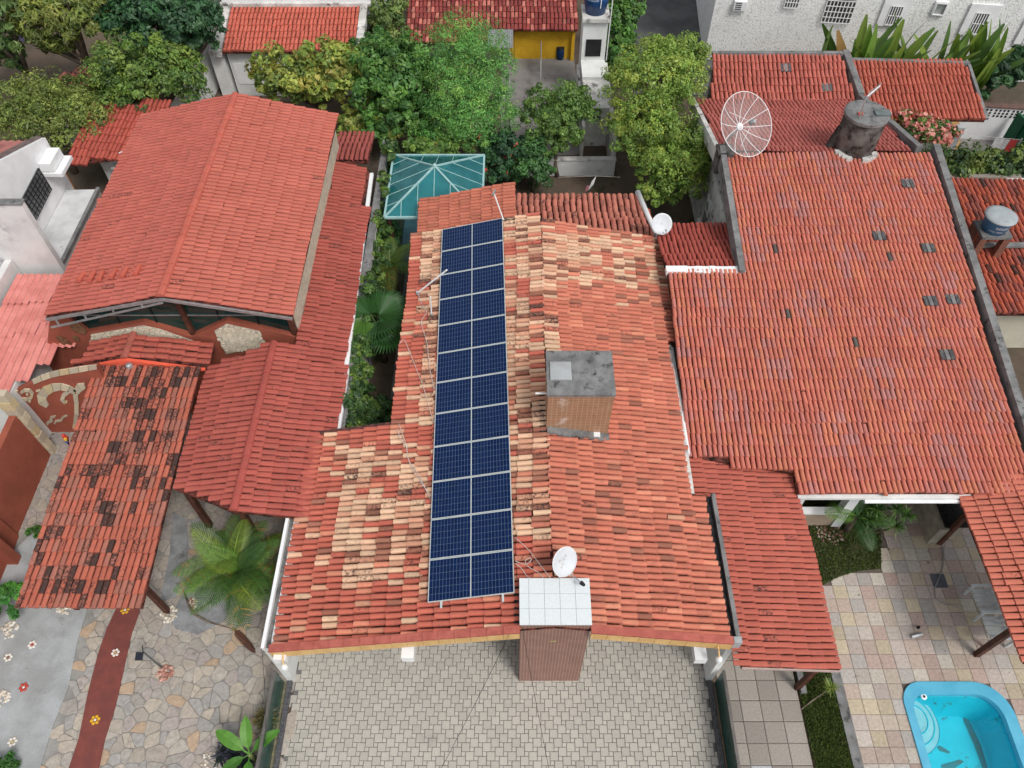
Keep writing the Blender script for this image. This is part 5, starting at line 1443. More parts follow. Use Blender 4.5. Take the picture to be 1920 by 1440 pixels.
SED = mat('grey_sediment', (.10, .23, .24), (.06, .28, .32), 6, .9)
r = random.Random(12)
sed = MB()
for poly in ([(1803, 1335), (1812, 1340), (1818, 1352), (1840, 1400), (1852, 1440), (1842, 1440), (1826, 1395), (1808, 1355)], [(1752, 1396), (1765, 1399), (1782, 1410), (1778, 1413), (1762, 1408)], [(1765, 1434), (1800, 1424), (1808, 1428), (1790, 1440), (1766, 1440)]):
    sed.poly([P(u, v, -.94) + Vector((0, 0, 0)) for u, v in poly])
sed.build('sediment', SED, pool)

# ================================================================== FAR RIGHT NEIGHBOUR
fr_ = thing('neighbour_house', 'neighbour house with mould blotched barrel tile roof carrying a blue tank', 'house', (17, 19.5, 0))
FR = Roof(fr_)
fpl = (0, 16.6, 2.15, 0, .11)
Fq = [Vector((x, y, pz(fpl, x, y))) for x, y in [(14.3, 16.6), (22, 16.6), (22, 22.3), (14.3, 22.4)]]
rFq = deck('roof', Fq, fr_)
FR.field(rFq, Fq, (0, -1, -.11), .17, .38, 'barrel', lambda r, u, v, i, j: jitc(r, S(172, 88, 68) if r.random() < .6 else S(150, 84, 74), .14, r.uniform(-.15, .18) + (.5 if r.random() < .13 else 0)), seed=71); FR.finish(300)
MB().box(14.5, 22, 17.0, 17.2, 0, 2.1).build('wall', mat('cream_wall', (.60, .57, .47), (.52, .49, .40), 1.5, .9, stain=((.34, .2, .1), 1.2, .6, .75)), fr_)
MB().bar((14.3, 19.25, 2.62), (22, 19.25, 2.62), .2, .08).build('cross_coping', CONC, fr_)
nwl = thing('cracked_yard_wall', 'grey and white peeling yard wall behind the blotched roof', 'wall', (17, 23, 0))
MB().box(14.1, 18.2, 22.6, 22.8, 0, 2.75).build('wall_body', mat('brown_grey_render', (.33, .29, .24), (.26, .23, .2), 1.5, .95), nwl)
MB().box(17.6, 23, 22.45, 22.58, 0, 2.75).build('wall_body', WHITED, nwl)
# tank on brick stand
bt = thing('blue_water_tank', 'round blue water tank with grey domed lid and white lettering on a brick stand', 'water tank', (17.5, 19.2, 2.3))
tcx, tcy = 17.05, 19.75
tb0 = P(1866, 440, 3.35); tcx, tcy = tb0.x + .05, tb0.y + .30
BLU = mat('blue_polythene', S(84, 140, 186, .95), S(72, 124, 172, .95), 1.5, .5, .4, fine=.06)
MB().lathe((tcx, tcy, 3.35), [(.37, 0), (.445, .48), (.46, .50)], 32).build('tank_body', BLU, bt, True)
MB().lathe((tcx, tcy, 3.85), [(.50, 0), (.50, .04), (.38, .075), (.15, .105), (.02, .11)], 32).build('lid', mat('pale_grey_lid', (.38, .42, .44), (.32, .35, .37), 3, .6, stain=((.25, .27, .28), 5, .6, .75)), bt, True)
for a in (0, 90): MB().bar(Vector((tcx, tcy, 3.95)) + Vector((math.cos(rad(a)) * .36, math.sin(rad(a)) * .36, -.03)), Vector((tcx, tcy, 3.95)) - Vector((math.cos(rad(a)) * .36, math.sin(rad(a)) * .36, .03)), .09, .025).build('lid_rib', CONCL, bt)
MB().box(tcx - .48, tcx + .48, tcy - .42, tcy + .42, 3.24, 3.34).build('slab', CONC, bt)
for dx, dy in ((-.38, -.3), (.38, -.3), (-.38, .3), (.38, .3)):
    z0 = pz(fpl, 0, tcy + dy); MB().box(tcx + dx - .11, tcx + dx + .11, tcy + dy - .11, tcy + dy + .11, z0 - .05, 3.22).build('brick_pier', mat('rough_brick', (.25, .1, .07), (.16, .08, .06), 8, .95), bt)
WTX = mat('white_print', (.75, .78, .8), (.7, .73, .76), 5, .6, fine=0, bmp=0)
def wrap_text(txt, size, cx, cy, rfun, z, a0, m, parent, rev=1):
    vs, fs = text_mesh(txt, size); out = []
    w = max(v[0] for v in vs)
    for v in vs:
        zz = z + v[1]; rr = rfun(zz) + .006; a = a0 + (v[0] - w / 2) / rr
        out.append((cx + rr * math.cos(a), cy + rr * math.sin(a), zz))
    MB().raw(out, fs).build('lettering', m, parent)
rf = lambda z: .37 + (z - 3.35) * .075 / .48
wrap_text('RESISUL', .15, tcx, tcy, rf, 3.62, rad(-85), WTX, bt)
wrap_text('MAX 1500 L', .09, tcx, tcy, rf, 3.48, rad(-108), WTX, bt)

# ---- tank tower behind
tw = thing('white_tank_tower', 'tall stained white wash house tower carrying a blue tank behind the trees', 'tower', (3.45, 31.3, 0))
MB().box(2.98, 4.0, 31.5, 32.5, 0, 3.75).build('tower_body', WHITE, tw); MB().box(2.92, 4.06, 31.35, 32.6, 3.75, 3.9).build('top_slab', WHITED, tw)
MB().box(3.15, 3.8, 31.46, 31.5, 2.2, 2.95).build('opening', DARK, tw)
MB().box(3.0, 4.0, 28.2, 31.49, 0, 1.85).build('annex', WHITED, tw)
MB().box(2.98, 4.02, 30.2, 31.5, 1.85, 2.0).build('annex_top', WHITE, tw)
for k in range(4):
    for j in range(2): MB().box(3.35 + k * .085, 3.41 + k * .085, 28.18, 28.2, 1.3 + j * .1, 1.37 + j * .1).build('vent_hole', DARK, tw)
MB().box(2.86, 2.98, 27.4, 32, 0, 1.5).build('side_wall', WHITED, tw); MB().box(4.02, 4.2, 26.4, 32, 0, 1.6).build('side_wall', WHITED, tw)
t2 = thing('royal_blue_tank', 'royal blue round tank with white band lettering on top of the white tower', 'water tank', (3.48, 32.0, 3.9))
BL2 = mat('royal_blue_polythene', (.012, .06, .19), (.01, .045, .15), 2, .35, .5, fine=.06)
MB().lathe((3.48, 32.0, 3.9), [(.42, 0), (.52, .55), (.54, .85)], 32).build('tank_body', BL2, t2, True)
MB().lathe((3.48, 32.0, 4.75), [(.58, 0), (.58, .06), (.3, .14), (.02, .16)], 32).build('lid', mat('bright_blue_lid', (.02, .16, .36), (.018, .13, .3), 3, .35, .5, fine=.04), t2, True)
MB().bar((3.3, 31.55, 4.85), (3.42, 31.85, 4.95), .12, .06).build('brick', VT, t2)
wrap_text('ACQUALIMP', .11, 3.48, 32.0, lambda z: .52 + (z - 4.45) * .02 / .3, 4.55, rad(-118), WTX, t2)
MB().tube([(3.62, 31.46, 4.3), (3.63, 31.47, 4.55), (3.63, 31.5, 4.7)], .018, 5).build('pipe', WHITEC, t2)
MB().tube([(3.95, 31.75, 4.75), (4.1, 31.6, 4.68), (4.08, 31.5, 2.0)], .022, 6).build('pipe', WHITEC, t2)

# yard walls behind the garden
for nm, lab, x0, x1, y0, y1, h in (('low_white_wall', 'low white wall behind the red flowering shrubs', -.6, 4.2, 26.2, 26.4, .75),):
    t = thing(nm, lab, 'wall', ((x0 + x1) / 2, y0, 0)); MB().box(x0, x1, y0, y1, 0, h).build('wall_body', WHITE, t); MB().box(x0 - .02, x1 + .02, y0 - .03, y1 + .03, h, h + .05).build('coping', WHITED, t)
bw2 = thing('pierced_block_wall', 'pale blue white yard wall with pierced block band beside the green gate', 'wall', (20, 28.6, 0))
MB().prism([(18.0, 28.9, 0), (24.5, 28.2, 0), (24.5, 28.4, 0), (18.0, 29.1, 0)], (0, 0, 1.55)).build('wall_body', WHITEC, bw2)
hb = MB()
for i in range(34):
    for j in range(3):
        x = 18.1 + i * .16 + (i // 4) * .05; yb = 28.9 - (x - 18.0) * .7 / 6.5
        hb.box(x, x + .09, yb - .012, yb + .02, 1.12 + j * .13, 1.21 + j * .13)
hb.build('block_hole', DARK, bw2)
MB().prism([(17.95, 28.86, 1.55), (24.6, 28.14, 1.55), (24.6, 28.45, 1.55), (17.95, 29.16, 1.55)], (0, 0, .06)).build('coping', mat('brown_coping', (.18, .1, .08), (.12, .08, .07), 4, .9), bw2)
ggt = thing('green_gate', 'dark green metal gate at the edge of the yard', 'gate', (20.2, 27, 0))
MB().prism([(21.7, 25.0, 0), (21.8, 25.0, 0), (21.05, 28.4, 0), (20.95, 28.4, 0)], (0, 0, 1.5)).build('gate_leaf', mat('green_enamel', (.01, .13, .055), (.008, .10, .045), 3, .45), ggt)
for k in range(4): MB().bar((21.66 - k * .2, 25.1 + k * .9, 0), (21.66 - k * .2, 25.1 + k * .9, 1.52), .1, .04).build('stile', mat('dark_green', (.008, .09, .04), (.006, .07, .03), 3, .45), ggt)
tt = thing('concrete_wash_sink', 'white concrete wash sink on a pedestal in the right yard', 'sink', (19.6, 23.9, 0))
MB().box(19.3, 20.4, 23.6, 24.3, .75, .9).build('basin_slab', CONCL, tt); MB().box(19.5, 20.2, 23.75, 24.15, 0, .75).build('pedestal', WHITED, tt)
# ================================================================== VEGETATION
def ppm_at(p):
    return FPX / float((np.array(p) - CAMP) @ _fw)

def leaf_quads(C, N, L, asp, rng, droop=.15, down=0.0):
    n = len(C)
    T = rng.normal(size=(n, 3)); T[:, 2] -= down
    T -= N * np.sum(T * N, 1, keepdims=True); T /= np.linalg.norm(T, axis=1, keepdims=True) + 1e-9
    B = np.cross(N, T)
    Ls = (L * np.exp(rng.normal(0, .3, n)))[:, None]; W = Ls * asp
    return np.stack([C - T * Ls * .5, C + B * W * .5 + N * W * .12, C + T * Ls * .5 - N * Ls * droop, C - B * W * .5 + N * W * .12], 1)

def crown_mesh(name, blobs, n, L, asp, pal, rng, parent, up=.45, down=0.0, zmin=.15, flowers=None, cull=True, var=.28, crs=1.0):
    """blobs: (centre, (rx,ry,rz), weight). leaves sit in many small clumps spread over the blobs"""
    Cs, Ns, Ks = [], [], []
    wt = np.array([b[2] for b in blobs], float); wt /= wt.sum()
    for (c, rad3, w), f in zip(blobs, wt):
        c = np.array(c); rad3 = np.array(rad3); nl = int(n * f)
        kc = max(6, int(nl / 85))
        d = rng.normal(size=(kc, 3)); d[:, 2] = np.abs(d[:, 2]) * .9 - .25 + rng.normal(size=kc) * .25
        d /= np.linalg.norm(d, axis=1, keepdims=True)
        cc = c + d * rad3 * (rng.uniform(.25, 1.12, (kc, 1)) ** .7)
        cr = rng.uniform(.09, .27, kc) * rad3.mean() * crs
        tone = rng.uniform(1 - var, 1 + var * .8, kc); hue = rng.integers(0, len(pal), kc)
        idx = rng.integers(0, kc, nl)
        v = rng.normal(size=(nl, 3)); v /= np.linalg.norm(v, axis=1, keepdims=True); v[:, 2] = v[:, 2] * .8
        pos = cc[idx] + v * (cr[idx] * rng.uniform(.35, 1.0, nl) ** .5)[:, None]
        nm = v * .6 + (pos - c) / rad3 * .5 + rng.normal(size=(nl, 3)) * .45; nm[:, 2] += up
        nm /= np.linalg.norm(nm, axis=1, keepdims=True)
        col = np.array(pal)[np.where(rng.random(nl) < .7, hue[idx], rng.integers(0, len(pal), nl))] * (tone[idx] * rng.uniform(.86, 1.16, nl))[:, None]
        ok = pos[:, 2] > zmin
        Cs.append(pos[ok]); Ns.append(nm[ok]); Ks.append(col[ok])
    C, N, K = np.concatenate(Cs), np.concatenate(Ns), np.concatenate(Ks)
    V = leaf_quads(C, N, L, asp, rng, down=down)
    A = np.ones((len(K), 4)); A[:, :3] = K * 1.3 + np.array([.006, .006, .016])
    o = quads(name, V, A, LEAF, parent)
    if flowers:
        fn, fl, fc = flowers
        top = rng.choice(len(C), fn); fp_ = C[top] + N[top] * .06
        q = []; kk = []
        for k in range(3):
            q.append(leaf_quads(fp_ + rng.normal(size=fp_.shape) * fl * .35, N[top] * .6 + rng.normal(size=N[top].shape) * .3 + np.array([0, 0, .4]), fl, .9, rng))
            kk.append(np.array(fc)[rng.integers(0, len(fc), fn)] * rng.uniform(.8, 1.15, (fn, 1)))
        kk = np.concatenate(kk); A = np.ones((len(kk), 4)); A[:, :3] = kk
        f_ob = quads('blossom', np.concatenate(q), A, LEAF, parent); f_ob['kind'] = 'stuff'
    return o

def trunk(parent, base, tips, r0, rng, name='trunk'):
    mb = MB(); b = Vector(base); fork = b + (Vector(tips[0]) - b) * .42
    fork.x = b.x + (fork.x - b.x) * .4; fork.y = b.y + (fork.y - b.y) * .4
    mb.tube([b, b.lerp(fork, .5) + Vector((rng.uniform(-.06, .06), rng.uniform(-.06, .06), 0)), fork], [r0, r0 * .82, r0 * .7], 8)
    for t in tips:
        t = Vector(t); m = fork.lerp(t, .5) + Vector((rng.uniform(-.2, .2), rng.uniform(-.2, .2), .1))
        mb.tube([fork, m, t], [r0 * .6, r0 * .38, r0 * .12], 6)
        for k in range(2):
            e = t + Vector((rng.uniform(-.6, .6), rng.uniform(-.6, .6), rng.uniform(-.1, .5))); mb.tube([m, m.lerp(e, .55), e], [r0 * .3, r0 * .2, r0 * .05], 5)
    return mb.build(name, BARK, parent, True)

def tree(name, label, lobes, n_, L_, asp, pal, seed, cat='tree', trunk_r=.12, base=None, up=.45, down=0., flowers=None, group=None, zmin=.15, var=.28):
    """lobes: (u, v, z centre, ru px, rv px, weight)"""
    rng = np.random.default_rng(seed); bl = []; n, L = (int(n_ * 1.75), L_ * .78) if n_ > 3500 else (n_, L_)
    for u, v, zc, ru, rv, w in lobes:
        c = P(u, v, zc); k = ppm_at(c); ru, rv = ru * 1.1, rv * 1.1; bl.append((tuple(c), (ru / k, rv / k, min(rv / k, zc * 1.05)), w))
    c0 = bl[0][0]; bs = base or (c0[0], c0[1], 0)
    t = thing(name, label, cat, (bs[0], bs[1], 0), group)
    crown_mesh('crown', bl, n, L, asp, pal, rng, t, up, down, flowers=flowers, zmin=zmin, var=var)
    if trunk_r:
        tips = []
        for c, r3, w in bl:
            for k in range(4): tips.append((c[0] + rng.uniform(-.5, .5) * r3[0], c[1] + rng.uniform(-.5, .5) * r3[1], c[2] + rng.uniform(-.1, .5) * r3[2]))
        trunk(t, (bs[0], bs[1], -.02), tips, trunk_r, rng)
    return t

OLV = [S(118, 128, 50), S(100, 116, 44), S(134, 138, 62), S(86, 104, 40)]
DGR = [S(52, 92, 48), S(44, 80, 42), S(66, 104, 56), S(38, 70, 38)]
MGR = [S(98, 126, 44), S(82, 112, 40), S(116, 136, 54), S(68, 96, 36)]
FIN = [S(124, 138, 58), S(108, 126, 50), S(138, 148, 70), S(90, 110, 46)]
YGR = [S(132, 146, 56), S(116, 136, 52), S(148, 156, 66), S(98, 122, 46), S(150, 144, 62)]
GRN = [S(72, 116, 42), S(60, 102, 38), S(86, 128, 50), S(96, 134, 52)]
FEA = [S(92, 148, 66), S(78, 134, 60), S(110, 158, 74), S(124, 162, 70)]
LIM = [S(118, 148, 58), S(104, 136, 52), S(134, 158, 66), S(144, 158, 60)]
tree('mango_tree', 'mango tree with long dark green leaves at the edge of the earth yard', [(8, 40, 4.0, 62, 75, 1), (20, 100, 2.6, 30, 35, .3)], 7000, .30, .24, [S(84, 112, 50), S(70, 98, 44), S(98, 120, 58)], 101, trunk_r=.2, down=.8)
tree('mango_tree', 'olive yellow mango tree with drooping leaves over the earth yard', [(120, 30, 4.2, 85, 50, 1), (105, 85, 2.8, 26, 18, .14)], 9000, .30, .24, OLV, 102, trunk_r=.2, down=.8)
tree('broadleaf_tree', 'dense dark green broadleaf tree beside the white yard wall', [(300, 40, 3.8, 100, 62, 1), (345, 75, 3.0, 50, 32, .35)], 11000, .24, .5, DGR, 103, trunk_r=.18)
tree('citrus_tree', 'mid green rounded tree rising behind the large orange roof', [(275, 155, 2.8, 92, 78, 1), (330, 130, 2.8, 50, 40, .3), (215, 215, 1.8, 38, 40, .25)], 15000, .17, .5, MGR, 104, trunk_r=.14)
tree('fine_leaved_tree', 'yellowish fine leaved spreading tree above the white building', [(85, 220, 2.6, 108, 68, 1), (150, 190, 2.6, 60, 40, .4)], 17000, .14, .36, FIN, 105, trunk_r=.15, down=.4)
tree('almond_tree', 'yellow green broad leaved tree in front of the white back house', [(590, 140, 2.6, 105, 52, 1), (520, 160, 2.2, 45, 32, .3), (660, 120, 2.8, 50, 40, .4), (620, 175, 2.0, 70, 26, .35)], 13000, .21, .55, YGR, 106, trunk_r=.10)
tree('broadleaf_tree', 'darker green leafy tree between the almond tree and the feathery tree', [(735, 150, 2.6, 70, 75, 1), (770, 215, 1.8, 60, 50, .5), (700, 100, 2.2, 40, 40, .3), (720, 235, 1.6, 45, 40, .35)], 16000, .20, .52, GRN, 107, trunk_r=.12)
tree('shrub', 'low yellow green shrub behind the small lean-to roof of the orange house', [(660, 235, 1.4, 32, 30, .5), (735, 230, 1.5, 35, 35, .6), (690, 200, 1.6, 30, 25, .3)], 4500, .20, .55, YGR, 108, 'shrub', trunk_r=.04)
tree('feathery_tree', 'bright green feathery leaved tree behind the glass gazebo', [(868, 130, 3.2, 80, 85, 1), (885, 215, 2.4, 75, 75, .8), (840, 250, 1.6, 50, 45, .35)], 26000, .13, .26, FEA, 109, trunk_r=.14, down=.6, up=.7)
tree('small_leaved_tree', 'small leaved green tree on a thin trunk before the low white wall', [(1045, 215, 2.6, 66, 50, 1), (1075, 195, 2.6, 34, 32, .3), (1040, 262, 1.9, 48, 32, .35)], 13000, .12, .5, [S(92, 124, 50), S(78, 110, 44), S(108, 136, 58)], 110, trunk_r=.09, base=tuple(P(1045, 330, 0)))
tree('large_lime_green_tree', 'large light green small leaved tree beside the right house', [(1225, 160, 3.6, 82, 75, 1), (1260, 110, 3.8, 60, 45, .5), (1200, 240, 3.0, 55, 60, .6), (1268, 300, 2.6, 66, 72, .9), (1235, 355, 2.0, 45, 40, .3)], 36000, .12, .5, LIM, 111, trunk_r=.18, base=tuple(P(1235, 330, 0)))
tree('shrub', 'tall shrub at the corner of the white back house', [(728, 45, 2.2, 34, 50, 1), (715, 85, 1.2, 30, 30, .4)], 3800, .22, .4, [S(100, 122, 54), S(80, 106, 46), S(120, 134, 62)], 112, 'shrub', trunk_r=.06)
tree('creeper_hedge', 'green creeper hedge along the white tank tower wall', [(1165, 35, 1.8, 30, 45, 1), (1160, 95, 1.3, 26, 45, .8), (1185, 10, 2.0, 24, 30, .4)], 5500, .2, .55, GRN, 113, 'hedge', trunk_r=.05)
RED = [S(206, 48, 40), S(220, 90, 80), S(214, 70, 60)]
tree('hibiscus_shrub', 'dark green hibiscus shrub with red blossoms beside the glass gazebo', [(945, 290, 1.5, 42, 42, 1), (930, 325, 1.0, 30, 30, .4)], 7000, .15, .55, DGR, 114, 'shrub', .05, flowers=(34, .14, RED))
tree('hibiscus_shrub', 'dense green shrub behind the white grid slab', [(1000, 310, 1.3, 34, 45, 1)], 5500, .15, .55, [S(66, 106, 48), S(54, 92, 42), S(78, 116, 54)], 115, 'shrub', .05)
tree('shrub', 'yellow green shrub overhanging the glass gazebo roof with one red bloom', [(800, 278, 2.3, 46, 22, 1), (860, 270, 1.8, 40, 25, .6)], 5000, .17, .55, [S(120, 146, 56), S(96, 128, 48), S(80, 116, 44)], 116, 'shrub', .06, flowers=(5, .16, RED[:1]))
PNK = [S(226, 150, 136), S(214, 120, 116), S(236, 176, 160)]
tree('oleander_shrub', 'pink flowering oleander shrub in front of the rear red roof', [(1700, 243, 2.5, 50, 28, 1), (1748, 255, 2.3, 42, 24, .7), (1662, 226, 2.6, 22, 14, .25)], 7500, .15, .3, [S(98, 136, 58), S(78, 116, 48), S(118, 150, 70)], 117, 'shrub', .06, flowers=(700, .13, PNK))
# hedge
rng = np.random.default_rng(120)
hd = thing('clipped_hedge', 'clipped dark green hedge behind the peeling yard wall', 'hedge', (18, 23.3, 0))
bl = [((14.3 + k * .62, 23.3 + .06 * math.sin(k * 2.1), 2.6), (.62, .5, .85), 1) for k in range(15)]
crown_mesh('crown', bl, 30000, .13, .55, [S(58, 84, 30), S(74, 100, 36), S(46, 70, 26), S(96, 112, 40)], rng, hd, up=.3, crs=2.2)
for k in range(15): MB().tube([(14.3 + k * .62, 23.35, 0), (14.3 + k * .62, 23.35, 1.6)], [.03, .02], 5).build('stem', BARK, hd)
tree('glossy_shrub', 'dark glossy broad leaved shrub against the apartment wall', [(1865, 140, 1.9, 48, 32, 1), (1915, 130, 1.9, 40, 36, .6)], 5000, .26, .6, [S(48, 84, 44), S(40, 70, 36), S(62, 98, 50)], 121, 'shrub', .05)
tree('low_fern_bush', 'low dark fern bush on the yard floor by the pierced wall', [(1858, 215, .5, 20, 12, 1)], 700, .3, .2, [S(42, 62, 30), S(54, 74, 36)], 122, 'bush', 0)

# ---- big paddle leaves along the apartment wall
def paddle_leaf(L, W, bend, col, r, fold=.18):
    """quads of one paddle leaf along +x, arching over"""
    q, cs = [], []
    n = 9; pts = []
    for k in range(n + 1):
        t = k / n; a = bend * t
        pts.append(Vector((L * t * math.cos(a * .5), 0, L * t * math.sin(-a * .5) + L * .02)))
    stem = .26
    for k in range(n):
        def wd(t):
            if t < stem: return .018
            s = (t - stem) / (1 - stem); return W * .5 * math.sin(math.pi * min(1, s * .93 + .05)) ** .6 + .006
        for sg in (-1, 1):
            w0, w1 = wd(k / n), wd((k + 1) / n)
            a, b = pts[k], pts[k + 1]
            q.append([a, b, b + Vector((0, sg * w1, w1 * fold)), a + Vector((0, sg * w0, w0 * fold))])
            f = r.uniform(.9, 1.1); cs.append((col[0] * f, col[1] * f, col[2] * f, 1))
    return q, cs
def put(q, M): return np.array([[tuple(M @ Vector(p)) for p in f] for f in q])
r = random.Random(55)
BAN = [S(108, 140, 56), S(88, 124, 48), S(128, 152, 62), S(74, 106, 44)]
for k, u in enumerate((1545, 1572, 1600, 1630, 1660, 1692, 1722, 1754, 1786, 1818)):
    base = P(u - 8, 128 + .02 * (u - 1545), 1.4); base = Vector((base.x, 30.3, 0))
    labs = ['first', 'second', 'third', 'fourth', 'fifth', 'sixth', 'seventh', 'eighth', 'ninth', 'tenth']
    t = thing('paddle_leaf_plant', '%s upright paddle leaved plant along the apartment wall, counted from the large lime tree' % labs[k], 'plant', base, 'paddle leaved plants along the apartment wall')
    for j in range(r.randint(6, 9)):
        dead = r.random() < .1
        c = S(178, 140, 84) if dead else r.choice(BAN)
        q, cs = paddle_leaf(r.uniform(3.2, 4.3), r.uniform(.38, .5), r.uniform(.25, .7) if not dead else 1.4, c, r)
        M = Matrix.Translation(base + Vector((r.uniform(-.2, .2), r.uniform(-.2, .2), .3))) @ Matrix.Rotation(r.uniform(0, 6.28), 4, 'Z') @ Matrix.Rotation(-rad(r.uniform(60, 84) if not dead else 38), 4, 'Y') @ Matrix.Rotation(r.uniform(0, 6.28), 4, 'X')
        quads('leaf', put(q, M), cs, LEAF, t)

# ---- palms
def frond_mesh(L, nl, ll, col, r, droop=.9, rise=.35, w=.017, gold=0.0):
    pts = []
    n = 14
    for k in range(n + 1):
        t = k / n; pts.append(Vector((L * t * (1 - .12 * t * t), 0, L * (rise * t - droop * .5 * t * t))))
    q, cs = [], []
    for k in range(n):
        a, b = pts[k], pts[k + 1]; ww = .022 * (1 - k / n) + .004
        q.append([a + Vector((0, -ww, 0)), b + Vector((0, -ww, 0)), b + Vector((0, ww, .004)), a + Vector((0, ww, .004))]); cs.append((col[0] * 1.1, col[1] * 1.15, col[2], 1))
    for k in range(nl):
        t = .12 + .88 * k / nl; i = min(n - 1, int(t * n)); a = pts[i].lerp(pts[i + 1], t * n - i); d = (pts[i + 1] - pts[i]).normalized()
        l = ll * math.sin(math.pi * min(1, .16 + t * .86)) ** .7
        for sg in (-1, 1):
            dirv = (d * .55 + Vector((0, sg * 1.0, .12 - .25 * t))).normalized()
            m = a + dirv * l * .55; e = a + dirv * l + Vector((0, 0, -l * .28)); wv = d * w
            f = r.uniform(.7, 1.25); c = (col[0] * f, col[1] * f, col[2] * f, 1)
            if r.random() < gold: c = (.36 * f, .22 * f, .04, 1)
            q.append([a - wv * .5, m - wv, m + wv, a + wv * .5]); cs.append(c); q.append([m - wv, e, e + wv * .2, m + wv]); cs.append(c)
    return q, cs
def palm(name, label, base, h, nf, L, ll, pal, seed, tilt=(-5, 60), lean=(0, 0), tr=.09, nl=30, gold=.0, clump=1):
    r = random.Random(seed); t = thing(name, label, 'palm tree', base)
    b = Vector(base)
    for c in range(clump):
        off = Vector((r.uniform(-.35, .35), r.uniform(-.35, .35), 0)) if clump > 1 else Vector((0, 0, 0))
        ln = Vector((lean[0] + (off.x * 1.2), lean[1] + (off.y * 1.2), 0)); hh = h * r.uniform(.8, 1.1) if clump > 1 else h
        top = b + off + ln + Vector((0, 0, hh))
        if hh > .1: MB().tube([b + off, b + off + ln * .35 + Vector((0, 0, hh * .5)), top], [tr * 1.15, tr, tr * .75], 8).build('trunk', BARK, t, True)
        for k in range(nf):
            a = 2.399 * k + r.uniform(-.25, .25); el = tilt[0] + (tilt[1] - tilt[0]) * (k + .5) / nf
            q, cs = frond_mesh(L * r.uniform(.8, 1.08), nl, ll, r.choice(pal), r, r.uniform(.6, 1.0), 0, gold=gold if el < 25 else 0)
            M = Matrix.Translation(top) @ Matrix.Rotation(a, 4, 'Z') @ Matrix.Rotation(-rad(el), 4, 'Y') @ Matrix.Rotation(r.uniform(-.3, .3), 4, 'X')
            quads('frond', put(q, M), cs, LEAF, t)
    return t
PAL1 = [S(76, 114, 48), S(98, 136, 52), S(62, 96, 44), S(128, 150, 58)]
palm('areca_palm', 'bushy areca palm with yellowing fronds beside the white gutter', tuple(P(500, 1115, 0) + Vector((-.05, .2, 0))), 1.6, 11, 1.6, .40, PAL1, 3, (-12, 78), (-.15, .1), .06, 27, .18, 3)
palm('young_palm', 'short palm beside the garden path behind the fan palm', tuple(P(742, 545, 0)), 1.3, 9, 1.3, .36, [S(84, 112, 50), S(96, 124, 56), S(116, 134, 60)], 4, (5, 65), (-.05, 0), .13, 24, .15)
palm('garden_palm', 'feathery garden palm in the pebble edged bed by the pool', tuple(P(1586, 995, 0)), .9, 7, 1.15, .36, [S(70, 108, 46), S(92, 130, 54), S(56, 92, 44)], 5, (0, 60), (0, 0), .08, 22)
# fan palm
def fan_leaf(R_, ang, col, r, n=34):
    q, cs = [], []
    for k in range(n):
        a0, a1 = -ang + 2 * ang * k / n, -ang + 2 * ang * (k + 1) / n; am = (a0 + a1) / 2
        def pt(rr, a, z): return Vector((rr * math.cos(a), rr * math.sin(a), z - .10 * rr * rr))
        f = r.uniform(.8, 1.2); c = (col[0] * f, col[1] * f, col[2] * f, 1); rr = R_ * r.uniform(.93, 1.03)
        q.append([pt(.02, am, 0), pt(R_ * .72, a0, 0), pt(R_ * .75, am, .035), pt(.02, am, 0.005)]); cs.append(c)
        q.append([pt(.02, am, 0.005), pt(R_ * .75, am, .035), pt(R_ * .72, a1, 0), pt(.02, am, 0)]); cs.append(tuple(x * .9 for x in c))
        q.append([pt(R_ * .72, a0, 0), pt(rr, am - .012, -.03), pt(rr, am, -.03), pt(R_ * .75, am, .035)]); cs.append(c)
        q.append([pt(R_ * .75, am, .035), pt(rr, am, -.03), pt(rr, am + .012, -.03), pt(R_ * .72, a1, 0)]); cs.append(c)
    return q, cs
fb = P(708, 612, 1.75); fb = Vector((fb.x, fb.y, 0)); FH = 1.75
fpm = thing('fan_palm', 'large dark green fan palm in the strip between the two houses', 'palm tree', fb)
r = random.Random(8)
MB().tube([fb, fb + Vector((.02, 0, FH))], [.13, .10], 8).build('trunk', BARK, fpm, True)
for k in range(14):
    a = 2.399 * k + .4; el = rad(76 - k * 4.8); top = fb + Vector((0, 0, FH)); pl_ = r.uniform(.45, .7)
    tip = top + Vector((math.cos(a) * math.cos(el), math.sin(a) * math.cos(el), math.sin(el))) * pl_
    pt_ = MB().tube([top, tip], [.018, .012], 5).build('leaf_stalk', mat('stalk_green', (.10, .14, .05), (.08, .11, .04), 4, .6), fpm)
    q, cs = fan_leaf(r.uniform(.78, .98), rad(r.uniform(105, 125)), r.choice([S(56, 100, 46), S(48, 86, 42), S(68, 112, 50), S(84, 124, 50)]), r)
    M = Matrix.Translation(tip) @ Matrix.Rotation(a, 4, 'Z') @ Matrix.Rotation(-el * .55 + rad(12), 4, 'Y')
    quads('fan_leaf', put(q, M), cs, LEAF, fpm)
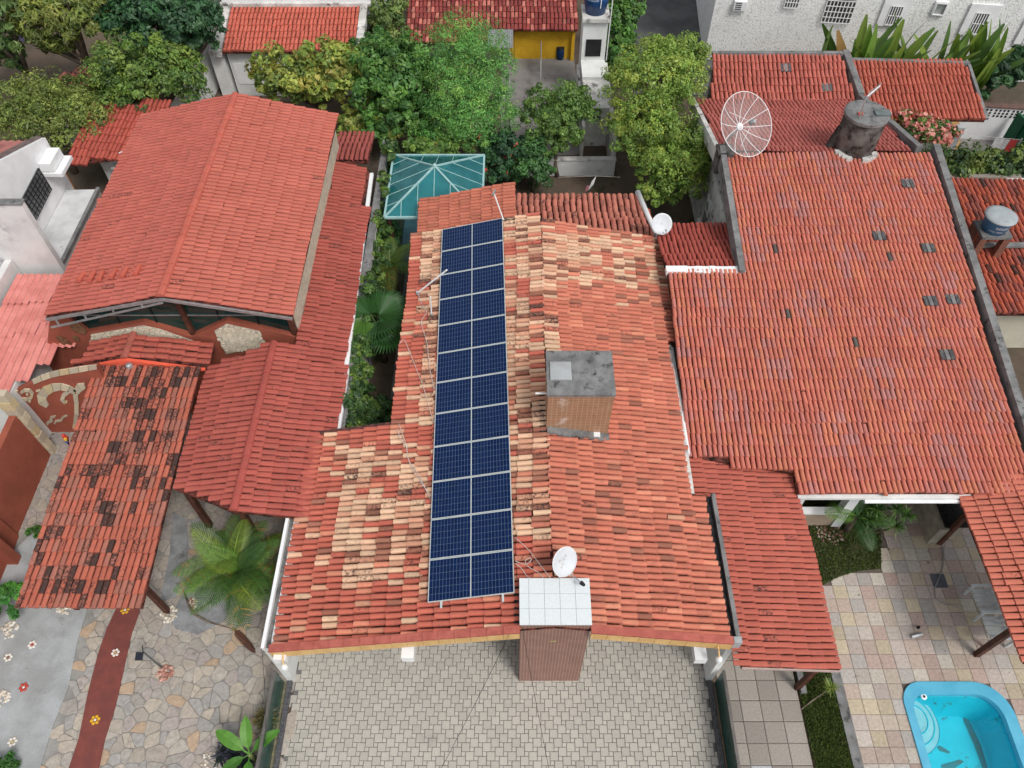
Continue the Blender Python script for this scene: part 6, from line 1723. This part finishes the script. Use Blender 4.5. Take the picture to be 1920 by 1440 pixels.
# dracaena heads beside the pool bed
dr = thing('dracaena', 'dracaena with spiky rosettes on thin leaning stems by the pool bed', 'plant', tuple(P(1625, 1000, 0)))
r = random.Random(77); db = P(1622, 1000, 0)
for u, v, z in ((1645, 955, 1.3), (1682, 955, 1.5), (1630, 975, 1.1), (1680, 988, 1.0), (1700, 965, 1.35)):
    h = P(u, v, z); MB().tube([db, db.lerp(h, .5) + Vector((0, 0, -.1)), h], [.03, .025, .02], 6).build('stem', BARK, dr)
    q, cs = [], []
    for k in range(54):
        a = r.uniform(0, 6.283); el = rad(r.uniform(-30, 85)); L = r.uniform(.26, .40); d = Vector((math.cos(a) * math.cos(el), math.sin(a) * math.cos(el), math.sin(el)))
        sd = d.cross(Vector((0, 0, 1))).normalized() * .014; e = h + d * L + Vector((0, 0, -.06)); m = h + d * L * .5
        c = r.choice([S(62, 96, 40), S(92, 126, 52), S(46, 78, 36)]); q.append([h - sd * .5, m - sd, m + sd, h + sd * .5]); cs.append((*c, 1)); q.append([m - sd, e, e, m + sd]); cs.append((*c, 1))
    quads('rosette', np.array([[tuple(p) for p in f] for f in q]), cs, LEAF, dr)
yk = thing('leaning_yucca', 'single yellow green yucca rosette on a bent stem over the lawn strip', 'plant', tuple(P(1500, 1330, 0)))
h = P(1558, 1290, .5); b_ = P(1502, 1330, 0)
MB().tube([b_, P(1525, 1312, .15), h], [.022, .02, .016], 6).build('stem', BARK, yk)
q, cs = [], []
for k in range(44):
    a = r.uniform(0, 6.283); el = rad(r.uniform(-5, 80)); L = r.uniform(.2, .32); d = Vector((math.cos(a) * math.cos(el), math.sin(a) * math.cos(el), math.sin(el)))
    sd = d.cross(Vector((0, 0, 1))).normalized() * .012; e = h + d * L; m = h + d * L * .5; c = r.choice([S(132, 148, 66), S(96, 126, 52), S(150, 160, 84)])
    q.append([h - sd * .5, m - sd, m + sd, h + sd * .5]); cs.append((*c, 1)); q.append([m - sd, e, e, m + sd]); cs.append((*c, 1))
quads('rosette', np.array([[tuple(p) for p in f] for f in q]), cs, LEAF, yk)
# banana at the bottom beside the patio wall
bp = thing('banana_plant', 'young banana plant with broad leaves beside the patio glass wall', 'plant', tuple(P(470, 1425, 0)))
r = random.Random(5); b_ = P(480, 1425, 0)
MB().tube([b_, b_ + Vector((0, 0, .6))], [.07, .05], 8).build('stem', mat('banana_stem', (.2, .24, .09), (.14, .17, .07), 4, .6), bp, True)
for a, el, L, W in ((150, 40, 1.0, .30), (35, 45, .9, .26), (100, 55, .9, .28), (-80, 30, .8, .26), (210, 20, .7, .24)):
    q, cs = paddle_leaf(L, W, .9, r.choice([S(84, 140, 48), S(70, 122, 42), S(96, 150, 56)]), r, .25)
    M = Matrix.Translation(b_ + Vector((0, 0, .55))) @ Matrix.Rotation(rad(a), 4, 'Z') @ Matrix.Rotation(-rad(el), 4, 'Y'); quads('leaf', put(q, M), cs, LEAF, bp)
tree('dark_bromeliad_bush', 'dark purple leaved bush under the banana plant', [(430, 1420, .25, 40, 22, 1)], 900, .34, .12, [S(46, 48, 56), S(58, 58, 66), S(40, 52, 44)], 131, 'bush', 0, zmin=.02)
tree('spiky_bush', 'dry green spiky bush against the patio glass wall', [(497, 1350, .3, 22, 16, 1)], 500, .4, .08, [S(96, 104, 56), S(70, 84, 44), S(120, 110, 66)], 132, 'bush', 0, zmin=.02)
tree('round_shrub', 'bright green rounded shrub beside the concrete slab and red wall', [(4, 1125, .7, 38, 34, 1)], 2600, .16, .6, [S(70, 128, 44), S(56, 110, 40), S(88, 142, 52)], 133, 'shrub', .03)
tree('corner_bush', 'small green bush at the corner of the concrete slab', [(0, 1430, .3, 30, 18, 1)], 900, .2, .3, [S(60, 104, 44), S(76, 118, 50)], 134, 'bush', 0, zmin=.02)
tree('weed_clump', 'weedy green clump at the foot of the boundary wall', [(65, 1000, .15, 18, 8, 1), (75, 990, .15, 10, 6, .4)], 700, .14, .5, GRN, 135, 'weeds', 0, zmin=.01)
# strip garden between the houses
iv = thing('wall_creeper', 'leafy creeper climbing the garden wall below the white gutter', 'creeper', (-4.6, 17, 0))
rng = np.random.default_rng(140); bl = []
for k in range(34):
    y = 10.0 + k * .45; bl.append(((-4.66 + rng.uniform(-.08, .14), y, rng.uniform(.8, 2.25)), (.26, .42, rng.uniform(.3, .7)), rng.uniform(.5, 1.2))); bl.append(((-4.58 + rng.uniform(-.08, .14), y + .2, rng.uniform(1.8, 2.5)), (.30, .40, .35), rng.uniform(.4, .9))) if k % 4 != 2 else None
crown_mesh('foliage', bl, 34000, .105, .65, [S(76, 108, 40), S(62, 92, 36), S(110, 134, 52), S(50, 78, 32)], rng, iv, up=.3, crs=2.0)
for k, (u, v, z, ru, rv, n) in enumerate(((712, 445, .9, 35, 40, 5500), (690, 510, 1.2, 26, 34, 4500), (676, 645, 1.3, 32, 34, 4500), (668, 705, 1.2, 26, 34, 1600), (700, 770, .5, 45, 30, 5000), (660, 775, 1.2, 24, 34, 4500))):
    lab = ['fern like shrub in the garden strip below the gazebo', 'leafy shrub in the garden strip beside the young palm', 'flowering shrub in the garden strip in front of the fan palm', 'yellow green shrub spilling over the white gutter', 'dark low shrub with pale blooms at the end of the garden strip', 'tangled creeper bush at the end of the garden wall'][k]
    tree('garden_shrub', lab, [(u, v, z, ru, rv, 1)], n, .13, .5, [S(64, 98, 40), S(50, 82, 36), S(90, 120, 48)] if k != 3 else [S(118, 140, 56), S(96, 124, 48)], 150 + k, 'shrub', .03, zmin=.02, flowers=(8, .10, [S(220, 200, 200)]) if k in (2, 4) else None)
# leaf litter heap and ground leaves behind
lt = np.random.default_rng(170); n = 2600
c0 = P(795, 105, .0); C = np.stack([c0.x + lt.normal(size=n) * .9, c0.y + lt.normal(size=n) * 1.3, np.abs(lt.normal(size=n)) * .08 + .02], 1); N = lt.normal(size=(n, 3)) * .4 + np.array([0, 0, 1]); N /= np.linalg.norm(N, axis=1, keepdims=True)
K = np.array([S(150, 112, 84), S(128, 92, 70), S(170, 134, 104), S(110, 86, 66)])[lt.integers(0, 4, n)]; A_ = np.ones((n, 4)); A_[:, :3] = K
tag(quads('leaf_litter', leaf_quads(C, N, .2, .5, lt, .2), A_, LEAF), 'brown dry leaf litter heaped below the dark red tile roof', 'leaf litter', kind='stuff')
# ================================================================== SMALL THINGS
# ---- glass gazebo
gz = thing('glass_gazebo', 'teal glass pyramid roofed gazebo behind the solar house', 'gazebo', (-2.72, 22.45, 0))
def teal():
    m, nt, b = base_mat('teal_glass', .06, .5)
    b.inputs['Base Color'].default_value = (.03, .24, .27, 1)
    tr = nd(nt, 'ShaderNodeBsdfTransparent'); tr.inputs['Color'].default_value = (.30, .72, .74, 1)
    mx = nd(nt, 'ShaderNodeMixShader'); mx.inputs[0].default_value = .52
    n = noise(nt, .9, 3); nt.links.new(ramp(nt, n.outputs['Fac'], .3, .7, .40, .66), mx.inputs[0])
    nt.links.new(tr.outputs[0], mx.inputs[1]); nt.links.new(b.outputs[0], mx.inputs[2]); nt.links.new(mx.outputs[0], nt.nodes['Material Output'].inputs['Surface']); return m
TEAL = teal(); GFR = mat('pale_green_frame', (.36, .56, .56), (.30, .48, .48), 4, .4)
gx0, gx1, gy0, gy1, gzz = -4.4, -1.03, 20.75, 24.2, 2.5
apx = Vector((-2.71, 22.5, 3.3)); cs4 = [Vector((gx0, gy0, gzz)), Vector((gx1, gy0, gzz)), Vector((gx1, gy1, gzz)), Vector((gx0, gy1, gzz))]
for k in range(4):
    a, b_ = cs4[k], cs4[(k + 1) % 4]; ns = 6
    for j in range(ns):      # each glazed strip is a pane of its own
        t0, t1 = j / ns, (j + 1) / ns; e0, e1 = a.lerp(b_, t0), a.lerp(b_, t1)
        def up_(t): return a.lerp(apx, min(1, 2 * t)) if t <= .5 else b_.lerp(apx, min(1, 2 * (1 - t)))
        pts = [e0 + (e1 - e0) * .02, e1 - (e1 - e0) * .02, up_(t1), up_(t0)]
        if t0 == 0: pts = [pts[0], pts[1], pts[2]]
        elif t1 == 1: pts = [pts[0], pts[1], pts[3]]
        MB().poly(pts).build('pane', TEAL, gz)
        if j: MB().bar(e0 + Vector((0, 0, .012)), up_(t0) + Vector((0, 0, .012)), .022, .02).build('glazing_bar', GFR, gz)
    MB().bar(a, b_, .07, .08).build('eave_beam', GFR, gz); MB().bar(a + Vector((0, 0, .02)), apx + Vector((0, 0, .02)), .055, .05).build('hip_bar', GFR, gz)
for c in cs4:
    q = c + (apx - c) * .08; MB().bar((q.x, q.y, 0), (q.x, q.y, 2.45), .11, .11).build('post', WOOD, gz)
MB().lathe((apx.x, apx.y, apx.z), [(.09, 0), (.07, .08), (.01, .14)], 10).build('finial', GFR, gz)
gfl = sheet('gazebo_floor', [(gx0 + .2, gy0 + .2), (gx1 - .2, gy0 + .2), (gx1 - .2, gy1 - .2), (gx0 + .2, gy1 - .2)], .01, mat('blue_grey_tile', (.20, .27, .32), (.15, .21, .26), 2, .5))
tb = thing('round_table', 'round pale table under the glass gazebo roof', 'table', (-2.6, 22.0, 0))
MB().lathe((-2.6, 22.0, .70), [(.38, 0), (.38, .04)], 24).build('top', WHITE, tb); MB().lathe((-2.6, 22.0, 0.01), [(.2, 0), (.05, .05), (.05, .69)], 12).build('pedestal', METAL, tb)

# ---- antennas and pipes on the main roof
def rz_main(x): return pz(LP if x < RX else RP, x, 0) + .12
an = thing('thin_antenna_mast', 'thin white antenna mast leaning at the top of the solar panel row', 'antenna', (-.15, 19.4, 3.7))
MB().tube([P(944, 412, 3.95), P(926, 362, 4.9)], .022, 6).build('mast', WHITEC, an); MB().bar(P(924, 366, 4.88), P(929, 356, 4.95), .05, .05).build('head', METAL, an)
a2 = thing('bent_roof_pipe', 'white pipe mast lying over the panel edge', 'pipe', (-2.8, 17, 3.3))
b0 = P(783, 549, rz_main(-2.85) + .02); MB().tube([b0, P(838, 506, 4.3)], .026, 7).build('mast', WHITEC, a2); MB().lathe(b0, [(.05, -.05), (.05, .05)], 8).build('foot', CONCL, a2)
a3 = thing('short_roof_pipe', 'short white pipe standing on the roof left of the panels', 'pipe', (-2.5, 15.6, 3.3))
b0 = P(809, 589, rz_main(-2.4) + .0); MB().tube([b0, P(807, 556, rz_main(-2.4) + .75)], .022, 7).build('pipe', WHITEC, a3); MB().lathe(b0, [(.045, -.04), (.045, .04)], 8).build('foot', CONCL, a3)
# cables
CAB = mat('pale_cable', (.66, .60, .56), (.56, .5, .47), 5, .6)
def cable(label, px, rr=.008, lift=.04, m=None, name='roof_cable'):
    pts = []
    for u, v in px:
        pl = LP if u < 1030 else RP
        pts.append(PL(u, v, (pl[0], pl[1], pl[2] + .11 + lift, pl[3], pl[4])))
    sm = []
    for i in range(len(pts) - 1):
        p0, p1, p2, p3 = pts[max(i - 1, 0)], pts[i], pts[i + 1], pts[min(i + 2, len(pts) - 1)]
        for k in range(6):
            t = k / 6; sm.append(.5 * ((2 * p1) + (p2 - p0) * t + (2 * p0 - 5 * p1 + 4 * p2 - p3) * t * t + (3 * p1 - p0 - 3 * p2 + p3) * t ** 3))
    sm.append(pts[-1])
    return tag(MB().tube(sm, rr, 5).build(name, m or CAB), label, 'cable')
cable('pale cable curving from the bent pipe down the left roof eave', [(784, 552), (793, 575), (800, 585), (790, 605), (800, 640), (806, 690), (814, 730)])
cable('pale cable looping over the roof eave beside the fan palm', [(749, 645), (757, 637), (764, 650), (780, 690), (795, 730), (812, 790)])
cable('pale cable running from the eave corner to the lower solar panels', [(745, 804), (752, 825), (762, 835), (766, 862), (785, 890), (806, 935)])
cable('second pale cable beside the eave corner cable', [(748, 795), (760, 830), (768, 868), (790, 905), (808, 930)])
cable('white cable bundle between the last solar panel and the white chimney top', [(966, 1008), (990, 1030), (1012, 1058), (1032, 1084)])
cable('coiled white cable beside the white chimney top', [(966, 1052), (985, 1058), (996, 1050), (992, 1046), (985, 1052), (990, 1062), (1010, 1074), (1020, 1086)])
cable('white cable lying from the panel corner to the chimney back edge', [(966, 1056), (978, 1066), (988, 1080), (1004, 1090)])
DKW = mat('dark_wire', (.05, .045, .045), (.03, .03, .03), 4, .6)
def wire(label, pts, rr=.006, name='overhead_wire', m=None):
    pts = [Vector(p) for p in pts]; a, b_ = pts[0], pts[-1]; sm = []
    for k in range(17):
        t = k / 16; q = a.lerp(b_, t); q.z -= .35 * 4 * t * (1 - t) * .4; sm.append(q)
    return tag(MB().tube(sm, rr, 5).build(name, m or DKW), label, 'wire')
wire('thin dark wire from the chimney corner down across the grey patio', [(.2, 6.0, 4.0), tuple(P(1030, 1445, 1.2))])
wire('thin dark wire crossing the patio from the roof below the panels', [(.0, 5.9, 3.9), tuple(P(825, 1445, 1.2))])
wire('thin wire hanging past the white gutter corner over the crazy paving', [(-5.74, 5.9, 2.6), tuple(P(498, 1395, .9))])

# ---- small lamps at the eave ends
for x, lab in ((-5.25, 'small lamp holder under the left end of the cream fascia'), (4.62, 'white floodlight under the right end of the cream fascia')):
    t = thing('eave_lamp', lab, 'lamp', (x, 5.8, 2.4)); z = pz(LP if x < 0 else RP, x, 0)
    MB().tube([(x, 5.82, z - .1), (x, 5.66, z - .12), (x + .02, 5.6, z - .2)], .018, 6).build('arm', CREAM, t); MB().lathe((x + .02, 5.58, z - .36), [(.02, 0), (.08, .03), (.07, .12), (.03, .17)], 10).build('lamp_head', WHITEC, t)

# ---- patio side walls with glass balustrade
for sx, lab in ((-5.72, 'dark granite patio kerb with green glass screen on the crazy paving side'), (5.08, 'dark granite patio kerb with green glass screen on the passage side')):
    t = thing('patio_screen', lab, 'screen', (sx, 4.2, 0)); s = 1 if sx > 0 else -1
    MB().box(sx - .10 * s if s > 0 else sx + .0, sx + .02 * s if s > 0 else sx + .12, 2.5, 5.9, -.01, .10).build('granite_kerb', mat('speckled_granite', (.06, .062, .07), (.14, .14, .15), 25, .5), t)
    xg = sx + .10 * s
    MB().box(xg - .008, xg + .008, 2.5, 5.88, 0, .95).build('glass_panel', mat('green_glass_edge', (.03, .09, .075), (.02, .06, .05), 2, .1, .5), t)
    MB().bar((xg + .02 * s, 2.5, .97), (xg + .02 * s, 5.9, .97), .07, .05).build('handrail', mat('bronze_rail', (.20, .18, .17), (.15, .14, .13), 4, .4, .5, .4), t)
    for y in (3.2, 4.6, 5.8): MB().bar((xg + .03 * s, y, 0), (xg + .03 * s, y, .96), .04, .04).build('upright', METAL, t)
fs_ = thing('patio_border', 'speckled planting border with dry leaves beside the patio', 'border', (-5.6, 4, 0))
MB().box(-5.86, -5.73, 2.5, 5.9, -.01, .03).build('soil_strip', mat('border_gravel', (.14, .13, .09), (.26, .24, .15), 18, .95), fs_)

# ---- garden lamp, stone flowers, pebble rings
gl = thing('garden_lamp', 'black solar garden lamp leaning over pink pebbles on the crazy paving', 'lamp', tuple(P(305, 1253, 0)))
gb = P(305, 1253, 0); gt_ = P(268, 1222, .95)
MB().tube([gb, gt_], [.028, .022], 7).build('pole', mat('grey_pole', (.12, .125, .12), (.09, .09, .09), 5, .5), gl); hd_ = gt_ + Vector((-.05, -.12, 0))
MB().prism([hd_ + Vector((-.09, -.09, -.03)), hd_ + Vector((.09, -.09, -.03)), hd_ + Vector((.09, .09, .03)), hd_ + Vector((-.09, .09, .03))], (0, 0, .04)).build('panel_head', mat('black_panel', (.015, .02, .03), (.01, .012, .02), 5, .2, .5), gl)
MB().tube([gt_, gt_ + Vector((0, .12, .12))], .012, 5).build('bracket', DARK, gl)
def pebbles(label, c, n, R0, pal, seed, R1=0.0, s=(.03, .06), name='pebble_ring'):
    r = random.Random(seed); c = Vector(c)
    t = thing(name, label, 'pebbles', c)
    for k in range(n):
        a = r.uniform(0, 6.283); d = math.sqrt(r.uniform(R1 ** 2, R0 ** 2)); x, y = c.x + d * math.cos(a), c.y + d * math.sin(a); q = r.uniform(*s)
        o = MB().lathe((x, y, .008), [(q * .8, 0), (q, q * .35), (q * .7, q * .75), (q * .1, q * .9)], 7).build('pebble', STONEO, t, True); col = r.choice(pal); o.color = (*col, 1)
WP = [S(206, 198, 184), S(222, 216, 204), S(190, 178, 160)]; PP = [S(176, 128, 116), S(196, 156, 142), S(160, 110, 98)]
pebbles('pink pebbles heaped around the foot of the garden lamp', P(310, 1262, 0), 46, .20, PP, 1)
pebbles('white pebbles around the foot of the canopy post by the red path', P(318, 1152, 0), 44, .22, WP, 2, .08)
pebbles('white pebbles below the outer canopy post', P(122, 1140, 0), 40, .20, WP, 3)
pebbles('pale pebbles at the slab edge beside the round shrub', P(18, 1182, 0), 34, .22, WP, 4)
pebbles('pale pebbles on the concrete slab edge near the white flower', P(4, 1310, 0), 36, .20, WP, 5)
pebbles('pink and white pebbles at the bent root on the crazy paving', P(362, 1132, 0), 26, .14, PP + WP, 6)
pebbles('reddish pebbles in the garden bed under the palm', P(1556, 1000, 0), 90, .40, [S(120, 84, 80), S(150, 112, 104), S(188, 172, 160)], 7, 0, (.025, .05))
pebbles('white pebbles near the dark bromeliad bush', P(395, 1432, 0), 40, .3, WP, 8, 0, (.02, .04))
def flower(label, px, col, core, R_=.075):
    c = P(*px, 0.021) if False else P(*px, 0.0); t = thing('stone_flower', label, 'stone flower', (c.x, c.y, 0)); z = .02
    for k in range(6):
        a = k * math.pi / 3 + .3; o = MB().lathe((c.x + math.cos(a) * R_, c.y + math.sin(a) * R_, z - .012), [(R_ * .48, 0), (R_ * .5, .02), (R_ * .3, .035)], 9).build('petal', STONEO, t, True); o.color = (*col, 1)
    o = MB().lathe((c.x, c.y, z - .012), [(R_ * .42, 0), (R_ * .42, .022), (R_ * .2, .035)], 9).build('core', STONEO, t, True); o.color = (*core, 1)
YL, WL, RL = S(214, 164, 44), S(224, 218, 208), S(190, 74, 62)
flower('yellow painted stone flower on the red path beside the canopy eave', (235, 1144), YL, WL, .085)
flower('white stone flower on the red path with a pale core', (217, 1224), WL, S(200, 150, 110), .075)
flower('yellow stone flower on the red path with a white core', (179, 1350), YL, WL, .085)
flower('white stone flower with red core on the concrete slab', (61, 1209), WL, RL, .08)
flower('white stone flower with brown core on the concrete slab', (16, 1233), WL, S(140, 100, 84), .078)
flower('red stone flower on the concrete slab', (45, 1289), RL, WL, .08)
flower('white stone flower with yellow core on the concrete slab', (24, 1391), WL, S(200, 180, 130), .08)
# dry palm frond and roots on the paving
r = random.Random(4); q, cs_ = frond_mesh(1.1, 24, .14, S(96, 60, 48), r, .05, 0.0)
M = Matrix.Translation(P(437, 1178, .05)) @ Matrix.Rotation(rad(-42), 4, 'Z')
ff = quads('fallen_frond', put(q, M), cs_, LEAF); tag(ff, 'dry brown palm frond lying on the crazy paving', 'frond')
rt = MB(); rt.tube([P(345, 1108, .04), P(352, 1130, .05), P(362, 1150, .05), P(390, 1166, .04), P(432, 1178, .03)], [.02, .035, .04, .03, .01], 6); rt.tube([P(362, 1150, .05), P(380, 1140, .05), P(396, 1128, .05)], [.04, .03, .02], 6)
tag(rt.build('surface_root', BARK, None, True), 'bent dark root crossing the crazy paving', 'root')
# macaw figure on the canopy edge
mc = thing('macaw_figure', 'red yellow and blue macaw figure perched at the canopy edge', 'figurine', tuple(P(122, 835, 1.5)))
c = P(124, 822, 1.9)
MB().tube([c + Vector((0, 0, .16)), c, c + Vector((-.03, 0, -.14))], [.05, .075, .045], 8, S(196, 60, 56)).build('body', PIECE, mc, True)
MB().tube([c + Vector((.03, -.05, .1)), c + Vector((.02, -.07, -.06))], [.045, .03], 6, S(214, 170, 50)).build('wing', PIECE, mc, True)
MB().tube([c + Vector((.02, -.075, -.02)), c + Vector((0, -.07, -.18))], [.04, .02], 6, S(52, 86, 150)).build('wing_tip', PIECE, mc, True)
MB().tube([c + Vector((-.03, 0, -.14)), c + Vector((-.10, 0, -.5))], [.035, .012], 6, S(170, 50, 60)).build('tail', PIECE, mc, True)
MB().lathe(c + Vector((.0, -.01, .15)), [(.01, -.05), (.05, 0), (.04, .05), (.01, .07)], 8, S(206, 70, 60)).build('head', PIECE, mc, True)

# ---- back yard of the yellow house
bb = thing('blue_barrel', 'blue barrel with black rim against the yellow wall', 'barrel', tuple(P(1049, 104, 0)))
c = P(1050, 110, 0); MB().lathe(c, [(.16, 0), (.19, .1), (.19, .45), (.17, .55)], 16).build('drum', mat('drum_blue', (.01, .04, .11), (.008, .03, .09), 3, .4), bb, True); MB().lathe(c + Vector((0, 0, .55)), [(.19, 0), (.19, .05), (.15, .06)], 16).build('rim', DARK, bb)
def clothesline(label, a, b_, items, name='clothes_line'):
    t = thing(name, label, 'clothes line', (Vector(a) + Vector(b_)) / 2); a, b_ = Vector(a), Vector(b_); t.location.z = 0
    MB().tube([a, a.lerp(b_, .5) + Vector((0, 0, -.08)), b_], .008, 4).build('line', CAB, t)
    for e in (a, b_): MB().bar((e.x, e.y, 0), (e.x, e.y, e.z + .05), .05, .05).build('pole', METAL, t)
    d = (b_ - a).normalized()
    for f, w, h, col in items:
        q = a.lerp(b_, f) + Vector((0, 0, -.06)); tag_ = thing('hanging_cloth', 'garment hanging on the line: ' + label.split(' with ')[0] + ' ' + CN[col], 'cloth', (q.x, q.y, 0), 'washing in the back yards')
        MB().prism([q - d * w / 2, q + d * w / 2, q + d * w / 2.2 + Vector((0, 0, -h)), q - d * w / 2.1 + Vector((0, 0, -h))], Vector((-d.y, d.x, 0)) * .015).build('fabric', mat('cloth', CC[col], tuple(x * .8 for x in CC[col]), 5, .9), tag_)
CN = ['in white', 'in red', 'in green', 'in dark blue', 'in pink', 'in grey blue']; CC = [(.7, .7, .7), (.45, .05, .05), (.03, .14, .09), (.02, .03, .07), (.6, .2, .25), (.3, .36, .42)]
clothesline('line in the concrete yard with green and dark washing', P(1014, 170, 1.4), P(1015, 80, 1.4), [(.88, .5, .55, 2), (.62, .4, .5, 0), (.40, .5, .55, 5), (.22, .45, .45, 3), (.08, .35, .4, 1)])
clothesline('line at the yard edge by the feathery tree with red washing', P(955, 205, 1.4), P(957, 100, 1.4), [(.9, .5, .5, 1), (.72, .4, .5, 4), (.5, .3, .35, 0)])
clothesline('line in the right yard above the hedge with two towels', P(1800, 245, 1.3), P(1915, 262, 1.3), [(.72, .55, .55, 0), (.86, .5, .55, 1)])
fg = MB().prism([P(1094, 360, .9), P(1112, 334, 1.3), P(1108, 352, .9)], (.02, .02, .02))
tg = thing('pink_white_cloth', 'pink and white cloth hanging on a string in the shaded garden', 'cloth', (P(1102, 350, 0).x, P(1102, 350, 0).y, 0)); c = P(1103, 348, 1.0)
MB().prism([c + Vector((0, 0, -.25)), c + Vector((.12, 0, .2)), c + Vector((.28, .05, .42)), c + Vector((.2, 0, .05))], (0, .015, 0)).build('white_half', WHITEC, tg); MB().prism([c + Vector((-.02, 0, -.25)), c + Vector((-.12, 0, -.28)), c + Vector((-.05, 0, -.02)), c + Vector((.06, 0, .0))], (0, .015, 0)).build('pink_half', mat('pink_cloth', (.55, .2, .26), (.45, .16, .2), 5, .9), tg)
MB().tube([c + Vector((-1.2, 0, .4)), c + Vector((.25, .05, .42)), c + Vector((1.2, 0, .4))], .006, 4).build('string', CAB, tg)
# grid slab with white bars
gs = thing('white_grid_slab', 'small white tiled slab behind the rear roof', 'slab', (.75, 23.1, 0))
for i in range(6):
    for j in range(5): MB().box(.35 + i * .14, .48 + i * .14, 22.6 + j * .2, 22.78 + j * .2, .5, .53).build('tile', WT, gs)
MB().box(.34, 1.2, 22.59, 23.6, 0, .5).build('block', CONC, gs)
# ---- clutter between the lime tree and right house
for k, (u, v, z, w, d, h, m, lab, nm, cat) in enumerate(((1345, 372, 2.1, .55, .5, .7, 'w', 'white washing machine on shelf brackets beside the parapet wall', 'washing_machine', 'washing machine'), (1343, 350, 1.2, .6, .5, 2.5, 'c', 'stack of grey planks against the parapet wall', 'plank_stack', 'planks'), (1338, 402, 1.0, .6, .5, 1.6, 'c', 'grey junk shelf below the washing machine', 'junk_shelf', 'shelf'))):
    c = P(u, v, z); t = thing(nm, lab, cat, (c.x, c.y, 0)); mm = WHITEC if m == 'w' else CONC
    MB().box(c.x - w / 2, c.x + w / 2, c.y - d / 2, c.y + d / 2, z - (h if m == 'w' else z), z).build('casing', mm, t)
    if m == 'w':
        MB().lathe((c.x - w / 2 - .005, c.y, z - .35), [(.16, 0), (.16, .02)], 16, axis=(-1, 0, 0)).build('door', METAL, t); MB().box(c.x - w / 2 + .05, c.x + w / 2 - .05, c.y - d / 2 + .05, c.y + d / 2 - .05, z, z + .02).build('lid', CONCL, t)
        MB().box(c.x - w / 2, c.x + w / 2, c.y - d / 2, c.y + d / 2, 0, z - h).build('shelf_frame', CONC, t)
    else:
        for j in range(4): MB().box(c.x - w / 2 - .03, c.x + w / 2 + .03, c.y - d / 2 + j * .12, c.y - d / 2 + j * .12 + .1, z, z + .03 + .01 * j).build('plank', mat('grey_board', (.2, .17, .14), (.14, .12, .1), 6, .9), t)
wc = P(1318, 415, .6); t = thing('white_carton', 'white box standing on the ground behind the dark red side roof', 'box', (wc.x, wc.y, 0)); MB().box(wc.x - .2, wc.x + .2, wc.y - .15, wc.y + .15, 0, .6).build('carton', WHITE, t); MB().box(wc.x - .21, wc.x + .21, wc.y - .16, wc.y + .16, .6, .63).build('flap', WHITEC, t)
# yagi antenna on the concrete tank
yg = thing('yagi_antenna', 'comb shaped television antenna on a pole beside the round concrete tank', 'antenna', (10.9, 21.3, 4.6))
pb = P(1590, 287, 4.65); ptop = P(1625, 180, 6.7)
MB().tube([pb, ptop], .02, 6).build('pole', METAL, yg); a, b_ = P(1626, 181, 6.75), P(1650, 161, 6.8); MB().tube([a, b_], .02, 6).build('boom', WHITEC, yg)
for k in range(8):
    q = a.lerp(b_, k / 7); L = .32 - .02 * k; MB().tube([q + Vector((-L * .6, -L, 0)), q + Vector((L * .6, L, 0))], .009, 4).build('element', METAL, yg)
# white pipe bracket in the gap by the rear roof
tag(MB().tube([P(1305, 165, 2.5), P(1326, 160, 2.6)], .03, 6).build('pipe_bracket', WHITEC), 'white pipe bracket sticking out between the lime tree and rear roof', 'pipe')
# small white roof hook on outbuilding roof
tag(MB().tube([P(223, 287, 2.4), P(232, 283, 2.45), P(231, 290, 2.3)], .025, 6).build('roof_hook', WHITEC), 'small white bent pipe on the outbuilding roof', 'pipe')
# purple box in earth yard
c = P(48, 52, .5); t = thing('purple_tarp_box', 'dull purple covered box under the mango trees', 'box', (c.x, c.y, 0)); MB().box(c.x - .45, c.x + .45, c.y - .35, c.y + .35, 0, .55).build('crate', mat('purple_tarp', (.13, .11, .19), (.1, .085, .15), 3, .8), t); MB().box(c.x - .48, c.x + .48, c.y - .38, c.y + .38, .55, .6).build('cover', mat('purple_cover', (.16, .14, .23), (.12, .1, .18), 3, .8), t)
